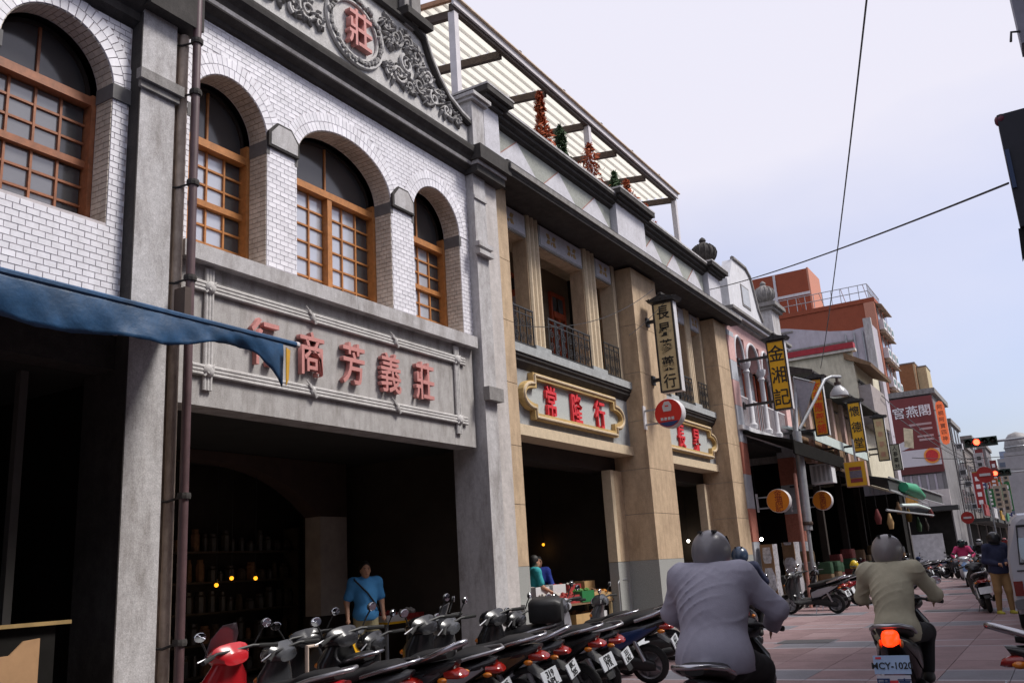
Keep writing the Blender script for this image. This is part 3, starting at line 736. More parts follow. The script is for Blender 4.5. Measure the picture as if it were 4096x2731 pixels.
def lozenges(x0, x1):
    p = 1.32; n = max(1, int((x1-x0)/p)); p = (x1-x0)/n
    for i in range(n):
        xm = x0+p*(i+.5); h = p*.5-.012
        q = part('lozenge', MB().prism([(xm-h, 9.02), (xm-.02, 8.62), (xm+.02, 8.62), (xm+h, 9.02), (xm, 9.64)], YP-.018, YP-.001, 'Y'), M_LOZ, B2)
        part('red_joint', MB().tube([(xm-h, YP-.012, 9.03), (xm-.004, YP-.012, 9.655)], .010, 4), M_JOINT, q)
lozenges(13.22, 18.4); lozenges(20.12, 24.8)
def coping(x0, x1, z=9.66):
    part('coping', MB().prism([(YP-.02, z), (YP-.09, z+.03), (YP-.09, z+.08), (YP-.17, z+.11), (YP-.17, z+.17), (YP-.25, z+.20), (YP-.25, z+.26), (YP+.3, z+.26), (YP+.3, z)], x0, x1, 'X'), M_DARKST, B2)
    part('coping_top', MB().box(x0, x1, YP-.26, YP+.31, z+.261, z+.31), M_STONE, B2)
coping(13.2, 18.38); coping(20.13, 24.8)
def ppier(x0, x1, ztop=9.80):
    part('parapet_pier', MB().box(x0, x1, YP-.16, YP+.3, 8.62, ztop), M_LOZ, B2)
    part('pier_cap', MB().box(x0-.06, x1+.06, YP-.24, YP+.36, ztop+.001, ztop+.07).box(x0-.12, x1+.12, YP-.32, YP+.42, ztop+.071, ztop+.14).box(x0-.2, x1+.2, YP-.40, YP+.5, ztop+.141, ztop+.25), M_DARKST, B2)
    part('pier_cap_top', MB().box(x0-.21, x1+.21, YP-.41, YP+.51, ztop+.251, ztop+.29), M_STONE, B2)
ppier(12.66, 13.18); ppier(18.40, 20.10); ppier(24.85, 25.95, 9.75)
def urn(parent, x, y, z, s=1., m=M_DARKST):
    prof = [(.20, 0), (.22, .05), (.12, .10), (.12, .16), (.27, .24), (.40, .40), (.44, .56), (.40, .72), (.25, .86), (.16, .92), (.10, .97), (.13, 1.03), (.10, 1.10), (.03, 1.16)]
    part('urn', MB().lathe([(r*s, h*s) for r, h in prof], (x, y, z), 14), m, parent, True)
    rb = MB()
    for k in range(14):
        a = 2*pi*k/14; rb.tube([(x+r*s*1.02*cos(a), y+r*s*1.02*sin(a), z+h*s) for r, h in prof[4:9]], .026*s, 5)
    part('urn_ribs', rb, m, parent, True)
urn(B2, 25.4, YP+.05, 10.04, .86, M_DARKST)
# arcade
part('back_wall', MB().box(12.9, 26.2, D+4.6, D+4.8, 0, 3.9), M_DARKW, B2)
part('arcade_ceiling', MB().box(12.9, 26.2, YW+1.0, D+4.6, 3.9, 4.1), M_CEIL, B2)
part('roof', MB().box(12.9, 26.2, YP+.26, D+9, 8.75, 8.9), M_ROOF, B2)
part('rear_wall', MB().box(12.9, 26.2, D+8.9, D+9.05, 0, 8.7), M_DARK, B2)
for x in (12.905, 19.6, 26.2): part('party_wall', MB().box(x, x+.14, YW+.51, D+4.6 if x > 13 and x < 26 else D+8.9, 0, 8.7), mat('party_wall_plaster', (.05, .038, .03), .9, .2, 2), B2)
# inner arch between the arcades, seen in the shade
part('inner_arch', MB().prism([(13.6+.1*i, 3.0+.75*sin(pi*i/44)) for i in range(45)]+[(18.0, 3.9), (13.6, 3.9)], D+4.3, D+4.58, 'Y'), mat('inner_arch_plaster', (.10, .085, .07), .9, .2, 3), B2)
part('lintel_strip', MB().box(13.47, 19.16, D+1.25, D+1.32, 3.62, 3.70), M_WOODR, B2)
# secondary door jambs inside each bay
for x in (18.5, 24.7):
    part('inner_jamb', MB().box(x, x+.16, YW+.28, YW+.5, 1.6, 3.6), M_BEIGEL, B2)
    part('inner_jamb_dado', MB().box(x, x+.16, YW+.28, YW+.5, 0, 1.59), M_DADO, B2)
    part('inner_wall', MB().box(x+.161, x+.66, YW+.3, YW+.49, 1.6, 3.6), M_BEIGE, B2); part('inner_wall_dado', MB().box(x+.161, x+.66, YW+.3, YW+.49, 0, 1.59), M_DADO, B2)
# small wall fittings on the left column
part('meter_box', MB().box(13.5, 13.66, YW-.09, YW+.019, 4.70, 4.86).box(13.47, 13.55, YW-.16, YW-.09, 4.74, 4.80), M_STEELW, B2)
part('cable', MB().tube([(13.60, YW-.02, 5.19), (13.60, YW-.02, 4.86)], .012, 5), M_IRON, B2)
# plaques
def plaque(x0, x1, z0, z1, y, chars, size):
    cx, cz = (x0+x1)/2, (z0+z1)/2; hw, hz = (x1-x0)/2, (z1-z0)/2; e = .42
    def outline(k):
        hh, ww, ee, b = hz-k, hw-k, e, .17
        pts = [(-ww+ee, hh), (ww-ee, hh), (ww-ee, hh-b)]
        pts += [(ww-ee+.06+(ee-.06)*sin(pi*i/10), (hh-b)*cos(pi*i/10)) for i in range(11)]
        pts += [(ww-ee, -hh+b), (ww-ee, -hh), (-ww+ee, -hh), (-ww+ee, -hh+b)]
        pts += [(-ww+ee-.06-(ee-.06)*sin(pi*i/10), -(hh-b)*cos(pi*i/10)) for i in range(11)]
        pts += [(-ww+ee, hh-b)]
        return [(cx+a, cz+b2) for a, b2 in pts]
    T = thing('name_plaque', 'ochre framed plaque with %s red characters %s on beige shophouse' % ('three' if len(chars) == 3 else 'two', chars), 'plaque', (cx, y, z0))
    part('panel', MB().prism(outline(.12), y-.02, y-.002, 'Y'), mat('plaque_ground', (.42, .44, .43), .9, .2, 60, .2, 120), T)
    o1, o2 = outline(0), outline(.125); n = len(o1)
    fr = MB()
    for i in range(n):
        j = (i+1) % n
        a, b, c, d = o1[i], o1[j], o2[j], o2[i]
        fr.add([(p[0], yy, p[1]) for yy in (y-.12, y-.002) for p in (a, b, c, d)], [(0,1,2,3),(7,6,5,4),(0,4,5,1),(1,5,6,2),(2,6,7,3),(3,7,4,0)])
    f = part('frame', fr, M_GOLD, T)
    bd = MB(); o3 = outline(.045)
    bd.tube([(p[0], y-.125, p[1]) for p in o3+[o3[0]]], .03, 6); part('frame_bead', bd, M_BEIGEL, f, True)
    for i, c in enumerate(chars):
        x = cx+(i-(len(chars)-1)/2)*size*1.9
        lettering(c, size, (x, y-.055, cz-.02), M_RED, T, extrude=.03, bold=.006, scale=(.86, 1.12, 1))
plaque(14.15, 18.70, 4.26, 5.16, YW+.02, '常隆行', .58)
plaque(20.85, 25.15, 4.26, 5.16, YW+.02, '長昇', .60)

# ------------------------------------------------------------------ roof canopy on B2
CN = thing('roof_canopy', 'white steel roof canopy with ribbed cream sheets above the diamond parapet', 'canopy', (19.4, 9.8, 8.9))
YC0, YC1, ZC = 8.62, 12.6, 12.55
m_sheet = bpy.data.materials.new('translucent_cream_sheet'); m_sheet.use_nodes = True
N, L = m_sheet.node_tree.nodes, m_sheet.node_tree.links
tr = N.new('ShaderNodeBsdfTranslucent'); tr.inputs[0].default_value = (.80, .78, .71, 1); mxs = N.new('ShaderNodeMixShader'); mxs.inputs[0].default_value = .62
N['Principled BSDF'].inputs['Base Color'].default_value = (.80, .77, .68, 1); N['Principled BSDF'].inputs['Roughness'].default_value = .6
L.new(N['Principled BSDF'].outputs[0], mxs.inputs[1]); L.new(tr.outputs[0], mxs.inputs[2]); L.new(mxs.outputs[0], N['Material Output'].inputs[0])
def zc(y): return ZC+(y-YC0)*.13
nx = 6; px_ = (25.55-13.25)/nx
for i in range(nx):
    a, b = 13.25+px_*i, 13.25+px_*(i+1)-.012
    m = MB(); y = YC0; k = 0; pr = []
    while y < YC1:
        pr += [(y, zc(y)+.10), (y+.15, zc(y+.15)+.10), (y+.165, zc(y)+.19), (y+.215, zc(y)+.19)]; y += .235
    o = len(m.v)
    for q in pr: m.v += [(a, q[0], q[1]), (b, q[0], q[1])]
    for j in range(len(pr)-1): m.f.append((o+2*j, o+2*j+1, o+2*j+3, o+2*j+2))
    sh = part('roof_sheet', m, m_sheet, CN)
part('front_gutter', MB().box(13.2, 25.6, YC0-.06, YC0-.01, ZC+.02, ZC+.17), M_STEELW, CN)
part('front_edge', MB().box(13.15, 25.65, YC0-.12, YC0+.02, ZC+.171, ZC+.20), mat('tan_edge', (.5, .38, .28), .7, .3, 6), CN)
part('front_purlin', MB().box(13.25, 25.55, YC0, YC0+.10, ZC-.06, ZC+.09), M_STEELB, CN)
part('rear_purlin', MB().box(13.25, 25.55, YC1-.3, YC1-.2, zc(YC1)-.06, zc(YC1)+.05), M_STEELB, CN)
part('end_trim', MB().obox((13.22, (YC0+YC1)/2, zc((YC0+YC1)/2)+.16), (.04, 0, 0), (0, (YC1-YC0)/2, (YC1-YC0)/2*.13), (0, 0, .05)), M_RUST, CN)
for x in (13.42, 15.25, 17.28, 19.34, 21.28, 23.32, 25.42):
    part('cross_beam', MB().obox((x, (YC0+YC1)/2+.06, zc((YC0+YC1)/2)-.05), (.055, 0, 0), (0, (YC1-YC0)/2-.06, ((YC1-YC0)/2-.06)*.13), (0, 0, .085)), M_STEELB, CN)
for x in (15.8, 17.9, 20.0, 22.0, 24.0): part('roof_bolt', MB().box(x-.04, x+.04, YC0-.10, YC0-.02, ZC+.20, ZC+.26), M_STEELB, CN)
for x in (13.36, 19.40, 25.50):
    part('post', MB().box(x-.075, x+.075, YC0+.0, YC0+.15, 8.9, ZC-.061), M_STEELW, CN)
    part('post', MB().box(x-.075, x+.075, YC1-.45, YC1-.30, 8.9, zc(YC1)-.12), M_STEELW, CN)
# shrubs standing behind the coping
def shrub(x, y, h, r, m, label, name, cat, seed, tips=False):
    T = thing(name, label, cat, (x, y, 8.9), 'shrubs on the roof terrace')
    rn = random.Random(seed)
    part('pot', MB().lathe([(.13, 0), (.2, .3), (.21, .34), (.18, .34)], (x, y, 8.9), 10), mat('clay_pot', (.25, .1, .06), .8), T)
    part('trunk', MB().tube([(x, y, 9.2), (x+.03, y, 9.2+h*.95)], [.03, .008], 6), M_WOODD, T)
    cr = MB()
    for i in range(1500 if not tips else 800):
        t = rn.random(); zz = 9.7+t*(h-.55); rad = r*(1-t)**.65*(.75+.25*sin(t*14+seed))*rn.uniform(.15, 1.1)+.02
        if tips: rad *= .55+.75*abs(sin(i*.7+t*6))
        a = rn.uniform(0, 2*pi); c = Vector((x+rad*cos(a), y+rad*sin(a)*.8, zz))
        u = Vector((rn.uniform(-1, 1), rn.uniform(-1, 1), rn.uniform(.1, 1.2))).normalized()*rn.uniform(.05, .11); w = u.orthogonal().normalized()*rn.uniform(.022, .045)
        cr.add([c-u, c+w, c+u, c-w], [(0, 1, 2, 3)])
    part('crown', cr, m, T)
M_LEAFG = mat('dark_green_leaf', (.035, .07, .025), .7, .4, 9, spec=.3); M_LEAFR = mat('dry_rust_leaf', (.34, .075, .025), .75, .4, 9, spec=.2)
shrub(16.2, 8.35, 2.75, .46, M_LEAFR, 'tall narrow rust-red conifer in a pot on the roof terrace', 'potted_conifer', 'shrub', 1)
shrub(17.1, 8.35, 2.3, .46, M_LEAFG, 'dark green conifer next to the tallest rust-red one on the roof terrace', 'potted_conifer', 'shrub', 2)
shrub(18.9, 8.45, 2.6, .75, M_LEAFR, 'wide sparse rust-red shrub beside the middle canopy post', 'potted_shrub', 'shrub', 3, True)
shrub(20.2, 8.40, 2.3, .5, M_LEAFG, 'green conifer behind the middle parapet pier', 'potted_conifer', 'shrub', 4)
shrub(21.1, 8.45, 2.4, .6, M_LEAFR, 'thin rust-red shrub right after the green conifer on the middle pier', 'potted_shrub', 'shrub', 5, True)
shrub(22.3, 8.45, 2.1, .6, M_LEAFR, 'low straggly rust-red shrub at the end of the terrace row', 'potted_shrub', 'shrub', 6, True)

# ------------------------------------------------------------------ house B3 (pink and grey bands, pointed arches)
M_PNK = mat('pink_banding', (.58, .36, .34), .88, .12, 8, stain=.2); M_GRB = mat('grey_banding', (.42, .44, .48), .88, .12, 8, stain=.2)
M_WHT = mat('white_stucco', (.60, .60, .63), .85, .1, 8, stain=.25, streak=True)
M_BRK = mat('salmon_brick', (.46, .17, .12), .88, .2, 12, .1, 60)
B3 = thing('pink_banded_shophouse', 'pink and grey banded shophouse with pointed arch windows and white gable', 'shophouse', (29.8, D, 0))
def pointed(x0, x1, zs, rise, n=8):
    cx = (x0+x1)/2; hw = (x1-x0)/2
    L_ = [(x0+hw*(1-cos(pi/2*i/n)), zs+rise*sin(pi/2*i/n)**.85) for i in range(n+1)]
    return L_, [(2*cx-x, z) for x, z in reversed(L_)]
ops3 = [(26.95, 27.9), (28.2, 29.6), (29.9, 30.85), (31.15, 32.3)]
xs = [26.3]+[v for o in ops3 for v in o]+[33.3]
part('wall', MB().box(26.3, 33.3, D+.02, D+.3, 8.32, 8.7), M_PNK, B3)
for i, (a, b) in enumerate(ops3):
    l, r = pointed(a, b, 7.5, .8)
    w = part('arch_spandrel', MB().prism(l+r[1:]+[(b, 8.319), (a, 8.319)], D+.02, D+.3, 'Y'), M_PNK, B3)
    part('arch_moulding', MB().tube([(x, D-.01, z) for x, z in l+r], .045, 6), M_WHT, B3, True)
    part('dark_room', MB().box(a-.1, b+.1, D+.9, D+1.0, 5.4, 8.3), M_DARK, B3)
    part('window_frame', MB().box(a+.1, a+.2, D+.5, D+.6, 5.4, 7.6).box(b-.2, b-.1, D+.5, D+.6, 5.4, 7.6), M_WOODR, B3)
    part('pane', MB().box(a+.2, b-.2, D+.53, D+.55, 5.5, 8.2), M_GLASSD, B3)
    rr = part('railing', MB().box(a, b, D+.02, D+.05, 6.33, 6.37), M_STEELW, B3)
    for k in range(1, 7): part('baluster', MB().box(a+(b-a)*k/7-.012, a+(b-a)*k/7+.012, D+.02, D+.045, 5.45, 6.33), M_STEELW, rr)
for a, b in ((27.9, 28.2), (29.6, 29.9), (30.85, 31.15)):
    x = (a+b)/2
    part('column', MB().lathe([(.15, 0), (.16, .12), (.09, .2), (.08, 1.75), (.12, 1.82), (.09, 1.9), (.16, 2.02), (.18, 2.15)], (x, D+.02, 5.42), 10), M_WHT, B3, True)
    part('column_backing', MB().box(a-.001, b+.001, D+.2, D+.3, 7.5, 8.32), M_PNK, B3)
for x0, x1 in ((26.31, 26.94), (32.31, 33.3)):
    z = 5.35; k = 0
    while z < 8.3:
        h = (.62, .78)[k % 2]; h = min(h, 8.319-z); part('pilaster_band', MB().box(x0, x1, D-.04, D+.3, z, z+h-.008), (M_GRB, M_PNK)[k % 2], B3); z += h; k += 1
    z = 0; k = 0
    while z < 5.3:
        h = (.95, 1.0)[k % 2]; h = min(h, 5.3-z); part('pier_band', MB().box(x0-.0, x0+.62, D-.05, D+.5, z, z+h-.008), (M_BRK, M_GRB)[k % 2], B3); z += h; k += 1
part('sill', MB().box(26.3, 33.3, D-.16, D+.3, 5.22, 5.349), M_WHT, B3)
part('cornice', MB().prism([(D+.02, 8.701), (D-.10, 8.74), (D-.10, 8.80), (D-.2, 8.84), (D-.2, 8.9), (D-.34, 8.95), (D-.34, 9.04), (D+.3, 9.04), (D+.3, 8.701)], 26.3, 33.3, 'X'), M_MIDST, B3)
part('cornice_fillet', MB().box(26.3, 33.3, D-.25, D-.21, 8.83, 8.89), M_WHT, B3)
part('gable', MB().prism([(26.9, 9.05), (30.9, 9.05), (30.5, 9.35), (30.05, 9.7), (29.55, 10.75), (29.1, 10.95), (27.75, 10.95), (27.2, 10.2), (26.9, 10.1)], D-.08, D+.25, 'Y'), M_WHT, B3)
part('gable_edge', MB().tube([(30.5, D-.08, 9.38), (30.08, D-.08, 9.74), (29.58, D-.08, 10.8), (29.1, D-.08, 11.0), (27.75, D-.08, 11.0)], .07, 6), M_MIDST, B3)
part('gable_panel_frame', MB().box(28.3, 29.2, D-.10, D-.081, 9.5, 10.25), M_MIDST, B3); part('gable_panel', MB().box(28.36, 29.14, D-.11, D-.101, 9.56, 10.19), M_GRB, B3)
part('parapet', MB().box(26.3, 33.3, D+.26, D+.4, 9.04, 9.4), M_WHT, B3)
part('urn_pier', MB().box(31.5, 32.5, D-.2, D+.4, 9.05, 10.05), M_STONE, B3)
part('urn_pier_cap', MB().box(31.38, 32.62, D-.32, D+.5, 10.051, 10.16).box(31.28, 32.72, D-.42, D+.6, 10.161, 10.3), M_MIDST, B3)
urn(B3, 32.0, D+.1, 10.3, .85, M_MIDST)
part('side_wall', MB().box(33.3, 33.45, D, D+9, 4.8, 9.2), M_STONE, B3)
part('lower_side_wall', MB().box(33.3, 33.45, D+.52, D+9, 0, 4.79), M_DARK, B3)  # lower part in near-black: arcade shade put into the wall colour
part('roof', MB().box(26.35, 33.3, D+.41, D+9, 8.75, 8.9), M_ROOF, B3)
part('back_wall', MB().box(26.4, 33.3, D+4, D+4.2, 0, 5.0), M_DARK, B3)
part('arcade_ceiling', MB().box(26.4, 33.3, D+.31, D+4, 5.05, 5.2), M_CEIL, B3)
cp = part('shop_canopy', MB().prism([(D-.06, 5.2), (D-1.5, 4.75), (D-1.5, 4.35), (D-1.45, 4.35), (D-1.45, 4.68), (D-.06, 5.1)], 26.6, 33.6, 'X'), M_DARK, B3)
# ------------------------------------------------------------------ houses further along the street
M_CREAM = mat('cream_render', (.62, .57, .44), .9, .12, 2, .08, 40, stain=.45, streak=True)
M_LAV = mat('lavender_render', (.42, .39, .44), .9, .1, 1.5, stain=.25, streak=True)
M_ORANGE = mat('orange_tile_wall', (.30, .07, .032), .8, .2, 25, .1, 60, stain=.2)
M_REDTR = mat('red_roof_trim', (.33, .02, .03), .6, .2, 4)
M_BRWALL = mat('brown_wall', (.28, .14, .065), .85, .15, 4, stain=.2)
M_TAN = mat('tan_wall', (.48, .39, .24), .85, .15, 4, stain=.2)
M_OFF = mat('office_concrete', (.27, .26, .27), .85, .12, 1)
M_OLDW = mat('old_timber', (.20, .12, .065), .85, .3, 3, stain=.3)
M_PKP = mat('pink_render', (.45, .30, .25), .9, .15, 3, stain=.3)
M_SHEETD = mat('dark_awning', (.03, .032, .032), .9, .3, 2)
M_GRN = mat('green_tarp', (.02, .24, .12), .6, .2, 3)
M_WSHEET = mat('white_green_sheet', (.50, .58, .56), .6, .12, 3)
M_STEEL = mat('galvanised_steel', (.33, .34, .36), .45, .15, 6, metal=.4)
# C1: low timber shophouse
C1 = thing('low_timber_shophouse', 'low old timber shophouse with brown boarded upper floor behind the yellow signs', 'shophouse', (40, D, 0))
x = 33.46
while x < 46.9:
    part('pilaster', MB().box(x, x+.42, D-.06, D+.3, 4.9, 8.0), M_PKP, C1)
    for k in range(4): part('board', MB().box(x+.43+k*.42, x+.43+k*.42+.405, D+.05, D+.12, 4.9, 6.1), M_OLDW, C1)
    part('window', MB().box(x+.43, x+2.1, D+.1, D+.16, 6.15, 7.6), M_DARKW, C1)
    for k in (0, 1): part('window_leaf', MB().box(x+.5+k*.8, x+1.2+k*.8, D+.05, D+.10, 6.25, 7.5), M_OLDW, C1)
    part('lintel', MB().box(x+.43, x+2.1, D+.02, D+.2, 7.61, 8.0), M_OLDW, C1)
    x += 2.25
part('eave', MB().prism([(D-.9, 7.95), (D-.9, 8.05), (D+.4, 8.45), (D+8, 9.0), (D+8, 8.4), (D+.4, 8.0)], 33.46, 47.3, 'X'), M_DARKST, C1)
part('upper_floor', MB().box(33.46, 47.3, D+.31, D+8, 4.8, 7.99), M_DARK, C1)
part('back_wall', MB().box(33.46, 47.3, D+4, D+4.2, 0, 4.79), M_DARK, C1)
for x in (36.0, 40.0, 44.0): part('post', MB().box(x, x+.25, D, D+.25, 0, 4.8), M_DARKW, C1)
ws = part('sheet_awning', MB().prism([(D-.05, 5.85), (D-1.1, 5.55), (D-1.1, 5.22), (D-1.06, 5.22), (D-1.06, 5.50), (D-.05, 5.77)], 31.4, 41.0, 'X'), M_WSHEET, C1)
part('shop_awning', MB().prism([(D-.05, 4.7), (D-2.2, 4.2), (D-2.2, 3.75), (D-2.16, 3.75), (D-2.16, 4.12), (D-.05, 4.6)], 38.0, 56.0, 'X'), M_SHEETD, C1)
part('awning_rail', MB().tube([(38, D-2.25, 4.22), (56, D-2.25, 4.22)], .04, 6), M_STEEL, C1)
part('awning_rail', MB().tube([(38, D-2.25, 3.72), (56, D-2.25, 3.72)], .03, 6), M_STEEL, C1)
# B4: cream house
B4 = thing('cream_house', 'cream rendered house with red roof edge and dark timber eaves', 'house', (52, D, 0))
part('gable_wall', MB().box(47.4, 47.6, D-.1, 18, 4.7, 11.35), M_CREAM, B4)
part('lower_gable_wall', MB().box(47.4, 47.6, D+.4, 18, 0, 4.69), M_DARK, B4)  # same wall below, its awning shade painted as near-black
part('roof_edge', MB().box(47.2, 47.65, D-.3, 18.2, 11.36, 11.50), mat('white_fascia', (.6, .56, .5), .8, .2, 4, stain=.4), B4); part('roof_trim', MB().box(47.15, 47.7, D-.25, 18.2, 11.501, 11.80), M_REDTR, B4)
part('front_wall', MB().box(47.61, 58.4, D+.02, D+.3, 4.6, 11.3), M_CREAM, B4)
for k in range(4):
    w = part('window', MB().box(48.5+k*2.4, 50.1+k*2.4, D-.04, D+.01, 8.0, 9.9), M_GLASSD, B4); part('window_frame', MB().box(48.4+k*2.4, 50.2+k*2.4, D-.08, D-.041, 9.901, 10.05).box(48.4+k*2.4, 50.2+k*2.4, D-.08, D-.041, 7.85, 7.999), M_DARKST, w)
part('eave', MB().prism([(D+.3, 11.0), (D-.9, 10.45), (D-.95, 10.6), (D+.3, 11.34)], 47.2, 53.5, 'X'), M_OLDW, B4)
part('bay_skirt', MB().box(47.61, 51.6, D-.7, D-.05, 7.6, 9.6), mat('grey_brown_board', (.30, .26, .25), .9, .2, 4), B4)
part('front_pier', MB().box(55.6, 56.3, D-.2, D-.02, 4.6, 11.6), M_LAV, B4)
part('roof', MB().box(47.61, 58.4, D+.31, 18, 11.2, 11.4), M_ROOF, B4)
part('lower_back', MB().box(47.61, 58.4, D+3, D+3.2, 0, 4.59), M_DARK, B4)
# lavender house
LV = thing('lavender_house', 'tall windowless lavender-grey house wall behind the cream house', 'house', (57, 14, 0))
part('side_wall', MB().prism([(D, 4.6), (D, 14.7), (9.0, 14.55), (10.3, 14.75), (12.8, 15.4), (16, 15.9), (22, 16.1), (22, 4.6)], 56.6, 58.3, 'X'), M_LAV, LV)
part('ground_floor', MB().box(56.6, 58.3, D+.1, 22, 0, 4.59), M_DARK, LV)  # near-black colour stands for the shade under the awnings
part('corner_pier', MB().box(56.3, 56.59, D+.0, D+.45, 4.6, 15.1), M_STONE, LV)
part('corner_post', MB().box(57.9, 58.3, D+.01, D+.09, 0, 4.59), M_DARKST, LV)
for k in range(3): part('pipe', MB().tube([(56.5, D+.6+.5*k, 4.7), (56.51, D+.6+.5*k, 14.4)], .05, 6), M_STEEL, LV)
part('ledge', MB().box(56.5, 56.59, 9, 18, 13.9, 13.98), M_MIDST, LV); part('ledge', MB().box(56.5, 56.59, 12.5, 18, 15.1, 15.2), M_MIDST, LV)
# orange apartment block, well behind the billboard corner
AP = thing('orange_apartment_block', 'orange tiled apartment block with rooftop railing and stair tower', 'apartment block', (99, 20, 0))
AY, AZ = 12.57, 26.0
part('body', MB().box(95.0, 102.6, AY, 38, 0, AZ), M_ORANGE, AP)
part('parapet', MB().box(94.9, 102.7, AY-.08, 38.1, AZ+.001, AZ+.45), M_ORANGE, AP)
part('corner_strip', MB().box(94.88, 94.999, AY-.02, AY+1.0, 0, AZ-.01), mat('salmon_tile', (.5, .22, .15), .8, .2, 20), AP)
for fl in range(6):
    z = 8.2+fl*3.0
    for k in range(3):
        b = part('balcony', MB().box(95.8+k*2.3, 97.5+k*2.3, AY-.5, AY-.01, z, z+1.05), M_WHT, AP)
        part('balcony_pane', MB().box(96.2+k*2.3, 97.1+k*2.3, AY-.52, AY-.501, z+.3, z+.8), mat('teal_pane', (.05, .14, .12), .4), b)
        part('window', MB().box(95.9+k*2.3, 97.4+k*2.3, AY-.05, AY-.001, z+1.1, z+2.5), M_GLASSD, AP)
        part('balcony_awning', MB().prism([(AY-.001, z+2.8), (AY-.6, z+2.6), (AY-.6, z+2.5), (AY-.001, z+2.65)], 95.7+k*2.3, 97.6+k*2.3, 'X'), mat('balcony_sheet', (.28, .2, .14), .8), b)
tw = part('stair_tower', MB().box(97, 102.5, 19.1, 28, AZ+.46, 31.6), M_ORANGE, AP)
part('tower_band', MB().box(96.9, 96.99, 19.0, 28, 28.7, 29.0), M_WHT, tw); part('tower_band', MB().box(96.85, 96.99, 22.5, 22.75, AZ+.5, 31.5), M_WHT, tw); part('tower_edge', MB().box(97, 102.5, 18.9, 19.09, AZ+.46, 31.7), mat('salmon_tile', (.5, .22, .15)), tw)
for y in [13+.9*i for i in range(20)]: part('railing_post', MB().tube([(95.1, y, AZ+.45), (95.1, y, AZ+2.0)], .04, 5), M_STEEL, AP)
for z in (1.25, 2.0):
    part('railing_bar', MB().tube([(95.1, 13, AZ+z), (95.1, 30, AZ+z)], .045, 5), M_STEEL, AP); part('railing_bar', MB().tube([(95.1, 13, AZ+z), (102.4, 13, AZ+z)], .045, 5), M_STEEL, AP)
for k in range(9): part('railing_post', MB().tube([(95.8+k*.8, 13, AZ+.45), (95.8+k*.8, 13, AZ+2.0)], .035, 5), M_STEEL, AP)
for y in (13.4, 15.6, 17.8, 20.0): part('railing_stay', MB().tube([(95.1, y, AZ+2.0), (98.0, y, AZ+.5)], .035, 5), M_STEEL, AP)
# brown blocks behind
for i, (x, y0, y1, z, m, lab) in enumerate(((112, 11.6, 13.4, 22.2, M_BRWALL, 'plain brown block rising behind the maroon billboard'), (113, 10.55, 11.55, 21.8, M_TAN, 'narrow tan block edge beside the plain brown block'))):
    T = thing('brown_block', lab, 'building', (x+2, y0, 0))
    part('wall', MB().box(x, x+4, y0, y1, 0, z), m, T); part('coping', MB().box(x-.05, x+4.05, y0-.05, y1+.05, z+.001, z+.15), M_MIDST, T)
    part('corner_strip', MB().box(x-.03, x-.001, y0, y0+.2, 6, z-.05), M_TAN, T)
# billboard corner building
BB = thing('billboard_building', 'corner building carrying a maroon billboard above a cafe sign', 'building', (84, 9.5, 0))
part('body', MB().box(82.1, 92, 7.6, 14, 0, 13.9), mat('grey_corner_render', (.17, .165, .17), .9, .2, 1, stain=.4), BB)
part('cornice', MB().box(81.8, 92, 7.3, 14, 13.901, 14.35), M_MIDST, BB)
for k in range(6): part('window', MB().box(82.02, 82.09, 7.9+k*.62, 8.3+k*.62, 5.9, 7.3), M_GLASSD, BB)
for k in range(5): part('mullion_panel', MB().box(82.0, 82.09, 8.33+k*.62, 8.5+k*.62, 5.9, 7.3), M_LAV, BB)
part('shop_opening', MB().box(82.02, 82.09, 7.7, 13, .2, 4.2), M_DARK, BB)
part('shop_canopy', MB().box(80.6, 82.09, 7.0, 13, 4.25, 4.6), M_SHEETD, BB)
part('shutter', MB().box(81.6, 81.7, 8.6, 12.2, .15, 2.5), mat('white_crate_stack', (.4, .39, .4), .8, .25, 3), BB)
BL = thing('billboard', 'maroon billboard with large white characters and an orange round emblem', 'billboard', (82, 9.5, 7.5))
part('panel', MB().box(81.78, 82.05, 7.62, 11.6, 7.6, 13.75), mat('maroon_print', (.16, .03, .03), .6, .15, .6), BL)
part('white_strip', MB().box(81.77, 81.779, 7.7, 11.6, 8.0, 9.35), mat('white_print', (.55, .53, .56), .6, .05), BL)
part('lower_strip', MB().box(81.765, 81.779, 7.62, 11.6, 7.4, 7.99), mat('dark_maroon_print', (.10, .02, .02), .6, .1), BL)
M_WP = mat('white_lettering', (.72, .70, .72), .6, 0)
for c, y in zip('官燕閣', (10.35, 9.3, 8.3)): lettering(c, 1.02, (81.75, y, 12.55), M_WP, BL, FACE_X, extrude=.01, bold=.01)
for z, y0, y1 in ((11.35, 7.95, 9.7), (10.95, 7.95, 8.95), (10.35, 7.95, 9.2), (10.05, 7.95, 9.1)): part('text_line', MB().box(81.765, 81.779, y0, y1, z, z+.17), mat('pale_print', (.42, .3, .3), .6, 0), BL)
part('hand_picture', MB().obox((81.772, 9.9, 10.4), (.007, 0, 0), (0, .35, .1), (0, -.08, .8)), mat('cream_print', (.6, .52, .35), .6, .3, 3), BL); part('cuff_picture', MB().obox((81.771, 10.6, 9.7), (.006, 0, 0), (0, .7, -.25), (0, .1, .3)), mat('white_print', (.55, .53, .56)), BL)
em = part('round_emblem', MB().lathe([(.62, 0), (.62, .05), (.01, .05)], (81.70, 8.35, 8.75), 24, 'X'), mat('orange_print', (.75, .28, .05), .6, .1), BL); part('emblem_centre', MB().lathe([(.48, 0), (.48, .02), (.01, .02)], (81.67, 8.35, 8.75), 20, 'X'), mat('red_print', (.5, .03, .03), .6, .3, 6), em)
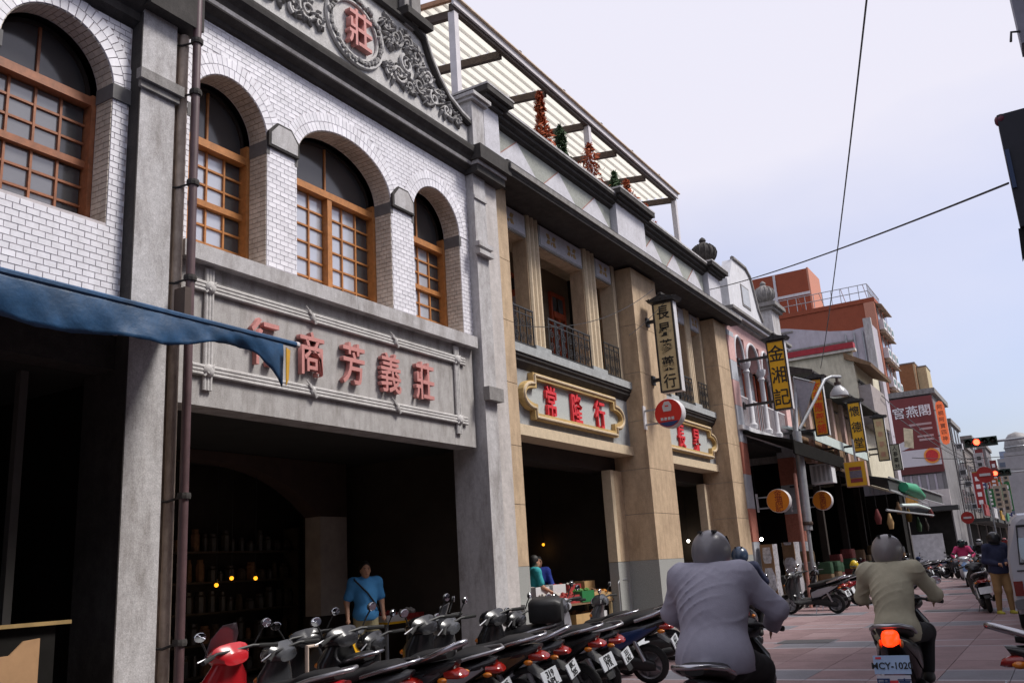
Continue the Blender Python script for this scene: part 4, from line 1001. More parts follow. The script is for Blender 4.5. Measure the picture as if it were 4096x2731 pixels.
CS = thing('cafe_sign', 'pale sign board with a dark swirl and a round orange badge under the maroon billboard', 'sign', (81.4, 9, 4.7))
part('board', MB().box(81.2, 81.4, 7.5, 10.4, 4.65, 5.95), mat('pale_sign', (.5, .46, .44), .7, .1), CS); part('swirl', MB().tube([(81.17, 9.0, 5.7), (81.17, 8.7, 5.3), (81.17, 8.4, 5.65), (81.17, 8.2, 5.3), (81.17, 8.5, 4.95)], .09, 6), M_IRON, CS); part('badge', MB().lathe([(.5, 0), (.5, .06), (.02, .06)], (81.12, 10.4, 5.25), 18, 'X'), mat('amber_badge', (.5, .25, .05), .6, .4, 8), CS)
# orange lantern-shaped sign on the corner
LS = thing('orange_blade_sign', 'long orange rounded blade sign beside the maroon billboard', 'sign', (82, 7.0, 9.5))
part('panel', MB().prism([(6.75, 9.9), (6.85, 9.55), (7.1, 9.45), (7.3, 9.55), (7.4, 9.9), (7.4, 12.6), (7.3, 12.95), (7.05, 13.05), (6.85, 12.95), (6.75, 12.6)], 81.0, 81.25, 'X'), mat('orange_sign', (.6, .13, .05), .6, .1, emit=(.8, .15, .04, .15)), LS)
for k in range(6): lettering('阿桐阿寶四神湯'[k], .42, (80.98, 7.08, 12.55-k*.52), M_IRON, LS, FACE_X, extrude=.01)
for z in (10.2, 12.3): part('bracket', MB().box(81.1, 81.16, 7.41, 7.62, z, z+.06), M_IRON, LS)
# far buildings on the left side of the street, and the ones that close the view
rn = random.Random(21)
far_spec = [(92.2, 9, 6.6, 12.5, (.25, .24, .25)), (102, 9, 6.5, 11.0, (.32, .28, .26)), (112, 8, 6.4, 12.8, (.22, .2, .2)), (121, 10, 6.3, 10.2, (.35, .32, .31)), (132, 10, 6.2, 13.5, (.28, .26, .27)), (143, 12, 6.0, 11.5, (.3, .24, .2))]
far_lab = ['grey shop house just past the maroon billboard', 'pinkish grey shop house past the billboard corner, second along', 'dark grey shop house with a tall parapet, third past the billboard', 'pale low shop house, fourth past the billboard', 'tall grey shop house, fifth past the billboard', 'brownish shop house at the end of the visible row']
FARH = []
signcols = [(.45, .03, .03), (.55, .35, .03), (.6, .58, .6), (.03, .2, .06), (.05, .06, .25), (.5, .4, .3), (.3, .04, .04), (.55, .14, .04)]
for i, (x, w, y, h, c) in enumerate(far_spec):
    T = thing('far_shophouse', far_lab[i], 'shophouse', (x+w/2, y+1, 0), 'shop houses beyond the billboard')
    FARH.append(T)
    mm = mat('far_wall_%d' % i, tuple(v*.6 for v in c), .9, .25, 1, stain=.4)
    part('wall', MB().box(x, x+w-.1, y+.9, y+9, 0, h), mm, T); part('parapet', MB().box(x-.1, x+w, y+.7, y+9, h+.001, h+.4), M_MIDST, T)
    part('shop_canopy', MB().box(x, x+w-.1, y-1.0, y+.89, 3.4, 3.7), M_SHEETD, T); part('shop_opening', MB().box(x+.3, x+w-.4, y+.8, y+.899, .1, 3.3), M_DARK, T)
    for f in range(2 if h < 11.5 else 3):
        for k in range(3):
            part('window', MB().box(x+.6+k*w/3.2, x+.6+k*w/3.2+1.5, y+.82, y+.899, 4.7+f*2.9, 6.4+f*2.9), M_GLASSD, T)
            part('side_window', MB().box(x-.05, x-.001, y+1.3+k*2.2, y+2.6+k*2.2, 4.7+f*2.9, 6.4+f*2.9), M_GLASSD, T)
sl_ = ['tall red', 'amber yellow', 'white', 'green', 'dark blue', 'tan', 'maroon', 'orange']
for k in range(22):
    x = 87+k*2.3; c = k % 8; z0 = rn.uniform(3.8, 7.5); h = rn.uniform(1.6, 3.6); y = rn.uniform(4.9, 6.2)
    o = thing('blade_sign', '%s blade sign, number %s along the far row past the billboard' % (sl_[c], ['one', 'two', 'three', 'four', 'five', 'six', 'seven', 'eight', 'nine', 'ten', 'eleven', 'twelve', 'thirteen', 'fourteen', 'fifteen', 'sixteen', 'seventeen', 'eighteen', 'nineteen', 'twenty', 'twenty-one', 'twenty-two'][k]), 'sign', (x, y, z0), 'blade signs along the far street')
    part('panel', MB().box(x, x+.2, y-.34, y+.34, z0, z0+h), mat('blade_%d' % c, tuple(q*.6 for q in signcols[c]), .6, .2, 3), o)
    part('frame', MB().box(x-.02, x+.22, y+.341, y+.40, z0-.05, z0+h+.05), M_STEELW, o); part('bracket', MB().box(x+.05, x+.12, y+.401, 7.2, z0+h*.7, z0+h*.7+.07), M_IRON, o)
    for q in range(4): part('mark', MB().box(x-.015, x-.001, y-.16, y+.16, z0+h*(.10+.22*q), z0+h*(.10+.22*q)+h*.12), M_WP if c not in (1, 2, 5) else M_IRON, o)
OF = thing('office_block', 'wide grey office block with rows of windows closing the view down the street', 'office block', (215, 6, 0))
part('body', MB().box(210, 230, -12, 9.5, 0, 18.0), M_OFF, OF); part('roof_plant', MB().box(212, 225, 2, 9, 18.01, 19.6), mat('blue_grey_metal', (.2, .24, .33), .6), OF)
for f in range(8): part('window_band', MB().box(209.9, 209.99, -11.5, 9.2, 3.0+f*1.9, 3.9+f*1.9), mat('band_glass', (.09, .11, .15), .3), OF)
TW2 = thing('domed_water_tower', 'grey ribbed dome on a far roof above the traffic light', 'dome', (190, 4.6, 14))
part('dome', MB().lathe([(2.2, 0), (2.3, 1.2), (2.0, 2.5), (1.3, 3.4), (.1, 3.8)], (190, 4.8, 17.2), 16), mat('dome_metal', (.2, .19, .19), .6, .3, 2), TW2, True)
part('base', MB().box(187.5, 192.5, 2.3, 7.3, 0, 17.2), M_OFF, TW2)
part('ring', MB().lathe([(2.36, .9), (2.45, 1.0), (2.36, 1.1)], (190, 4.8, 17.2), 16), M_STEEL, TW2)
# opposite side: one house corner and the dark sign box over the road

M_PLASG = mat('grille_grey', (.06, .06, .065), .7, .1)
OPM = [mat('opp_wall_%d' % i, c, .85, .2, 2, stain=.3) for i, c in enumerate(((.26, .22, .2), (.34, .3, .26), (.2, .2, .22), (.3, .2, .16)))]
def row_house(x, w, y0, y1, yf, h, m, label, sgn):
    T = thing('street_house', label, 'house', (x+w/2, (y0+y1)/2, 0), 'other houses lining the street')
    part('wall', MB().box(x, x+w-.05, y0, y1, 3.3, h), m, T); part('parapet', MB().box(x-.02, x+w-.04, y0-.05, y1+.05, h+.001, h+.4), M_MIDST, T)
    part('back_wall', MB().box(x, x+w-.05, min(yf+sgn*2.8, yf+sgn*3.0), max(yf+sgn*2.8, yf+sgn*3.0), 0, 3.29), M_DARK, T)
    for p in (x, x+w-.45): part('post', MB().box(p, p+.4, min(yf, yf+sgn*.4), max(yf, yf+sgn*.4), 0, 3.29), m, T)
    for k in range(int(w//2)):
        f = part('window', MB().box(x+.6+k*1.9, x+1.8+k*1.9, min(yf-sgn*.02, yf-sgn*.06), max(yf-sgn*.02, yf-sgn*.06), 4.6, 6.4), M_GLASSD, T)
        part('window_frame', MB().box(x+.5+k*1.9, x+1.9+k*1.9, min(yf-sgn*.01, yf-sgn*.09), max(yf-sgn*.01, yf-sgn*.09), 4.45, 4.59).box(x+.5+k*1.9, x+1.9+k*1.9, min(yf-sgn*.01, yf-sgn*.09), max(yf-sgn*.01, yf-sgn*.09), 6.41, 6.55), M_MIDST, f)
labs = ['brown', 'tan', 'slate grey', 'brick brown']
for i in range(4): row_house(20.2+i*9, 8.9, -9, -2.6, -2.6, 8.6+.5*(i % 3), OPM[i], labs[i]+' arcade house on the opposite side, past the hanging sign box', -1)
for i in range(4): row_house(8.5-9*(i+1), 8.9, -9, -2.6, -2.6, 8.9-.4*(i % 2), OPM[(i+2) % 4], labs[(i+2) % 4]+' arcade house on the opposite side, before the hanging sign box', -1)
for i in range(3): row_house(1.0-8*(i+1), 7.95, D, D+8, D, 8.4, OPM[(i+1) % 4], labs[(i+1) % 4]+' arcade house before the white tiled shophouse', 1)

# balconies, air conditioners and grilles on the far fronts
rn5 = random.Random(9)
for i, (x, w, y, h, c) in enumerate(far_spec):
    for k in range(4):
        xx = x+rn5.uniform(.3, w-1.4); z = rn5.uniform(4.2, h-1.5)
        o = part('air_conditioner', MB().box(xx, xx+.8, y+.25, y+.81, z, z+.55), M_WHT if k % 2 else M_STEEL, FARH[i]); part('grille', MB().box(xx-.02, xx-.001, y+.3, y+.75, z+.08, z+.47), M_PLASG, o)
for i in range(4):
    x = 86+i*11
    T = thing('shop_lightbox', '%s shop light box above the far awnings, %s past the billboard' % (('red', 'white', 'amber', 'green')[i], ('first', 'second', 'third', 'fourth')[i]), 'sign', (x, 5.6, 3.8), 'light boxes above the far awnings')
    part('panel', MB().box(x, x+4.5, 5.45, 5.6, 3.75, 4.7), mat('lightbox_%d' % i, ((.2, .02, .02), (.4, .39, .4), (.35, .2, .03), (.03, .14, .06))[i], .6, .3, 2), T); part('frame', MB().box(x-.05, x+4.55, 5.61, 5.7, 3.7, 4.75), M_STEEL, T)
# ------------------------------------------------------------------ blade signs on brackets
M_YEL = mat('yellow_sign_enamel', (.66, .36, .012), .45, .06, 6, spec=.4)
M_AMB = mat('amber_sign_enamel', (.68, .30, .012), .45, .06, 6, spec=.4)
M_BLK = mat('black_paint', (.012, .012, .012), .5, 0)
M_SIGNCR = mat('aged_cream_sign', (.56, .45, .25), .6, .12, 8)
M_SIGNGR = mat('pale_green_sign', (.42, .43, .33), .6, .12, 8)
M_RIM = mat('sign_rim_white', (.55, .53, .54), .5, .1)
M_REDCH = mat('vermilion_paint', (.66, .05, .012), .5, 0)
def blade(label, x, y0, y1, z0, z1, face, chars, chm, size, roof=True, ywall=D, bz=(.14, .86), name='blade_sign', frame=M_DARKST, side=M_RIM, wide=.24, sp=None, chscale=(.9, 1.0, 1)):
    """board facing -X with its edge to the wall; little tiled roof on top; two iron brackets"""
    ym = (y0+y1)/2; T = thing(name, label, 'sign', (x, ym, z0), 'shop signs on brackets along the house fronts')
    part('board', MB().box(x, x+wide, y0, y1, z0, z1), side, T)
    part('face', MB().box(x-.012, x-.001, y0+.035, y1-.035, z0+.035, z1-.035), face, T)
    fr = MB(); w = .035
    for a, b, c, d in ((y0-.005, y0+w, z0, z1), (y1-w, y1+.005, z0, z1), (y0+w, y1-w, z0-.005, z0+w), (y0+w, y1-w, z1-w, z1+.005)): fr.box(x-.03, x+.02, a, b, c, d)
    part('frame', fr, frame, T)
    n = len(chars); hh = (z1-z0-.10)/n
    for i, c in enumerate(chars):
        lettering(c, size, (x-.02, ym, z1-.05-hh*(i+.5)), chm, T, FACE_X, extrude=.004, bold=.004 if size > .3 else .002, scale=chscale)
    if roof:
        hw = (y1-y0)/2+.13; m = MB()
        m.prism([(ym-hw, z1+.10), (ym-hw+.06, z1+.02), (ym+hw-.06, z1+.02), (ym+hw, z1+.10), (ym+hw*.7, z1+.10), (ym+.05, z1+.17), (ym-.05, z1+.17), (ym-hw*.7, z1+.10)], x-.10, x+wide+.10, 'X')
        r = part('sign_roof', m, M_IRON, T)
        for k in range(5): part('roof_rib', MB().tube([(x-.13, ym-hw*.75+k*hw*.375, z1+.09), (x+wide+.13, ym-hw*.75+k*hw*.375, z1+.09)], .022, 5), M_DARKST, r)
        part('ridge', MB().box(x-.12, x+wide+.12, ym-.04, ym+.04, z1+.171, z1+.23), M_DARKST, r)
    for f in bz:
        z = z0+(z1-z0)*f
        b = part('bracket', MB().box(x+wide*.4, x+wide*.4+.07, y1+.006, ywall-.02, z-.04, z+.04), M_IRON, T)
        part('bracket_foot', MB().box(x+wide*.2, x+wide*.9, ywall-.05, ywall-.001, z-.11, z+.11), M_IRON, b)
    return T
blade('tall cream board sign with five black characters 長昇蔘藥行 and tiled roof on beige column', 19.75, 7.05, 7.56, 5.38, 7.56, M_SIGNCR, '長昇蔘藥行', M_BLK, .36, bz=(.16, .82))
blade('large yellow sign reading 金湘記 in black under a dark tiled roof', 27.1, 6.30, 6.84, 5.74, 7.86, M_YEL, '金湘記', M_BLK, .54, bz=(.14, .80))
blade('orange-yellow sign with five red characters behind the triangular steel sign', 31.0, 6.14, 6.57, 5.30, 7.22, M_AMB, '太和應藥鋪', M_REDCH, .34, bz=(.12,))
blade('small yellow sign reading 懷德堂 in black', 36.0, 5.86, 6.34, 5.12, 7.02, M_YEL, '懷德堂', M_BLK, .42, bz=(.14,))
blade('tall faded cream sign with faint pink characters under a dark roof', 42.0, 5.96, 6.42, 5.23, 7.10, M_SIGNCR, '同泰蔘藥', mat('faded_pink_paint', (.55, .28, .20), .6, 0), .26, bz=(.3,))
blade('small pale green sign with dark characters beside the maroon billboard', 48.0, 6.30, 6.76, 5.24, 6.52, M_SIGNGR, '人蔘藥材', M_BLK, .26, roof=False, bz=(.7,))
# square poster box
PB = thing('poster_lightbox', 'yellow-edged poster box with dark printed panel under the white awning', 'sign', (33.1, 5.9, 3.7))
part('box', MB().box(33.0, 33.35, 5.52, 6.22, 3.66, 4.52), M_PKP, PB); part('border', MB().box(32.985, 32.999, 5.54, 6.20, 3.68, 4.50), M_YEL, PB)
for k, (z0, z1, c) in enumerate(((3.80, 3.93, (.22, .03, .03)), (3.95, 4.20, (.14, .12, .15)), (4.22, 4.33, (.25, .03, .04)))): part('print_band', MB().box(32.97, 32.984, 5.66, 6.06, z0, z1), mat('poster_%d' % k, c, .6, .4, 20), PB)
part('hanger', MB().box(33.1, 33.16, 5.8, 5.86, 4.521, 5.3), M_STEEL, PB)
# round signs
def disc_sign(label, x, y, z, r, face, ywall, name='round_sign'):
    T = thing(name, label, 'sign', (x, y, z-r))
    part('drum', MB().lathe([(r*.96, 0), (r, .03), (r, .22), (r*.96, .25)], (x, y, z), 28, 'X'), M_RIM, T, 50)
    f = part('face', MB().lathe([(r*.94, -.012), (r*.94, -.001)], (x, y, z), 28, 'X'), face, T)
    b = part('bracket', MB().box(x+.1, x+.14, y+r*.9, ywall-.02, z+.12, z+.16).box(x+.1, x+.14, y+r*.9, ywall-.02, z-.2, z-.16), M_STEEL, T)
    part('wall_plate', MB().box(x+.06, x+.2, ywall-.03, ywall-.001, z-.28, z+.26), M_RIM, b)
    return T
M_REDS = mat('red_sign_acrylic', (.60, .025, .015), .35, .04, 6, spec=.5)
rd = disc_sign('bright red round sign with white emblem on the beige column', 19.0, 7.16, 4.76, .335, M_REDS, D)
part('emblem', MB().prism([(7.08, 4.80), (7.26, 4.80), (7.28, 4.92), (7.24, 4.98), (7.22, 5.02), (7.12, 5.02), (7.09, 4.98), (7.06, 4.92)], 18.968, 18.986, 'X'), M_RIM, rd)
part('emblem_slot', MB().box(18.964, 18.967, 7.13, 7.21, 4.90, 4.935), M_REDS, rd)
for k in range(4): part('small_character', MB().box(18.97, 18.986, 7.28-k*.085, 7.34-k*.085, 4.60, 4.665), M_RIM, rd)
part('blue_base', MB().prism([(7.16+.30*cos(a), 4.76+.30*sin(a)) for a in [pi*1.22+.1*i for i in range(18) if pi*1.22+.1*i < pi*1.78]], 18.972, 18.986, 'X'), mat('navy_acrylic', (.02, .05, .16), .4, 0), rd)
M_DRED = mat('dark_red_paint', (.22, .012, .008), .5, 0)
M_ORS = mat('orange_round_acrylic', (.62, .20, .008), .4, .06, 6)
o1 = disc_sign('round orange sign hanging between the beige column and the lamp pole', 27.2, 7.13, 3.09, .35, M_ORS, D)
for i, c in enumerate('金湘記'): lettering(c, .24, (27.18, 7.11, 3.30-i*.21), M_DRED, o1, FACE_X, extrude=.003)
o2 = disc_sign('round orange sign hanging past the lamp pole under the air conditioner', 31.2, 6.73, 3.20, .32, M_ORS, D)
for i, c in enumerate('金湘記'): lettering(c, .22, (31.18, 6.71, 3.39-i*.19), M_DRED, o2, FACE_X, extrude=.003)
# air conditioner and white shop boxes under the awning
AC = thing('air_conditioner', 'white outdoor air conditioner unit under the white sheet awning', 'air conditioner', (31.9, 6.7, 3.8))
part('case', MB().box(31.5, 32.1, 6.35, 7.05, 3.78, 4.42), M_WHT, AC)
for k in range(4): part('louvre', MB().box(31.47, 31.499, 6.42+k*.15, 6.50+k*.15, 3.84, 4.36), mat('louvre_grey', (.3, .3, .31), .6, 0), AC)
part('bracket', MB().box(31.5, 32.1, 7.051, D, 3.74, 3.80), M_IRON, AC)
# ------------------------------------------------------------------ lamp pole with triangular sign
PL = thing('street_lamp', 'grey steel street lamp pole with curved arm and white bell lamp', 'street lamp', (28.0, 6.6, 0))
part('pole', MB().tube([(28.0, 6.6, 0), (28.15, 6.6, 2.3), (28.2, 6.6, 2.6)], .06, 10).tube([(28.17, 6.6, 2.2), (28.45, 6.6, 5.2)], .13, 12), M_STEEL, PL, True)
part('pole_upper', MB().tube([(28.44, 6.6, 5.2), (29.1, 6.58, 6.85)], .055, 8), M_STEEL, PL, True)
part('pole_upper', MB().tube([(28.36, 6.68, 2.2), (28.75, 6.72, 6.9)], .045, 8), M_STEEL, PL, True)
part('arm', MB().tube([(28.8, 6.6, 5.3), (29.6, 6.15, 6.3), (30.2, 5.88, 7.0), (30.5, 5.72, 7.12), (30.9, 5.5, 7.14)], .05, 8), M_STEEL, PL, True)
part('lamp_neck', MB().tube([(30.75, 5.6, 7.12), (30.75, 5.6, 6.85)], .05, 8).lathe([(.11, 0), (.11, .09)], (30.75, 5.6, 6.86), 10), M_STEELB, PL)
part('lamp_bell', MB().lathe([(.26, 0), (.30, .02), (.29, .12), (.21, .26), (.11, .36), (.06, .42)], (30.75, 5.6, 6.46), 16), mat('lamp_glass_grey', (.36, .36, .37), .25, .1, 5), PL, True)
part('pole_collar', MB().lathe([(.16, 0), (.17, .05), (.16, .10)], (28.18, 6.6, 2.35), 12), M_STEELB, PL)
part('bundled_pole', MB().tube([(27.7, 6.72, 0), (27.95, 6.72, 3.9)], .05, 8), mat('banded_pink_pole', (.42, .20, .16), .8, .5, 1.3), PL)
TS = thing('triangle_sign', 'grey triangular steel sign frame fixed to the lamp pole', 'sign', (29, 6.3, 5.5))
part('plate', MB().prism([(6.55, 6.95), (5.98, 6.72), (6.50, 5.55)], 28.95, 28.99, 'X'), mat('back_of_sign', (.30, .29, .33), .6, .15, 8), TS)
part('rim', MB().tube([(28.94, 6.58, 7.0), (28.94, 5.94, 6.74), (28.94, 6.52, 5.5), (28.94, 6.58, 7.0)], .03, 6), M_STEEL, TS)
# ------------------------------------------------------------------ traffic signals and no-entry signs far along the street
M_SIG = mat('dark_green_signal_box', (.012, .03, .022), .5, .1)
M_LENS = mat('unlit_lens', (.02, .025, .02), .2, 0)
M_REDL = mat('lit_red_lens', (.8, .02, .01), .3, 0, emit=(1, .035, .015, 5.5))
M_NOE = mat('no_entry_red', (.36, .02, .015), .5, .1)
def signal(label, X, y0, y1, z, h):
    T = thing('traffic_signal', label, 'traffic light', (X, y1, z))
    part('housing', MB().box(X, X+.3, y0, y1, z-h/2, z+h/2), M_SIG, T)
    n = 4; w = (y1-y0)/n; r = min(h*.40, w*.40)
    for i in range(n):
        y = y1-w*(i+.5)
        lit = i == 1
        part('lens', MB().lathe([(r, 0), (r*.8, -.03), (.01, -.05)], (X, y, z), 14, 'X'), M_REDL if lit else M_LENS, T, True)
        part('visor', MB().prism([(y+r*1.12*cos(a), z+r*1.12*sin(a)) for a in [pi*k/8 for k in range(9)]]+[(y+r*1.02*cos(a), z+r*1.02*sin(a)) for a in [pi*k/8 for k in range(8, -1, -1)]], X-.18, X-.001, 'X'), M_SIG, T)
    part('mast_arm', MB().tube([(X+.35, y1-.1, z-.02), (X+.35, -2.0, z+.02)], .05, 8), M_STEEL, T)
    part('mast', MB().tube([(X+.35, -2.0, 0), (X+.35, -2.0, z+.2)], .10, 10), M_STEEL, T)
signal('dark horizontal traffic signal with lit red lamp high over the pink-topped rider', 40, 1.68, 2.84, 5.38, .34)
signal('dark horizontal traffic signal with lit red lamp level with the larger no entry disc', 56, 2.0, 3.2, 5.15, .36)
def noentry(label, X, y, z, r):
    T = thing('no_entry_sign', label, 'road sign', (X, y, 0))
    part('disc', MB().lathe([(r, 0), (r, .03), (.01, .035)], (X, y, z), 22, 'X'), M_NOE, T); part('bar', MB().box(X-.03, X-.001, y-r*.62, y+r*.62, z-r*.16, z+r*.16), M_RIM, T)
    part('post', MB().tube([(X+.08, y, 0), (X+.08, y, z+r)], .035, 6), M_STEEL, T)
noentry('larger red no entry disc with white bar beside a traffic signal', 46, 2.68, 4.48, .36)
noentry('smaller red no entry disc low over the far scooters', 46, 3.70, 2.66, .27)
# ------------------------------------------------------------------ overhead wires
def wire(label, a, b, sag, r=.012):
    a, b = Vector(a), Vector(b); pts = []
    for i in range(25):
        t = i/24; p = a.lerp(b, t); p.z -= sag*4*t*(1-t); pts.append(p)
    solo('overhead_wire', MB().tube(pts, r, 5), M_IRON, label, 'wire', 'overhead wires across the street', base=tuple(a))
wire('long thin wire rising from the cream house over the street', at(1885, 845, X=47.2), at(1995, -40, X=14.0), .25, .018)
wire('wire crossing the street from beige eave to the dark hanging sign', at(1630, 665, Y=D-.4), (9.2, -.12, 4.75), .10, .012)
wire('thin slack cable strung along the beige balconies', at(1180, 745, Y=YW-.25), at(1500, 665, Y=D-.45), .35, .008)
wire('thin slack cable beneath the first one along the balconies', at(1445, 770, Y=D-.03), at(1530, 690, Y=7.2), .05, .008)
for i, (a_, b_, sg, lb) in enumerate((((50, 7.0, 9.3), (92, 5.8, 8.6), .5, 'sagging cable from the cream house to the far row'), ((52, 6.9, 8.6), (110, 5.6, 9.2), .7, 'long sagging cable past the maroon billboard'), ((62, 7.5, 7.0), (70, -2.4, 7.4), .4, 'cable crossing the road before the billboard'), ((90, 6.5, 8.2), (96, -2.5, 8.0), .4, 'cable crossing the road past the billboard'), ((84, 7.2, 10.5), (150, 5.5, 10.0), .8, 'highest sagging cable along the far row'))): wire(lb, a_, b_, sg, .025)
# ------------------------------------------------------------------ opposite side of the street: hanging box sign on its house corner
M_OPP = mat('opposite_grey_wall', (.22, .22, .25), .85, .2, 2)
OP = thing('opposite_house', 'grey corner of the house on the opposite side of the street', 'house', (12.5, -3, 0))
part('wall', MB().box(8.6, 20, -6, -2.6, 3.2, 10.5), M_OPP, OP); part('post', MB().box(8.6, 9.0, -3.0, -2.6, 0, 3.199), M_OPP, OP); part('post', MB().box(19.6, 20, -3.0, -2.6, 0, 3.199), M_OPP, OP)
part('balcony_edge', MB().box(8.6, 20, -2.59, -2.35, 5.0, 5.4), M_MIDST, OP)
HS = thing('hanging_sign_box', 'dark hanging sign box with ragged valance over the opposite kerb', 'sign', (9.1, -.9, 3.9))
part('box', MB().box(9.0, 9.4, -1.9, -.14, 4.25, 5.36), mat('very_dark_sign', (.018, .02, .03), .7, .2), HS)
vl = [(-1.9, 4.249), (-.12, 4.249)]
for i in range(19): vl.append((-.10-.095*i+(.03 if i % 2 else 0), 3.95+(.10 if i % 2 else 0)+.004*i))
part('valance', MB().prism(vl, 9.05, 9.12, 'X'), mat('black_cloth', (.012, .013, .014), .95, .2), HS)
part('corner_ball', MB().ball((9.05, -.17, 5.32), .06, 10, 7), mat('maroon_ball', (.10, .012, .03), .5), HS, True)
part('blue_patch', MB().box(8.985, 8.999, -.18, -.145, 4.62, 5.0), mat('blue_print', (.015, .04, .11), .5, 0), HS)
part('bracket', MB().box(9.15, 9.22, -2.6, -1.901, 5.1, 5.2), M_IRON, HS)
LB = thing('wall_lamp_bracket', 'grey panel with small hooked bracket high on the opposite house', 'bracket', (9.1, -.6, 5.9))
part('panel', MB().box(9.0, 9.3, -2.34, -.46, 6.0, 6.9), mat('grey_panel', (.20, .20, .25), .6, .3, 3), LB); part('arm', MB().box(9.1, 9.2, -2.6, -2.341, 6.4, 6.5), M_IRON, LB)
part('hook', MB().tube([(9.0, -.47, 6.12), (8.98, -.40, 6.13), (8.97, -.38, 6.03)], .012, 6), M_IRON, LB)
# ------------------------------------------------------------------ blue shop awning of house A
AW = thing('blue_awning', 'blue tarpaulin awning on a pipe with ragged yellow-edged corner', 'awning', (3.5, 6.9, 3.4))
M_TARP = mat('blue_tarpaulin', (.016, .062, .145), .5, .35, 5, .15, 25, stain=.5)
part('front_pipe', MB().tube([(-1.5, 5.97, 3.735), (6.12, 5.97, 3.735)], .028, 8), M_TARP, AW)
part('pipe_end', MB().tube([(6.121, 5.97, 3.735), (6.16, 5.97, 3.735)], .03, 8), M_STEELW, AW)
def cloth(pts_fn, nu, nv, name, m):
    mb = MB(); o = 0
    for i in range(nu+1):
        for j in range(nv+1): mb.v.append(tuple(pts_fn(i/nu, j/nv)))
    for i in range(nu):
        for j in range(nv): a = i*(nv+1)+j; mb.f.append((a, a+nv+1, a+nv+2, a+1))
    o = part(name, mb, m, AW, True)
    sm = o.modifiers.new('thickness', 'SOLIDIFY'); sm.thickness = .004
    return o
cloth(lambda u, v: (-1.5+7.45*u, 6.0+1.75*v, 3.75+.55*v-.10*sin(pi*v)*(1+.3*sin(9*u))), 40, 10, 'roof_cloth', M_TARP)
def val(u, v):
    x = -1.5+7.45*u; h = .29+.03*sin(x*2.1)+.02*sin(x*5.3+1)
    if x > 4.6: h -= .10*min(1, (x-4.6)/.5)
    if x > 5.55: h += .24*((x-5.55)/.4)**2
    return (x, 5.96-.03*sin(x*3.1)*v*v-.010*v*(1-v)*4+.016*sin(x*9+3*v)*v*v+.012*sin(x*23-5*v)*v+.006*sin(x*47+9*v)*v, 3.735-h*v)
cloth(val, 110, 8, 'valance', M_TARP)
part('yellow_hem', MB().prism([(5.935, 3.66), (5.985, 3.64), (5.965, 3.36), (5.935, 3.30)], 5.90, 5.91, 'Y'), mat('yellow_hem_cloth', (.55, .30, .03), .8), AW)
for x in (-.5, 2.0): part('strut', MB().tube([(x, 6.0, 3.68), (x, D-.01, 3.2)], .022, 6), M_STEEL, AW)
part('valance_lamp', MB().box(6.02, 6.10, D-.36, D-.19, 4.30, 4.62), M_STEELB, AW)
# ------------------------------------------------------------------ scooters
M_RUB = mat('tyre_rubber', (.018, .018, .018), .85, .2, 20)
M_SEATV = mat('black_seat_vinyl', (.014, .014, .015), .55, .1, 8, .05, 80)
M_PLAS = mat('black_plastic', (.018, .018, .019), .5, .15, 10)
M_ALU = mat('cast_aluminium', (.42, .42, .44), .35, .15, 12, metal=.8)
M_CHR = mat('chrome_rail', (.42, .42, .45), .26, .05, 8, metal=.95)
M_TAILR = mat('red_tail_lens', (.26, .012, .008), .15, .1, 30, spec=.7)
M_AMBER = mat('amber_lens', (.55, .16, .01), .2, .1, 30, spec=.7)
M_CLEAR = mat('headlight_lens', (.55, .57, .62), .1, .1, 20, metal=.4, spec=.7)
M_MIRR = mat('mirror_glass', (.75, .77, .82), .03, 0, metal=1.)
M_PLATE = mat('licence_plate_white', (.60, .63, .66), .4, .08, 20)
def paint(name, c, r=.25): return mat('paint_'+name, c, r, .06, 6, spec=.6)
P_BLK, P_GRY, P_SIL, P_RED, P_BLU, P_WHT, P_BRN = paint('black', (.014, .014, .016)), paint('graphite', (.05, .052, .058)), paint('silver', (.33, .33, .36)), paint('red', (.42, .012, .018)), paint('navy', (.015, .035, .12)), paint('white', (.55, .55, .57)), paint('bronze', (.12, .07, .04))
_SM = {}
def V(x, y, z): return Vector((x, y, z))
def sec(x, z, w, h, e=2.6, tilt=0.):
    return (V(x, 0, z), V(0, w, 0), V(-sin(tilt)*h, 0, cos(tilt)*h), e)
def smesh(key, fn, smooth=45):
    if key not in _SM: _SM[key] = fn().mesh(key.split('.')[0], (0, 0, 0), smooth)
    return _SM[key]
def tyre():
    m = MB(); prof = []
    for i in range(11):
        a = pi*(i/10)-pi/2; prof.append((.185+.058*cos(a), .055*sin(a)))
    return m.lathe(prof+[(.17, .05), (.17, -.05)], (0, 0, 0), 24, 'Y')
def rim():
    m = MB().lathe([(.172, -.04), (.172, .04), (.155, .03), (.155, -.03)], (0, 0, 0), 24, 'Y').lathe([(.04, -.05), (.05, 0), (.04, .05)], (0, 0, 0), 10, 'Y')
    for k in range(5):
        a = 2*pi*k/5; m.tube([(.03*cos(a), 0, .03*sin(a)), (.16*cos(a), 0, .16*sin(a))], [.022, .016], 6)
    return m
def mirror_stem(s): return MB().tube([(.42, s*.24, 1.04), (.40, s*.28, 1.11), (.38, s*.32, 1.165)], .008, 6)
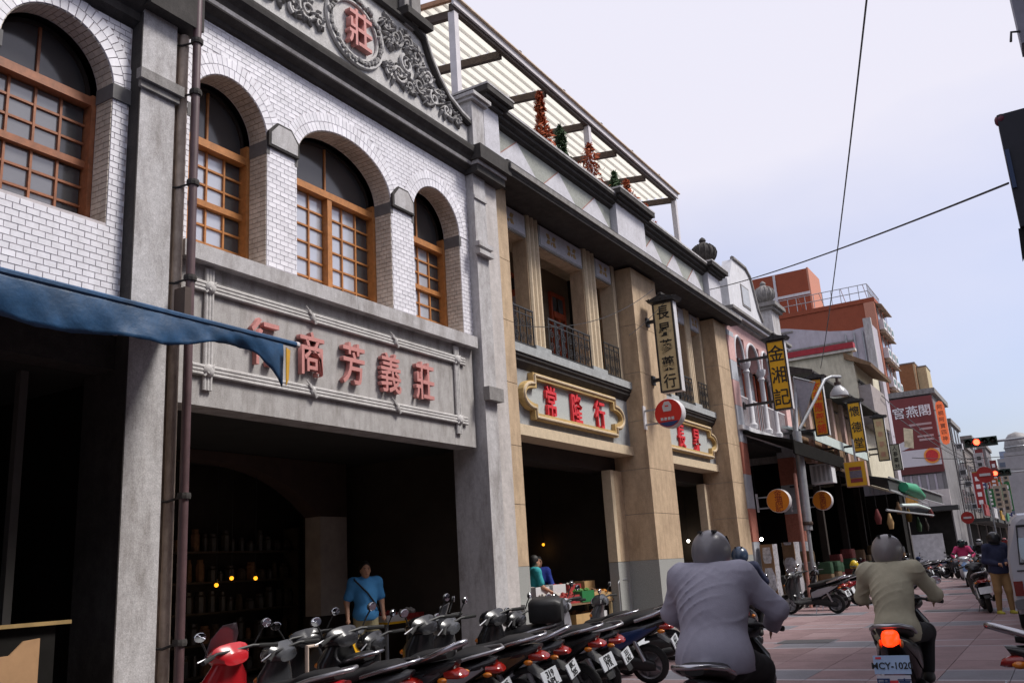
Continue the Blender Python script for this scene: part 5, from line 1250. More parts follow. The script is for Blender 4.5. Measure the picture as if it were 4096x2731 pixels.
def scooter(label, body, accent, loc, rotz, lean=0., group=None, plate='', style=0, lit=False, rider=False, box=False, name='scooter', mirrors=True, windscreen=False, low=False):
    T = thing(name, label, 'scooter', loc, group, world=False)
    T.rotation_euler = (-lean, 0, rotz)
    st = style % 3
    def add(nm, key, fn, m, parent=T, loc=(0, 0, 0), rot=None, smooth=45):
        return link(nm, smesh(key, fn, smooth), m, parent, loc, rot)
    steer = 0 if rider else .25
    for x in (.66, -.62):
        w = add('wheel', 'tyre', tyre, M_RUB, T, (x, 0, .243), (0, 0, steer if x > 0 else 0)); add('rim', 'rim', rim, M_ALU if st != 1 else M_PLAS, w)
    add('front_fender', 'front_fender', lambda: MB().loft([sec(.40, .42, .03, .015), (V(.50, 0, .50), V(0, .075, 0), V(-.02, 0, .03), 2.5), (V(.64, 0, .53), V(0, .085, 0), V(0, 0, .035), 2.5), (V(.80, 0, .47), V(0, .08, 0), V(.02, 0, .03), 2.5), (V(.93, 0, .34), V(0, .05, 0), V(.02, 0, .015), 2.5)], 12), body)
    add('fork', 'fork', lambda: MB().tube([(.66, .085, .25), (.52, .06, .72)], .022, 8).tube([(.66, -.085, .25), (.52, -.06, .72)], .022, 8), M_ALU)
    ap = add('leg_shield', 'leg_shield.%d' % (st == 1), lambda: MB().loft([(V(.40, 0, .30), V(0, .13, 0), V(.03, 0, .02), 3), (V(.52, 0, .42), V(0, .19, 0), V(.07, 0, .05), 3), (V(.56, 0, .62), V(0, .235 if st != 1 else .21, 0), V(.09, 0, .03), 2.6), (V(.54, 0, .80), V(0, .21, 0), V(.085, 0, .02), 2.6), (V(.48, 0, .94), V(0, .12, 0), V(.06, 0, .02), 2.6)], 16), body)
    add('nose_panel', 'nose_panel', lambda: MB().loft([(V(.60, 0, .46), V(0, .05, 0), V(.05, 0, .01), 2), (V(.655, 0, .62), V(0, .10, 0), V(.035, 0, .02), 2.4), (V(.62, 0, .78), V(0, .12, 0), V(.035, 0, .02), 2.4), (V(.55, 0, .88), V(0, .06, 0), V(.03, 0, .02), 2)], 12), accent, ap)
    for s in (-1, 1): add('front_signal', 'fsig.%d' % s, lambda: MB().ball((.60, s*.16, .78), (.045, .045, .03), 8, 5), M_AMBER, ap)
    cw = add('headlight_cowl', 'headlight_cowl', lambda: MB().loft([(V(.36, 0, .96), V(0, .12, 0), V(0, 0, .05), 2.4), (V(.44, 0, 1.0), V(0, .19, 0), V(0, 0, .085), 2.6), (V(.54, 0, .985), V(0, .16, 0), V(.01, 0, .085), 2.4), (V(.62, 0, .95), V(0, .07, 0), V(.01, 0, .05), 2.2)], 14), body)
    add('headlight', 'headlight', lambda: MB().ball((.575, 0, .975), (.06, .115, .062), 12, 7), M_CLEAR, cw, smooth=60)
    hb = add('handlebar', 'handlebar', lambda: MB().tube([(.30, -.36, 1.0), (.37, -.18, 1.03), (.40, 0, 1.02), (.37, .18, 1.03), (.30, .36, 1.0)], .014, 8), M_PLAS)
    for s in (-1, 1):
        add('grip', 'grip.%d' % s, lambda: MB().tube([(.355, s*.23, 1.02), (.29, s*.375, .998)], .02, 8), M_RUB, hb); add('brake_lever', 'lever.%d' % s, lambda: MB().tube([(.40, s*.2, 1.02), (.37, s*.37, 1.0)], .007, 5), M_ALU, hb)
        if mirrors:
            mr = add('mirror', 'mirror.%d' % s, lambda: mirror_stem(s).ball((.38, s*.335, 1.19), (.02, .055, .04), 10, 6), M_PLAS, hb)
            add('mirror_glass', 'mglass.%d' % s, lambda: MB().lathe([(.001, 0), (.037, .001), (.039, .004)], (0, 0, 0), 12, 'X'), M_MIRR, mr, (.357, s*.335, 1.19), (0, -.1, -s*.12)).scale = (1, 1.35, 1)
    if windscreen: add('windscreen', 'windscreen', lambda: MB().loft([(V(.60, 0, .98), V(0, .15, 0), V(.008, 0, 0), 3), (V(.50, 0, 1.14), V(0, .14, 0), V(.008, 0, 0), 3), (V(.42, 0, 1.24), V(0, .07, 0), V(.006, 0, 0), 3)], 12), mat('smoke_screen', (.12, .12, .14), .1, 0, spec=.8))
    add('floorboard', 'floorboard', lambda: MB().loft([sec(.46, .31, .14, .03, 4), sec(.30, .295, .165, .03, 4), sec(0, .295, .17, .04, 4), sec(-.12, .32, .15, .05, 4)], 14), M_PLAS)
    def bodyfn():
        return MB().loft([sec(-.02, .46, .11, .18, 2.8), sec(-.16, .52, .15, .22, 2.8), sec(-.36, .58, .165, .18, 2.8, .2), sec(-.58, .65, .155, .13, 2.6, .3), sec(-.78, .72, .115, .09, 2.4, .4), sec(-.92, .77, .05, .04, 2.2, .5)], 18)
    bd = add('rear_body', 'rear_body', bodyfn, body)
    for s in (-1, 1):
        add('side_panel', 'side_panel.%d' % s, lambda: MB().loft([(V(-.08, s*.135, .50), V(.02, 0, .0), V(0, 0, .07), 2.4), (V(-.30, s*.163, .56), V(.0, .012, .0), V(.02, 0, .09), 2.4), (V(-.55, s*.156, .64), V(0, .012, 0), V(.02, 0, .06), 2.4), (V(-.80, s*.10, .73), V(0, .008, 0), V(.01, 0, .02), 2.2)], 10), accent, bd)
    add('seat', 'seat', lambda: MB().loft([sec(.04, .70, .05, .02, 2.6), sec(-.04, .725, .10, .045, 2.8), sec(-.24, .745, .145, .05, 3), sec(-.42, .775, .15, .05, 3, .08), sec(-.52, .815, .15, .05, 3, .1), sec(-.74, .845, .125, .045, 3), sec(-.86, .845, .06, .025, 2.6)], 16), M_SEATV)
    add('grab_rail', 'grab_rail.%d' % (st == 2), lambda: MB().tube([(-.50, .17, .79), (-.72, .165, .845), (-.93, .11, .88), (-1.0, 0, .885), (-.93, -.11, .88), (-.72, -.165, .845), (-.50, -.17, .79)] if st != 2 else [(-.55, .15, .80), (-.80, .13, .87), (-.98, .07, .93), (-1.02, 0, .94), (-.98, -.07, .93), (-.80, -.13, .87), (-.55, -.15, .80)], .017 if st != 2 else .024, 8), M_CHR if st != 1 else M_ALU, smooth=60)
    tl = add('tail_light', 'tail_light.%d' % st, lambda: MB().loft([(V(-.83, 0, .70), V(0, .12 if st == 1 else .085, 0), V(0, 0, .045), 3), (V(-.93, 0, .695), V(0, .105 if st == 1 else .075, 0), V(.01, 0, .04), 2.6), (V(-.975, 0, .69), V(0, .06, 0), V(.01, 0, .022), 2.4)], 12), M_TAILR if not lit else mat('lit_brake_light', (.8, .06, .01), .3, .3, 40, emit=(1., .035, .003, .9)), smooth=60)
    for s in (-1, 1): add('rear_signal', 'rsig.%d' % s, lambda: MB().ball((-.86, s*.14, .67), (.05, .03, .025), 8, 5), M_AMBER, tl)
    rf = add('rear_fender', 'rear_fender', lambda: MB().loft([(V(-.62, 0, .55), V(0, .07, 0), V(0, 0, .02), 3), (V(-.80, 0, .58), V(0, .085, 0), V(.02, 0, .03), 3), (V(-.93, 0, .50), V(0, .08, 0), V(.025, 0, .012), 3), (V(-1.0, 0, .34), V(0, .07, 0), V(.02, 0, .008), 3)], 12), M_PLAS)
    zp = .50
    pl = add('licence_plate', 'plate', lambda: MB().obox((0, 0, 0), (.006, 0, 0), (0, .13, 0), (0, 0, .075)), M_PLATE, rf, (-.985, 0, zp), (0, .32, 0), smooth=False)
    if plate:
        for j, tx in enumerate(plate.split('\n')):
            me = text_mesh(tx, .072 if len(tx) > 4 else .085, .002, .001)
            o = link('plate_number', me, M_BLK, pl, (-.009, 0, -.005 if '\n' not in plate else .034-.07*j), Euler((pi/2, 0, -pi/2)))
    add('engine', 'engine', lambda: MB().loft([(V(-.10, .10, .32), V(0, .04, 0), V(0, 0, .07), 3), (V(-.35, .12, .31), V(0, .05, 0), V(0, 0, .09), 3), (V(-.62, .12, .27), V(0, .04, 0), V(0, 0, .075), 3), (V(-.72, .12, .25), V(0, .03, 0), V(0, 0, .05), 3)], 12), M_PLAS)
    ex = add('exhaust', 'exhaust', lambda: MB().tube([(-.1, -.12, .24), (-.35, -.15, .22), (-.45, -.16, .25)], .02, 8).tube([(-.42, -.16, .25), (-.50, -.165, .27), (-.86, -.175, .33), (-.92, -.175, .34)], [.035, .055, .058, .035], 10), M_PLAS)
    add('heat_shield', 'heat_shield', lambda: MB().loft([(V(-.50, -.215, .28), V(0, .008, 0), V(0, 0, .03), 3), (V(-.80, -.228, .33), V(0, .008, 0), V(0, 0, .035), 3)], 8), M_CHR, ex)
    add('shock_absorber', 'shock', lambda: MB().tube([(-.60, .14, .32), (-.50, .14, .58)], .028, 8), M_ALU)
    if not rider: add('side_stand', 'stand', lambda: MB().tube([(-.15, .10, .26), (-.12, .22, .005), (-.09, .24, .005)], .011, 6), M_ALU)
    if box: add('top_box', 'top_box', lambda: MB().loft([sec(-.66, 1.04, .14, .12, 5), sec(-.72, 1.05, .18, .15, 5), sec(-1.0, 1.05, .18, .15, 5), sec(-1.06, 1.04, .14, .12, 5)], 16), M_PLAS)
    return T
GRP = 'scooters parked along the kerb'
row = [  # x, y of the middle, turn, lean, scale, paint, accent, style, plate, label
 (5.62, 5.72, 1.48, .10, 1.0, P_RED, P_GRY, 1, 'MKA-385', 'red sports scooter parked beside the maroon downpipe at one end of the row', dict(windscreen=True)),
 (6.36, 5.78, 1.70, .15, .97, P_GRY, P_BLK, 0, 'BDR\n706', 'graphite scooter next to the red one in the parked row', dict(mirrors=False)),
 (6.80, 5.50, 1.44, .13, 1.04, P_BLK, P_GRY, 2, '762\nGLW', 'black scooter with thick pale grab rail, third in the parked row', {}),
 (7.52, 5.66, 1.72, .19, .96, P_BLK, P_SIL, 1, '025\nKWE', 'black scooter with wide red tail light, fourth in the parked row', {}),
 (8.12, 5.48, 1.50, .17, 1.05, P_BLK, P_BRN, 0, '319\nNPL', 'black and bronze scooter in front of the grey pilaster', {}),
 (8.92, 5.70, 1.66, .22, 1.0, P_GRY, P_SIL, 2, 'J8C\n205', 'graphite scooter with silver side panel, sixth in the parked row', dict(windscreen=True)),
 (9.58, 5.52, 1.46, .19, 1.03, P_BLK, P_BLK, 0, '028\nJYR', 'plain black scooter, third from the open end of the parked row', dict(mirrors=False)),
 (10.36, 5.68, 1.62, .23, .98, P_BLK, P_SIL, 1, '331\nLMZ', 'black scooter with silver rail, second from the open end of the parked row', {}),
 (11.45, 5.60, 1.70, .20, 1.06, P_BLK, P_BLU, 2, '617\nHKD', 'black and blue scooter standing at the open end of the parked row', {}),
]
for x, y, a, ln, sc_, b, ac, st, pt, lb, kw in row:
    o = scooter(lb, b, ac, (x, y, 0), a, ln, GRP, pt, st, **kw); o.scale = (sc_, sc_, sc_)
# a second, closer-packed line of scooters between the row and the kerb
for i, (x, y, a, b, ac, st, lb) in enumerate(((7.2, 6.45, 1.2, P_BLK, P_SIL, 0, 'black scooter squeezed in behind the row before the yellow no parking board'), (9.9, 6.5, 1.95, P_BLK, P_WHT, 1, 'black scooter with white panels squeezed in before the beige column'), (12.6, 6.3, 1.3, P_SIL, P_WHT, 0, 'silver and white scooter standing across before the produce stall'), (14.2, 6.35, 1.75, P_GRY, P_SIL, 2, 'graphite scooter with pale cowl standing before the produce stall'))):
    scooter(lb, b, ac, (x, y, 0), a, .14, GRP, '', st, box=(i == 1))
# further along the kerb
scooter('black scooter with long silver side strip parked by the lamp pole', P_BLK, P_SIL, (24.9, 5.95, 0), 1.35, .16, GRP, '208\nTYD', 2)
scooter('dark scooter half hidden behind the one with the silver strip', P_GRY, P_BLK, (26.6, 6.2, 0), 1.5, .16, GRP, '', 0)
scooter('dark scooter with red seat strap beside the yellow helmet', P_BLK, P_RED, (28.2, 6.1, 0), 1.6, .15, GRP, '', 1)
fs = ['first', 'second', 'third', 'fourth', 'fifth', 'sixth', 'seventh', 'eighth', 'ninth']
for i in range(9): scooter('dark scooter, %s past the blue box in the parked cluster before the billboard corner' % fs[i], (P_BLK, P_GRY, P_BLU)[i % 3], (P_SIL, P_BLK, P_WHT)[i % 3], (33.5+i*1.9, 5.9+.35*(i % 2), 0), 1.45+.12*(i % 3), .15, 'scooters in the far parked cluster', '', i)
scooter('red and black scooter with silver rail parked on the opposite kerb beside the van', P_BLK, P_RED, (7.45, -.42, 0), -1.5, .12, None, '', 2)
scooter('black scooter standing beside the man in the dark jacket', P_BLK, P_GRY, (24.0, 1.85, 0), .15, .12, None, '', 1)
for i in range(9): scooter('pale or dark scooter, %s of the group waiting far down the road' % fs[i], (P_WHT, P_BLK, P_SIL, P_GRY, P_RED)[i % 5], P_GRY, (43+i*1.7, 2.6+.75*(i % 4), 0), pi+.1*i, 0, 'scooters waiting far down the road', '', i)
RID1 = scooter('dark scooter ridden by the person in the grey shirt', P_BLK, P_BLK, (6.44, 2.20, 0), .10, 0, None, '', 0, rider=True, mirrors=True)
RID2 = scooter('black scooter with glowing brake light and blue-white plate ridden away', P_BLK, P_BLK, (9.3, 1.47, 0), .05, 0, None, '', 1, lit=True, rider=True, mirrors=True)
RID3 = scooter('dark scooter ridden by the person in the navy jacket', P_BLK, P_GRY, (14.6, 4.55, 0), .25, 0, None, '', 0, rider=True)
RID4 = scooter('white and blue fronted scooter ridden towards the camera', P_WHT, paint('sky_blue', (.22, .36, .62)), (38.2, 3.45, 0), pi+.08, 0, None, '', 1, rider=True)
# big plate of the second rider: number plate over a stencilled white board
rf2 = [c for c in RID2.children if c.name.startswith('rear_fender')][0]
for c in list(rf2.children): bpy.data.objects.remove(c)
PLB = MB().obox((0, 0, 0), (.006, 0, 0), (0, .14, 0), (0, 0, .072)).mesh('licence_plate'); PLC = MB().obox((0, 0, 0), (.006, 0, 0), (0, .13, 0), (0, 0, .075)).mesh('stencilled_board')
p1 = link('licence_plate', PLB, mat('pale_blue_plate', (.36, .50, .72), .4, .05), rf2, (-1.04, 0, .585), (0, .16, 0))
link('plate_number', text_mesh('MCY-1020', .072, .002, .0012), M_BLK, p1, (-.009, 0, -.008), FACE_X); link('red_tab', MB().obox((0, 0, 0), (.002, 0, 0), (0, .022, 0), (0, 0, .008)).mesh('red_tab'), M_RED, p1, (-.008, .10, .052))
p2 = link('stencilled_board', PLC, mat('board_white', (.55, .56, .62), .5, .05), rf2, (-1.06, 0, .43), (0, .10, 0))
M_INK = mat('navy_ink', (.015, .04, .14), .6, 0)
link('character', text_mesh('國', .115, .002, .001), M_INK, p2, (-.009, .08, .0), FACE_X); link('character', text_mesh('臺', .115, .002, .001), M_INK, p2, (-.009, -.08, .0), FACE_X)
for k in range(2): link('red_bar', MB().obox((0, 0, 0), (.002, 0, 0), (0, .032, 0), (0, 0, .014)).mesh('red_bar'), M_RED, p2, (-.009, 0, .022-.045*k))
for nm in ('tail_light',):
    for c in RID2.children:
        if c.name.startswith('tail_light'): c.scale = (1.02, .60, 1.45); c.location = (-.02, 0, -.235)

# ------------------------------------------------------------------ people: smooth blended volumes turned into one skin
import numpy as np
def sdf_mesh(name, prims, res=.014, k=.05, wr=0., seed=0, zcut=None):
    lo = np.min([np.minimum(np.array(p[1])-p[3], np.array(p[2])-p[4]) if p[0] == 'c' else np.array(p[1])-np.array(p[2]) for p in prims], axis=0)-.06
    hi = np.max([np.maximum(np.array(p[1])+p[3], np.array(p[2])+p[4]) if p[0] == 'c' else np.array(p[1])+np.array(p[2]) for p in prims], axis=0)+.06
    n = np.ceil((hi-lo)/res).astype(int)+1
    ax = [lo[i]+res*np.arange(n[i]) for i in range(3)]
    P = np.stack(np.meshgrid(*ax, indexing='ij'), -1).astype(np.float32)
    d = None
    for p in prims:
        if p[0] == 'c':
            a, b = np.array(p[1], np.float32), np.array(p[2], np.float32); ab = b-a; t = np.clip(((P-a)@ab)/max(float(ab@ab), 1e-9), 0, 1)
            q = np.linalg.norm(P-a-t[..., None]*ab, axis=-1)-(p[3]+(p[4]-p[3])*t)
            kk = p[5] if len(p) > 5 else k
        else:
            c, r = np.array(p[1], np.float32), np.array(p[2], np.float32); u = (P-c)/r; l = np.linalg.norm(u, axis=-1)
            q = (l-1)*l/np.maximum(np.linalg.norm(u/r, axis=-1), 1e-6)
            kk = p[3] if len(p) > 3 else k
        if d is None: d = q
        else: h = np.clip(.5+.5*(d-q)/kk, 0, 1); d = d*(1-h)+q*h-kk*h*(1-h)
    if wr:
        x, y, z = P[..., 0], P[..., 1], P[..., 2]
        w1 = np.clip(.5+np.sin(9*y+7*z+seed)*np.sin(11*z-5*x+seed*2)+.25*np.sin(23*x+17*y), 0, 1.4)
        w2 = np.clip(.4+np.sin(8*y-9*z+2*seed)*np.sin(7*z+9*x), 0, 1.3)
        f1 = (1-np.abs(np.sin(30*(z+.42*y)+3.5*np.sin(7*y+4*x)+2*np.sin(9*z+seed)+seed)))**3; f2 = (1-np.abs(np.sin(41*(z-.55*y)+3*np.sin(5*z+7*x)+seed)))**4; f3 = (1-np.abs(np.sin(24*y+9*z+2*np.sin(9*z))))**4
        d = d-wr*(1.5*f1*w1+.9*f2*np.clip(w2-.55, 0, 1)*np.clip(.6-w1, 0, .6)*2+.7*f3*np.clip(w2-.4, 0, 1))
    if zcut is not None: d = np.maximum(d, zcut-P[..., 2])
    s = d < 0
    c = [s[i:n[0]-1+i, j:n[1]-1+j, m:n[2]-1+m] for i in (0, 1) for j in (0, 1) for m in (0, 1)]
    cnt = np.sum(c, axis=0); act = (cnt > 0) & (cnt < 8)
    idx = -np.ones(act.shape, int); cells = np.argwhere(act); idx[act] = np.arange(len(cells))
    acc = np.zeros((len(cells), 3)); num = np.zeros(len(cells))
    off = [(i, j, m) for i in (0, 1) for j in (0, 1) for m in (0, 1)]
    for a in range(8):
        for b in range(a+1, 8):
            oa, ob = np.array(off[a]), np.array(off[b])
            if np.abs(oa-ob).sum() != 1: continue
            ia, ib = cells+oa, cells+ob
            va, vb = d[tuple(ia.T)], d[tuple(ib.T)]; m = (va < 0) != (vb < 0)
            t = np.where(m, va/np.where(m, va-vb, 1), 0)
            pt = oa+(ob-oa)*t[:, None]; acc[m] += pt[m]; num[m] += 1
    vv = lo+res*(cells+acc/np.maximum(num, 1)[:, None])
    faces = []
    for axn in range(3):
        sl0 = [slice(None)]*3; sl1 = [slice(None)]*3; sl0[axn] = slice(0, -1); sl1[axn] = slice(1, None)
        A_, B_ = s[tuple(sl0)], s[tuple(sl1)]; e = np.argwhere(A_ != B_)
        u, w = [(1, 2), (2, 0), (0, 1)][axn]
        e = e[(e[:, u] > 0) & (e[:, w] > 0) & (e[:, u] < n[u]-1) & (e[:, w] < n[w]-1)]
        ins = A_[tuple(e.T)]
        q = []
        for du, dw in ((-1, -1), (0, -1), (0, 0), (-1, 0)):
            f = e.copy(); f[:, u] += du; f[:, w] += dw; q.append(idx[tuple(f.T)])
        q = np.stack(q, 1); q[~ins] = q[~ins][:, ::-1]; faces += q.tolist()
    me = bpy.data.meshes.new(name); me.from_pydata(vv.tolist(), [], faces); me.polygons.foreach_set('use_smooth', [True]*len(me.polygons)); me.update()
    return me
def C(a, b, ra, rb, k=.05): return ('c', tuple(a), tuple(b), ra, rb, k)
def E3(c, r, k=.05): return ('e', tuple(c), tuple(r), k)
M_SKIN = mat('skin', (.42, .23, .15), .6, .1, 8)
M_HAIR = mat('black_hair', (.012, .010, .009), .6, .2, 40)
def person(label, loc, rotz, J, cloth, res=.016, bulk=1., helmet=None, hair=True, wr=.004, sleeve='long', seed=0, visor=True, shorts=False, hs=.92):
    """J: joints in metres, x ahead, y left, z up. cloth: dict shirt/trousers/shoes materials"""
    g = bulk; h, ch, nk, hd = [Vector(J[k]) for k in ('hip', 'chest', 'neck', 'head')]
    fwd = Vector(J.get('look', (1, 0, 0))).normalized(); side = Vector((-fwd.y, fwd.x, 0))
    torso = lambda r: [E3(h, (.135*g+r, .165*g+r, .13*g+r), .08), E3(h.lerp(ch, .5), (.125*g+r, .155*g+r, .17*g+r), .09), E3(ch, (.125*g+r, .175*g+r, .16*g+r), .09), C(J['shL'], J['shR'], .075*g+r, .075*g+r, .08)]
    def arm(s, r, full=True, t=1.):
        a, b, c = Vector(J['sh'+s]), Vector(J['el'+s]), Vector(J['ha'+s])
        o = [C(a, a.lerp(b, t) if not full else b, .062*g+r, .050*g+r, .05)]
        if full: o.append(C(b, b.lerp(c, .93), .048*g+r, .034*g+r, .03))
        return o
    def leg(s, r, cut=1.):
        a, b, c = Vector(J['hi'+s]), Vector(J['kn'+s]), Vector(J['an'+s])
        return [C(a, b, .092*g+r, .064*g+r, .06), C(b, b.lerp(c, cut), .06*g+r, .040+r, .04)]
    pr = torso(-.012)+[C(nk, hd, .055, .052, .03)]
    for s in 'LR': pr += arm(s, -.004)+leg(s, -.01)
    pr += [E3(hd+Vector((0, 0, .03)), (.095, .078, .112), .02), E3(hd+fwd*.03-Vector((0, 0, .055)), (.062, .055, .062), .03), C(hd+fwd*.09+Vector((0, 0, .01)), hd+fwd*.108-Vector((0, 0, .022)), .010, .015, .015)]
    for q in (-1, 1): pr += [E3(hd+side*q*.08-Vector((0, 0, .005)), (.018, .012, .03), .01)]
    for s in 'LR':                                                 # palm, four curled fingers, thumb
        c = Vector(J['ha'+s]); b = Vector(J['el'+s]); dirn = (c-b).normalized(); g0 = Vector(J.get('grip'+s, dirn)).normalized()
        ac = dirn.cross(g0) if dirn.cross(g0).length > .1 else side.copy(); ac.normalize()
        q = Vector((0, 0, -1)) if abs(dirn.z) < .8 else fwd
        pr.append(E3(c+dirn*.03, (.040, .040, .030), .02))
        for i in range(4):
            o = c+dirn*.055+ac.cross(dirn).normalized()*(.027-.018*i)
            L = (.036, .042, .039, .030)[i]
            pr += [C(o, o+dirn*L*.8+q*.010, .0095, .0088, .006), C(o+dirn*L*.8+q*.010, o+dirn*L*.75+q*.045, .0088, .0078, .006)]
        o = c+dirn*.015+ac.cross(dirn).normalized()*.035; pr += [C(o, o+dirn*.04+q*.02, .012, .009, .008)]
    body = sdf_mesh('person', pr, res, .03)
    o = link('person', body, M_SKIN, None, loc, (0, 0, rotz)); tag(o, label, 'person')
    sh = torso(.012)
    for s in 'LR': sh += arm(s, .012) if sleeve == 'long' else [C(J['sh'+s], Vector(J['sh'+s]).lerp(Vector(J['el'+s]), .75), .076*g, .074*g, .05)]
    sh += [C(ch.lerp(nk, .6), nk, .08, .066, .05), E3(h-Vector((0, 0, .04)), (.155*g+.012, .185*g+.012, .17*g), .06)]
    link('jacket' if sleeve == 'long' else 'shirt', sdf_mesh('shirt', sh, res, .05, wr, seed, h.z-.115), cloth['shirt'], o)
    link('collar', MB().tube([nk+Vector((.072*cos(a), .074*sin(a), .005-.02*cos(a))) for a in [2*pi*i/18 for i in range(19)]], .014, 6).mesh('collar', (0, 0, 0), True), cloth['shirt'], o)
    tr = [E3(h-Vector((0, 0, .05)), (.135*g, .160*g, .12*g), .06)]
    for s in 'LR': tr += leg(s, .014, .97 if not shorts else .15)
    link('trousers', sdf_mesh('trousers', tr, res, .04, wr*.8, seed+3), cloth['trousers'], o)
    for s in 'LR':
        a = Vector(J['an'+s]); fd = Vector(J.get('foot', (1, 0, 0))).normalized()
        link('shoe', sdf_mesh('shoe', [C(a-Vector((0, 0, .02)), a-Vector((0, 0, .055)), .045, .045, .03), C(a-Vector((0, 0, .062))-fd*.05, a-Vector((0, 0, .068))+fd*.15, .042, .034, .04)], .014, .03), cloth['shoes'], o)
    if helmet:
        c = hd+Vector((0, 0, .035)); me = sdf_mesh('helmet', [E3(c-Vector((0, 0, .01)), (.162*hs, .146*hs, .146*hs), .03), C(c+fwd*.02-Vector((0, 0, .06)), c-fwd*.04-Vector((0, 0, .065)), .120*hs, .120*hs, .05)], .012, .05)
        hl = link('helmet', me, helmet, o)
        zb_ = c.z-.06-.088*hs; tr_ = MB().tube([(c.x-fwd.x*.02+.128*hs*cos(a), c.y-fwd.y*.02+.118*hs*sin(a), zb_) for a in [2*pi*i/24 for i in range(25)]], .011, 6)
        link('helmet_trim', tr_.mesh('helmet_trim', (0, 0, 0), True), M_PLAS, hl)
        vt = MB()
        for q in (-1, 1): vt.box(c.x-.10, c.x-.02, c.y+q*.05-.012, c.y+q*.05+.012, c.z+.112*hs, c.z+.128*hs)
        link('helmet_vents', vt.mesh('helmet_vents'), M_PLAS, hl)
        if visor:
            r = Vector((0, 0, .0)); ang = math.atan2(fwd.y, fwd.x); m = MB()
            rows = []
            for i in range(9):
                z = -.075+.15*i/8; rr = .150*hs*sqrt(max(.15, 1-(z/.165)**2))*1.03
                rows.append([(c.x+rr*1.06*cos(ang+a), c.y+rr*.95*sin(ang+a), c.z+z) for a in [(-1.15+2.3*j/12) for j in range(13)]])
            for i in range(8):
                for j in range(12): m.add([rows[i][j], rows[i][j+1], rows[i+1][j+1], rows[i+1][j]], [(0, 1, 2, 3)])
            link('visor', m.mesh('visor', (0, 0, 0), True), mat('dark_visor', (.015, .015, .018), .08, 0, spec=.8), hl)
    for q in (-1, 1):
        if not helmet or not visor:
            e_ = hd+fwd*.084+side*q*.030+Vector((0, 0, .022)); link('eye', MB().ball(e_, (.008, .008, .006), 6, 4).mesh('eye'), M_BLK, o); link('eyebrow', MB().tube([e_+fwd*.006-side*.016+Vector((0, 0, .018)), e_+fwd*.006+side*.016+Vector((0, 0, .018))], .004, 5).mesh('eyebrow'), M_HAIR, o)
    if not helmet or not visor: link('mouth', MB().tube([hd+fwd*.092-side*.02-Vector((0, 0, .055)), hd+fwd*.096-Vector((0, 0, .057)), hd+fwd*.092+side*.02-Vector((0, 0, .055))], .005, 5).mesh('mouth'), mat('lips', (.25, .09, .07), .6, 0), o)
    if hair and not helmet:
        link('hair', sdf_mesh('hair', [E3(hd+Vector((0, 0, .055))-fwd*.018, (.102, .088, .102), .02), E3(hd-fwd*.05+Vector((0, 0, .0)), (.06, .078, .07), .04)], .012, .03), cloth.get('hair', M_HAIR), o)
    return o
def ride(elw=.36, lean=.0, dz=0., look=(1, 0, 0), ell=None):
    ell = ell or elw
    return dict(hip=(-.30, 0, .87+dz), chest=(-.22+lean, 0, 1.20+dz), neck=(-.14+lean, 0, 1.40+dz), head=(-.08+lean, 0, 1.535+dz), look=look,
        shL=(-.17+lean, .20, 1.36+dz), shR=(-.17+lean, -.20, 1.36+dz), elL=(-.02, ell, 1.13+dz), elR=(-.02, -elw, 1.13+dz), haL=(.27, .30, 1.03), haR=(.27, -.30, 1.03),
        hiL=(-.26, .10, .83+dz), hiR=(-.26, -.10, .83+dz), knL=(.16, .20, .74), knR=(.16, -.20, .74), anL=(.08, .17, .41), anR=(.08, -.17, .41))
def stand(step=0., hands=None, look=(1, 0, 0), lean=0.):
    J = dict(hip=(0, 0, .95), chest=(.02+lean*.5, 0, 1.26), neck=(.01+lean*.8, 0, 1.44), head=(.03+lean, 0, 1.575), look=look, shL=(0+lean*.7, .19, 1.40), shR=(0+lean*.7, -.19, 1.40),
        elL=(-.02, .26, 1.12), elR=(-.02, -.26, 1.12), haL=(.06, .27, .88), haR=(.06, -.27, .88), hiL=(0, .09, .91), hiR=(0, -.09, .91), knL=(.03+step*.5, .11, .49), knR=(.03-step*.3, -.11, .49), anL=(step, .12, .085), anR=(-step, -.12, .085))
    if hands: J.update(hands)
    return J
M_SHG = mat('lavender_grey_shirt', (.33, .325, .40), .9, .08, 14, .15, 160); M_KHA = mat('khaki_jacket', (.43, .40, .29), .9, .1, 14, .15, 160); M_NVY = mat('navy_cloth', (.02, .025, .06), .85, .2, 12)
M_BKC = mat('black_cloth_trousers', (.014, .014, .016), .9, .2, 12); M_SHO = mat('dark_shoes', (.02, .018, .017), .6, .1); M_HLM = mat('grey_helmet_shell', (.17, .165, .18), .3, .06, 5, spec=.6); M_HLD = mat('dark_blue_helmet', (.03, .05, .09), .25, .1, 5, spec=.6); M_HLB = mat('satin_helmet_shell', (.19, .175, .175), .3, .08, 5, spec=.5)
person('person in a lavender-grey long-sleeved shirt and grey helmet riding away', (6.44, 2.20, 0), .10, ride(.40, .03, .02, (1, -.25, 0), .335), dict(shirt=M_SHG, trousers=M_BKC, shoes=M_SHO), .011, 1.34, M_HLM, wr=.008, seed=1)
person('person in a khaki jacket and satin helmet riding the scooter with glowing brake light', (9.3, 1.47, 0), .05, ride(.345, .0, -.055, (1, -.3, 0), .30), dict(shirt=M_KHA, trousers=M_BKC, shoes=M_SHO), .011, 1.0, M_HLB, wr=.007, seed=2)
person('person in a navy jacket and blue-black helmet riding beyond the grey-shirted rider', (14.6, 4.55, 0), .25, ride(.34, .03, .0), dict(shirt=M_NVY, trousers=M_BKC, shoes=M_SHO), .02, 1.05, M_HLD, seed=3)
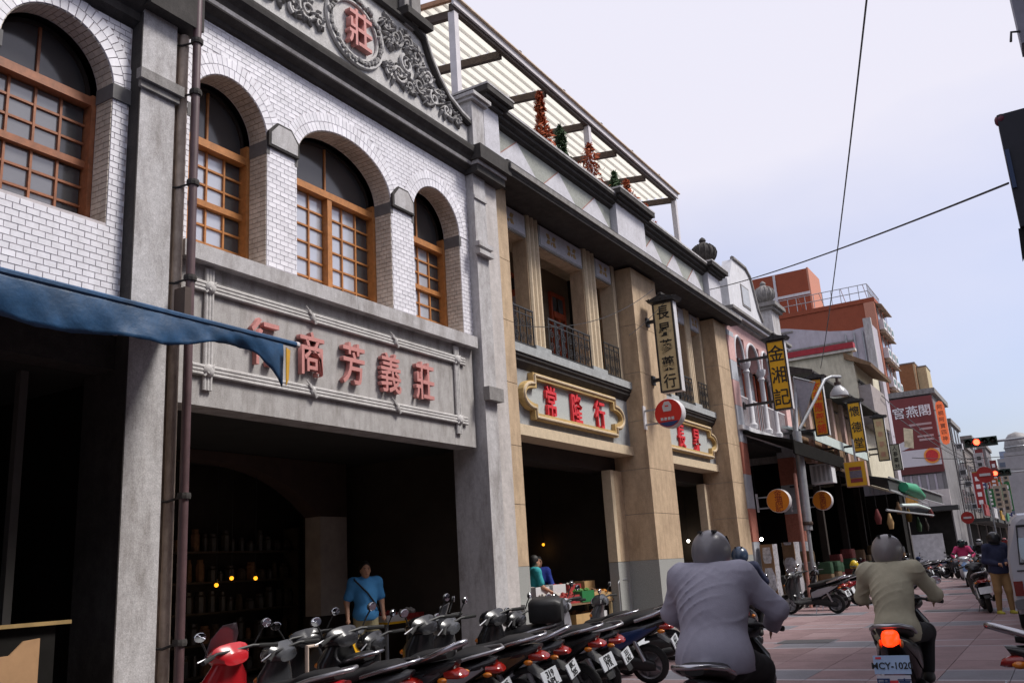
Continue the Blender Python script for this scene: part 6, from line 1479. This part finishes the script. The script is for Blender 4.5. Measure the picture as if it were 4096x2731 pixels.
person('person in a pink top riding a white and blue scooter towards the camera', (38.2, 3.45, 0), pi+.08, ride(.36), dict(shirt=mat('pink_top', (.55, .05, .16), .8, .1), trousers=M_BKC, shoes=M_SHO), .024, 1., mat('dark_green_helmet', (.02, .05, .045), .3), seed=4)
M_BLS = mat('blue_shirt', (.05, .22, .48), .85, .1, 10); M_TEAL = mat('teal_shirt', (.03, .30, .33), .85, .1, 10); M_KSH = mat('khaki_shorts', (.30, .26, .15), .9, .1)
bm_ = person('person in a blue short-sleeved shirt with shoulder strap walking in the arcade', (11.25, 9.5, .1), -2.2, stand(.16, dict(haR=(.10, -.30, .86), elR=(-.05, -.28, 1.12))), dict(shirt=M_BLS, trousers=M_KSH, shoes=M_SHO), .018, 1., None, sleeve='short', seed=5)
link('shoulder_strap', MB().tube([(.13, -.19, 1.44), (.165, 0, 1.24), (.15, .16, 1.02), (-.02, .22, .93), (-.14, .06, 1.15), (-.08, -.15, 1.44), (.0, -.18, 1.48), (.13, -.19, 1.44)], .014, 6).mesh('shoulder_strap'), M_BLK, bm_)
person('person in a teal shirt and dark red trousers leaning at the produce stall', (16.1, 9.35, .1), -.6, stand(.0, dict(haL=(.35, .15, 1.0), haR=(.38, -.15, 1.0), elL=(.15, .25, 1.10), elR=(.15, -.25, 1.10)), lean=.12), dict(shirt=M_TEAL, trousers=mat('dark_red_cloth', (.22, .02, .02), .9), shoes=M_SHO), .02, 1., None, sleeve='short', seed=6)
person('person in a royal blue top bending behind the produce stall', (17.55, 10.0, .1), -2.4, stand(.0, dict(haL=(.35, .15, .95), haR=(.38, -.15, .95), elL=(.2, .28, 1.08), elR=(.2, -.28, 1.08)), lean=.2), dict(shirt=mat('royal_blue_cloth', (.03, .06, .35), .85), trousers=M_BKC, shoes=M_SHO), .02, 1., None, seed=7)
person('person in a dark jacket and tan trousers standing by a black scooter', (22.9, 1.42, 0), -2.6, stand(.04, dict(haL=(.22, .08, 1.06), haR=(.22, -.10, 1.05), elL=(-.02, .27, 1.12), elR=(-.02, -.27, 1.12)), look=(1, .2, 0)), dict(shirt=M_NVY, trousers=mat('tan_trousers', (.28, .17, .075), .9, .1), shoes=mat('yellow_shoes', (.4, .36, .05), .7), hair=M_HAIR), .019, 1.05, mat('black_helmet', (.012, .013, .015), .3), visor=False, seed=8)

for i, (x, y, c, lb) in enumerate(((45.0, 3.35, M_BKC, 'person in black waiting on a pale scooter far down the road'), (48.2, 4.2, M_NVY, 'person in navy waiting on a scooter far down the road'), (51.5, 2.7, mat('mustard_cloth', (.35, .22, .03), .85), 'person in mustard waiting on a scooter far down the road'))):
    person(lb, (x, y, 0), pi, ride(.34), dict(shirt=c, trousers=M_BKC, shoes=M_SHO), .032, 1., mat('far_helmet_%d' % i, ((.3, .3, .32), (.02, .02, .022), (.25, .03, .03))[i], .3), wr=0, seed=i)
# ------------------------------------------------------------------ van (seen from behind, parked on the opposite side)
M_VAN = mat('silver_van_paint', (.40, .40, .44), .3, .05, 4, spec=.6)
VN = thing('van', 'silver grey van seen from behind, parked on the opposite side', 'van', (20.3, .25, 0))
VX, VY = 18.0, .12
def vsec(x, w0, w1, z0, z1):
    """rounded van cross-section: half width w0 at the belt, w1 at the roof"""
    pts = []
    for (yy, zz) in ((-w0*.96, z0), (-w0, z0+.18), (-w0, z0+.75), (-w0*.985, z0+.95), (-w1*1.0, z1-.22), (-w1*.93, z1-.08), (-w1*.78, z1), (w1*.78, z1), (w1*.93, z1-.08), (w1, z1-.22), (w0*.985, z0+.95), (w0, z0+.75), (w0, z0+.18), (w0*.96, z0)): pts.append((x, VY+yy, zz))
    return pts
m = MB(); S_ = [vsec(VX, .80, .66, .36, 1.86), vsec(VX+.06, .84, .71, .30, 1.93), vsec(VX+.4, .86, .75, .28, 1.97), vsec(VX+3.2, .86, .74, .28, 1.95), vsec(VX+4.1, .84, .66, .30, 1.60), vsec(VX+4.6, .80, .60, .34, 1.05)]
n = len(S_[0])
for q in S_: m.v += q
for i in range(len(S_)-1):
    for k in range(n): m.f.append((i*n+k, i*n+(k+1) % n, (i+1)*n+(k+1) % n, (i+1)*n+k))
m.f.append(tuple(range(n))); m.f.append(tuple((len(S_)-1)*n+k for k in range(n)))
part('body', m, M_VAN, VN, 35)
rg = part('rear_window', MB().loft([(V(VX-.012, VY, 1.14), V(0, .66, 0), V(.004, 0, .01), 6), (V(VX-.004, VY, 1.45), V(0, .63, 0), V(.012, 0, .30), 8)], 20), mat('van_glass', (.30, .31, .36), .08, .05, 2, metal=.7), VN)
part('window_seal', MB().tube([(VX-.01, VY-.66, 1.13), (VX-.01, VY-.60, 1.75), (VX-.01, VY+.60, 1.75), (VX-.01, VY+.66, 1.13), (VX-.01, VY-.66, 1.13)], .022, 6), M_PLAS, VN)
part('tailgate_seam', MB().box(VX-.015, VX-.001, VY-.72, VY+.72, 1.00, 1.02), M_PLAS, VN)
part('bumper', MB().loft([(V(VX-.06, VY, .46), V(0, .84, 0), V(0, 0, .10), 5), (V(VX+.1, VY, .46), V(0, .86, 0), V(0, 0, .12), 5)], 18), mat('grey_bumper', (.12, .12, .13), .6, .1), VN)
for s in (-1, 1):
    part('tail_light', MB().box(VX-.03, VX+.05, VY+s*.74-.07, VY+s*.74+.07, .60, .84), mat('van_tail_lens', (.16, .02, .015), .25, .2, 20), VN)
    part('roof_gutter', MB().tube([(VX+.1, VY+s*.70, 1.78), (VX+3.2, VY+s*.75, 1.78)], .015, 6), M_PLAS, VN)
part('number_plate', MB().box(VX-.02, VX-.001, VY-.19, VY+.19, .70, .86), M_PLATE, VN)
for x in (VX+.75, VX+3.5):
    for s in (-1, 1):
        w = part('wheel', MB().lathe([(.18, -.09), (.29, -.09), (.31, -.05), (.31, .05), (.29, .09), (.18, .09)], (x, VY+s*.76, .31), 20, 'Y'), M_RUB, VN, True); part('hub', MB().lathe([(.18, -.05), (.10, -.085), (.05, -.09)], (x, VY+s*.76, .31), 14, 'Y'), M_ALU, w)
# ------------------------------------------------------------------ produce stall under the first bay of the beige house
CR = random.Random(5)
ST = thing('stall_table', 'wooden trestle table of the produce stall in the beige house arcade', 'table', (17.1, 8.95, .1))
part('top', MB().box(15.6, 18.5, 8.65, 9.35, .80, .84), M_OLDW, ST); part('shelf', MB().box(15.7, 18.4, 8.7, 9.3, .38, .41), M_OLDW, ST)
for x in (15.68, 18.40):
    for y in (8.70, 9.28): part('leg', MB().box(x-.03, x+.03, y-.03, y+.03, .10, .799), mat('pale_timber', (.5, .38, .2), .7, .2), ST)
def crate(x, y, z, w, d, h, m, goods, gm, label, g='crates on the produce stall'):
    T = thing('produce_crate', label, 'crate', (x, y, z), g)
    part('base', MB().box(x-w/2, x+w/2, y-d/2, y+d/2, z, z+.02), m, T)
    for a, b, c, e in ((x-w/2, x+w/2, y-d/2, y-d/2+.02), (x-w/2, x+w/2, y+d/2-.02, y+d/2), (x-w/2, x-w/2+.02, y-d/2+.021, y+d/2-.021), (x+w/2-.02, x+w/2, y-d/2+.021, y+d/2-.021)): part('side', MB().box(a, b, c, e, z+.021, z+h), m, T)
    mb = MB()
    for i in range(goods):
        r = CR.uniform(.03, .055); mb.ball((x+CR.uniform(-w/2+.06, w/2-.06), y+CR.uniform(-d/2+.06, d/2-.06), z+h*.75+CR.uniform(0, .08)), (r, r, r*CR.uniform(.7, 1.2)), 7, 4)
    part('produce', mb, gm, T, True, stuff=True)
M_G1, M_G2, M_G3, M_G4, M_G5 = mat('green_produce', (.06, .20, .03), .6, .4, 12), mat('red_produce', (.30, .02, .015), .5, .4, 12), mat('white_produce', (.5, .46, .42), .7, .2, 12), mat('orange_produce', (.5, .18, .02), .5, .3, 12), mat('brown_produce', (.16, .08, .04), .8, .4, 12)
M_CRG, M_CRR, M_CRW, M_CRT = mat('green_plastic_crate', (.02, .16, .05), .5, .1), mat('red_print_carton', (.30, .03, .03), .7, .5, 14), mat('white_foam_box', (.55, .54, .55), .7, .1), mat('tan_carton', (.42, .27, .12), .8, .2)
specs = [(15.95, 8.85, .841, .6, .36, .16, M_CRR, 30, M_G3, 'red carton with white produce on the stall closest to the teal-shirted person'), (16.62, 8.85, .841, .6, .36, .16, M_CRR, 30, M_G2, 'red carton with red produce beside the heaped green crate'), (17.25, 8.82, .841, .55, .36, .22, M_CRG, 34, M_G1, 'green crate heaped with leafy greens on the stall'), (17.85, 8.85, .841, .5, .36, .18, M_CRT, 26, M_G5, 'tan carton with brown goods on the stall'), (18.3, 8.85, .841, .34, .36, .14, M_CRT, 16, M_G4, 'small tan carton with orange goods on the stall by the steel trolley'),
 (16.1, 9.2, .841, .55, .28, .36, M_CRW, 20, M_G3, 'white foam box standing behind the red cartons'), (16.8, 9.2, .841, .55, .28, .38, M_CRW, 20, M_G2, 'white foam box with red goods behind the red cartons'), (17.5, 9.2, .841, .55, .28, .36, M_CRR, 20, M_G3, 'red carton behind the heaped green crate'), (18.2, 9.2, .841, .5, .28, .40, M_CRT, 20, M_G5, 'tall tan carton behind the small tan one'),
 (16.2, 8.95, .411, .7, .4, .2, M_CRG, 24, M_G1, 'green crate on the lower shelf of the stall'), (17.2, 8.95, .411, .7, .4, .2, M_CRT, 24, M_G5, 'tan carton on the lower shelf of the stall'), (18.0, 8.95, .411, .6, .4, .2, M_CRW, 24, M_G4, 'white box of orange goods on the lower shelf')]
for q in specs: crate(*q)
ST2 = thing('stall_table', 'small display table in the grey house arcade behind the blue-shirted person', 'table', (12.7, 9.6, .1))
tx = at(912, 1412, Y=9.6).x
part('top', MB().box(tx-.55, tx+.55, 9.35, 9.85, .84, .87), M_YEL, ST2)
for a in (-.5, .5): part('leg', MB().box(tx+a-.02, tx+a+.02, 9.4, 9.44, .1, .839), M_STEEL, ST2); part('leg', MB().box(tx+a-.02, tx+a+.02, 9.76, 9.80, .1, .839), M_STEEL, ST2)
crate(tx-.25, 9.6, .871, .45, .35, .1, M_CRW, 18, M_G2, 'white tray of red goods on the small yellow table', 'trays on the small table'); crate(tx+.28, 9.6, .871, .45, .35, .1, M_CRR, 18, M_G3, 'red tray of white goods on the small yellow table', 'trays on the small table')
# handcart frame beside the stall
HC = thing('hand_trolley', 'thin steel hand trolley standing by the stall in the beige arcade', 'trolley', (18.75, 8.55, .1))
part('frame', MB().tube([(18.45, 8.5, .12), (18.45, 8.5, 1.15), (18.52, 8.5, 1.22), (18.95, 8.5, 1.22), (19.02, 8.5, 1.15), (19.02, 8.5, .12)], .016, 6), M_STEEL, HC); part('plate', MB().box(18.45, 19.02, 8.2, 8.5, .11, .125), M_STEEL, HC)
# red banner beside the second bay
bp = at(1551, 1312, Y=8.05)
RB = thing('red_banner', 'narrow bright red cloth banner beside the grey dado of the beige column', 'banner', (bp.x, 8.05, 1.0))
part('cloth', MB().prism([(bp.x-.10, 1.75), (bp.x+.06, 1.78), (bp.x+.12, 1.5), (bp.x+.17, 1.05), (bp.x+.05, 1.0), (bp.x-.02, 1.4)], 8.04, 8.06, 'Y'), mat('red_banner_cloth', (.60, .012, .012), .8, .05), RB); part('pole', MB().tube([(bp.x, 8.08, .1), (bp.x, 8.08, 1.85)], .015, 6), M_STEEL, RB)
# lit bulbs and tubes in the arcades
M_BULB = mat('lit_amber_bulb', (.9, .6, .2), .4, 0, emit=(1, .36, .015, .8)); M_BULBW = mat('lit_white_bulb', (.9, .9, .85), .4, 0, emit=(1, .93, .80, 14))
def bulb(vx, vy, Y, m, label, r=.035, ztop=3.55):
    p = at(vx, vy, Y=Y); T = thing('pendant_bulb', label, 'lamp', (p.x, p.y, p.z), 'lit bulbs in the arcades')
    part('bulb', MB().ball(p, r, 10, 7), m, T, True)
    if r > .03:
        lt = bpy.data.lights.new('bulb_light', 'POINT'); lt.energy = .5 if m is M_BULBW else .12; lt.color = (1, .85, .65) if m is M_BULBW else (1, .62, .25); lt.shadow_soft_size = .06; lo_ = bpy.data.objects.new('bulb_light', lt); COL.objects.link(lo_); lo_.parent = T; lo_.location = (0, -.0, -.12)
    part('socket', MB().tube([p+Vector((0, 0, r*.9)), p+Vector((0, 0, r*.9+.06))], .02, 6), M_PLAS, T); part('flex', MB().tube([p+Vector((0, 0, r+.05)), (p.x, p.y, ztop)], .005, 4), M_PLAS, T)
bulb(118, 1214, 10.5, M_BULBW, 'small white bulb in the dark arcade under the blue awning', .035)
bulb(497, 1343, 11.2, M_BULB, 'amber bulb, lowest of three in the grey house arcade', .032); bulb(532, 1327, 11.2, M_BULB, 'amber bulb between the other two in the grey house arcade', .032); bulb(587, 1327, 11.2, M_BULB, 'amber bulb closest to the plaster pier in the grey house arcade', .032)
bulb(1581, 1242, 9.5, M_BULBW, 'white bulb glowing in the second bay of the beige house', .04); bulb(1749, 1238, 8.2, M_BULBW, 'white bulb beside the pink banded pier', .05, 4.6)
bulb(1248, 1250, 10.8, M_BULB, 'amber bulb above the produce stall', .035, 3.8)
p = at(852, 1150, Y=11.2)
FT = thing('fluorescent_lamp', 'pair of lit fluorescent tubes on the grey house arcade ceiling', 'lamp', (p.x, 11.2, p.z))
for k in (0, 1): part('tube', MB().tube([(p.x-.25+.32*k, 11.2, p.z), (p.x-.03+.32*k, 11.2, p.z)], .015, 8), mat('lit_tube', (.9, .95, .9), .4, 0, emit=(.85, 1, .9, 5)), FT)
part('batten', MB().box(p.x-.3, p.x+.35, 11.17, 11.23, p.z+.03, p.z+.08), M_STEELW, FT)
part('hanger', MB().box(p.x-.01, p.x+.01, 11.19, 11.21, p.z+.081, 3.6), M_STEELW, FT)
# no-parking board on a steel barrier between the scooters
a, b = at(705, 1482, Y=6.55), at(790, 1475, Y=6.55)
NB = thing('no_parking_barrier', 'steel barrier carrying a yellow no parking board behind the silver scooter', 'barrier', ((a.x+b.x)/2, 6.55, 0))
zt = (a.z+b.z)/2; x0, x1 = a.x, a.x+1.0
part('frame', MB().tube([(x0, 6.55, .0), (x0, 6.55, zt), (x1, 6.55, zt), (x1, 6.55, .0)], .022, 8), mat('cream_pipe', (.45, .36, .30), .6, .2), NB)
part('board', MB().box(x0+.42, x0+.92, 6.50, 6.53, zt-.62, zt-.03), M_YEL, NB)
part('ring', MB().lathe([(.15, 0), (.15, -.01), (.12, -.01), (.12, 0)], (x0+.67, 6.499, zt-.28), 24, 'Y'), mat('sign_red_ring', (.35, .02, .03), .5), NB); part('ring_ground', MB().lathe([(.119, -.002), (.119, -.006), (.001, -.006)], (x0+.67, 6.499, zt-.28), 20, 'Y'), M_RIM, NB)
lettering('P', .22, (x0+.67, 6.488, zt-.28), M_BLK, NB, FACE_Y, extrude=.002, bold=.003); part('slash', MB().obox((x0+.67, 6.483, zt-.28), (.10, 0, .10), (0, .002, 0), (-.012, 0, .012)), M_RED, NB)
# things in front of house A
q = at(40, 1530, Y=6.6); XE = at(88, 1530, Y=6.6).x
WB = thing('plywood_board', 'tan plywood board with a black clamp leaning before the first arcade', 'board', (q.x, 6.6, 0))
part('sheet', MB().prism([(q.x-1.0, 0.01), (XE, 0.01), (XE, q.z+.18), (XE-.12, q.z+.17), (XE-.22, q.z+.08), (q.x-1.0, q.z+.05)], 6.60, 6.62, 'Y'), mat('tan_plywood', (.34, .20, .10), .75, .15, 3, stain=.3), WB)
part('clamp', MB().tube([(q.x-.3, 6.56, q.z-.28), (q.x-.02, 6.55, q.z-.13)], .03, 8), M_IRON, WB)
q2 = at(0, 1415, Y=7.2); q3 = at(165, 1422, Y=7.2)
TB = thing('counter', 'dark stall counter with a worn timber edge in the first arcade', 'counter', (q2.x, 7.5, .1))
part('edge', MB().box(q2.x-1.2, q3.x, 7.2, 7.25, q3.z-.03, q3.z+.0), mat('worn_edge', (.30, .20, .08), .7, .3), TB); part('body', MB().box(q2.x-1.2, q3.x-.1, 7.26, 7.9, .1, q3.z-.031), M_DARK, TB)
# wrapped stock, blue box and helmet beyond the lamp pole
def wrapped(x, y, h, w, label):
    T = thing('wrapped_stack', label, 'stack', (x, y, .1)); part('core', MB().box(x-w/2+.02, x+w/2-.02, y-.18, y+.18, .1, .1+h), M_OLDW, T)
    rn2 = random.Random(int(x*10)); mb = MB()
    secs = [(V(x+rn2.uniform(-.02, .02), y, .1+h*i/9), V(w/2*rn2.uniform(.9, 1.12), 0, 0), V(0, .22*rn2.uniform(.9, 1.1), 0), 3.5) for i in range(10)]
    part('plastic_wrap', mb.loft(secs, 14), mat('cloudy_plastic', (.38, .37, .40), .3, .6, 14, .6, 18, spec=.6), T, 30)
wrapped(at(1770, 1300, Y=7.45).x, 7.45, 1.75, .5, 'tall plastic-wrapped stack beside the pink banded pier'); wrapped(at(1822, 1300, Y=7.4).x, 7.4, 1.8, .7, 'bulging plastic-wrapped stack between the pier and the lamp pole')
q = at(2012, 1312, Y=6.9)
BX = thing('blue_box', 'blue tarpaulin-covered box behind the khaki-jacketed rider', 'box', (q.x, 7.0, 0)); part('case', MB().box(q.x-.9, q.x+.9, 6.9, 7.5, .3, q.z+.28), mat('blue_cover', (.02, .06, .24), .6, .2), BX); part('lid', MB().box(q.x-.95, q.x+.95, 6.87, 7.53, q.z+.281, q.z+.33), mat('blue_cover', (.02, .06, .24)), BX); part('crate_under', MB().box(q.x-.8, q.x+.8, 6.95, 7.45, .0, .299), M_OLDW, BX)
q = at(1962, 1296, X=28.6)
YH = thing('yellow_helmet', 'yellow helmet resting on a parked scooter seat', 'helmet', (q.x, q.y, q.z-.1)); part('shell', MB().loft([(V(q.x, q.y, q.z-.1), V(.13, 0, 0), V(0, .12, 0), 2), (V(q.x, q.y, q.z), V(.14, 0, 0), V(0, .13, 0), 2), (V(q.x, q.y, q.z+.09), V(.10, 0, 0), V(0, .09, 0), 2), (V(q.x, q.y, q.z+.13), V(.02, 0, 0), V(0, .02, 0), 2)], 14), mat('yellow_shell', (.55, .38, .02), .3), YH, True); part('peak', MB().loft([(V(q.x-.1, q.y, q.z-.03), V(0, .1, 0), V(0, 0, .015), 2), (V(q.x-.2, q.y, q.z-.06), V(0, .07, 0), V(0, 0, .008), 2)], 10), M_PLAS, YH)
# green tarpaulins rolled over the far awning
for i, (v0, v1, Yg) in enumerate((((2075, 1118), (2118, 1140), 5.4), ((2070, 1160), (2135, 1168), 5.3))):
    a, b = at(v0[0], v0[1], Y=Yg), at(v1[0], v1[1], Y=Yg)
    T = thing('green_tarpaulin', ('rolled green tarpaulin above the far dark awning', 'flat pale green sheet hanging below the rolled green tarpaulin')[i], 'tarpaulin', tuple(a))
    part('roll', MB().tube([a, a.lerp(b, .5)+Vector((0, 0, .08)), b], [.20, .30, .16] if i == 0 else [.06, .09, .05], 10), M_GRN if i == 0 else M_WSHEET, T, True); part('rail', MB().tube([a+Vector((-3, .1, -.25)), b+Vector((2, .1, -.25))], .04, 6), M_STEEL, T)

# ------------------------------------------------------------------ dim shop fittings inside the arcades
M_SHELF = mat('shelf_timber', (.05, .034, .022), .8, .3, 4); M_JAR = mat('shelf_jars', (.035, .026, .02), .4, .5, 6)
def shelves(x0, x1, y, z0, nz_, label):
    T = thing('shop_shelves', label, 'shelves', ((x0+x1)/2, y, z0), 'shop shelves inside the arcades')
    for x in (x0, x1-.05): part('upright', MB().box(x, x+.05, y-.35, y, z0, z0+.48*nz_+.05), M_SHELF, T)
    rn3 = random.Random(int(x0*7))
    for k in range(nz_):
        part('shelf', MB().box(x0+.051, x1-.051, y-.35, y, z0+.1+.48*k, z0+.13+.48*k), M_SHELF, T)
        x = x0+.12
        while x < x1-.2:
            w = rn3.uniform(.08, .2); h = rn3.uniform(.15, .36)
            part('goods', MB().lathe([(w*.5, 0), (w*.5, h*.75), (w*.36, h*.85), (w*.36, h)], (x+w*.5, y-.2, z0+.131+.48*k), 8), (M_JAR, M_JAR, M_SHELF, M_G5, M_JAR)[rn3.randrange(5)], T); x += w+rn3.uniform(.02, .1)
shelves(6.3, 9.2, 12.35, .1, 5, 'dim jar shelves at the back of the grey house arcade'); shelves(9.5, 12.4, 12.35, .1, 5, 'dim jar shelves behind the blue-shirted person')
shelves(14.0, 18.4, 12.35, .1, 5, 'dim jar shelves behind the produce stall'); shelves(21.0, 24.8, 12.35, .1, 5, 'dim jar shelves in the second bay of the beige house'); shelves(2.0, 5.2, 11.7, .1, 5, 'dim jar shelves in the first arcade')

# ------------------------------------------------------------------ stock and clutter under the dark awnings further along
rn4 = random.Random(77)
cl = ['tan carton', 'white sack', 'grey tub', 'brown basket', 'red carton', 'green crate']
cm = [mat('dull_tan_carton', (.13, .085, .045), .85, .2), mat('dull_white_sack', (.2, .195, .19), .85, .2), mat('grey_tub', (.06, .06, .065), .6), M_OLDW, mat('dull_red_carton', (.10, .018, .018), .8, .3), mat('dull_green_crate', (.015, .05, .022), .7, .2)]
nth = ['first', 'second', 'third', 'fourth', 'fifth', 'sixth', 'seventh', 'eighth', 'ninth', 'tenth', 'eleventh', 'twelfth', 'thirteenth', 'fourteenth', 'fifteenth', 'sixteenth', 'seventeenth', 'eighteenth']
for i in range(18):
    x = 29.5+i*1.35; k = rn4.randrange(6); w = rn4.uniform(.4, .8); h = rn4.uniform(.5, 1.5); y = rn4.uniform(7.4, 8.0)
    T = thing('stock_pile', '%s in the shade of the awnings, %s along from the pink banded pier' % (cl[k], nth[i]), 'stock', (x, y, .1), 'stock piled under the awnings')
    z = .1; j = 0
    while z < .1+h:
        d = rn4.uniform(.22, .4); ww = w*rn4.uniform(.85, 1.05)
        part('piece', MB().loft([(V(x, y, z), V(ww/2*.95, 0, 0), V(0, .24, 0), 6), (V(x, y, z+d*.5), V(ww/2, 0, 0), V(0, .25, 0), 5), (V(x, y, z+d-.01), V(ww/2*.93, 0, 0), V(0, .23, 0), 6)], 12), cm[(k+(j % 2)) % 6], T); z += d; j += 1
for i in range(7):
    x = 35+i*2.6; z = rn4.uniform(2.7, 3.4); k = i % 6; h = rn4.uniform(.3, .8)
    T = thing('hanging_goods', 'small %s bag hanging from the far awning rail, %s along' % (['red', 'white', 'brown', 'yellow', 'green', 'blue'][k], nth[i]), 'goods', (x, D-2.1, z-h), 'goods hanging under the far awning')
    part('bag', MB().loft([(V(x, D-2.1, z-h), V(.10, 0, 0), V(0, .08, 0), 3), (V(x, D-2.1, z-h*.6), V(.17, 0, 0), V(0, .13, 0), 2.4), (V(x, D-2.1, z), V(.05, 0, 0), V(0, .04, 0), 2)], 10), (mat('dull_red_bag', (.12, .02, .02), .8), M_CRT, M_OLDW, mat('dull_yellow_bag', (.2, .12, .02), .8), mat('dull_green_bag', (.03, .07, .03), .8), M_DARKW)[k], T, True); part('string', MB().tube([(x, D-2.1, z-.01), (x, D-2.1, 3.76)], .008, 4), M_PLAS, T)
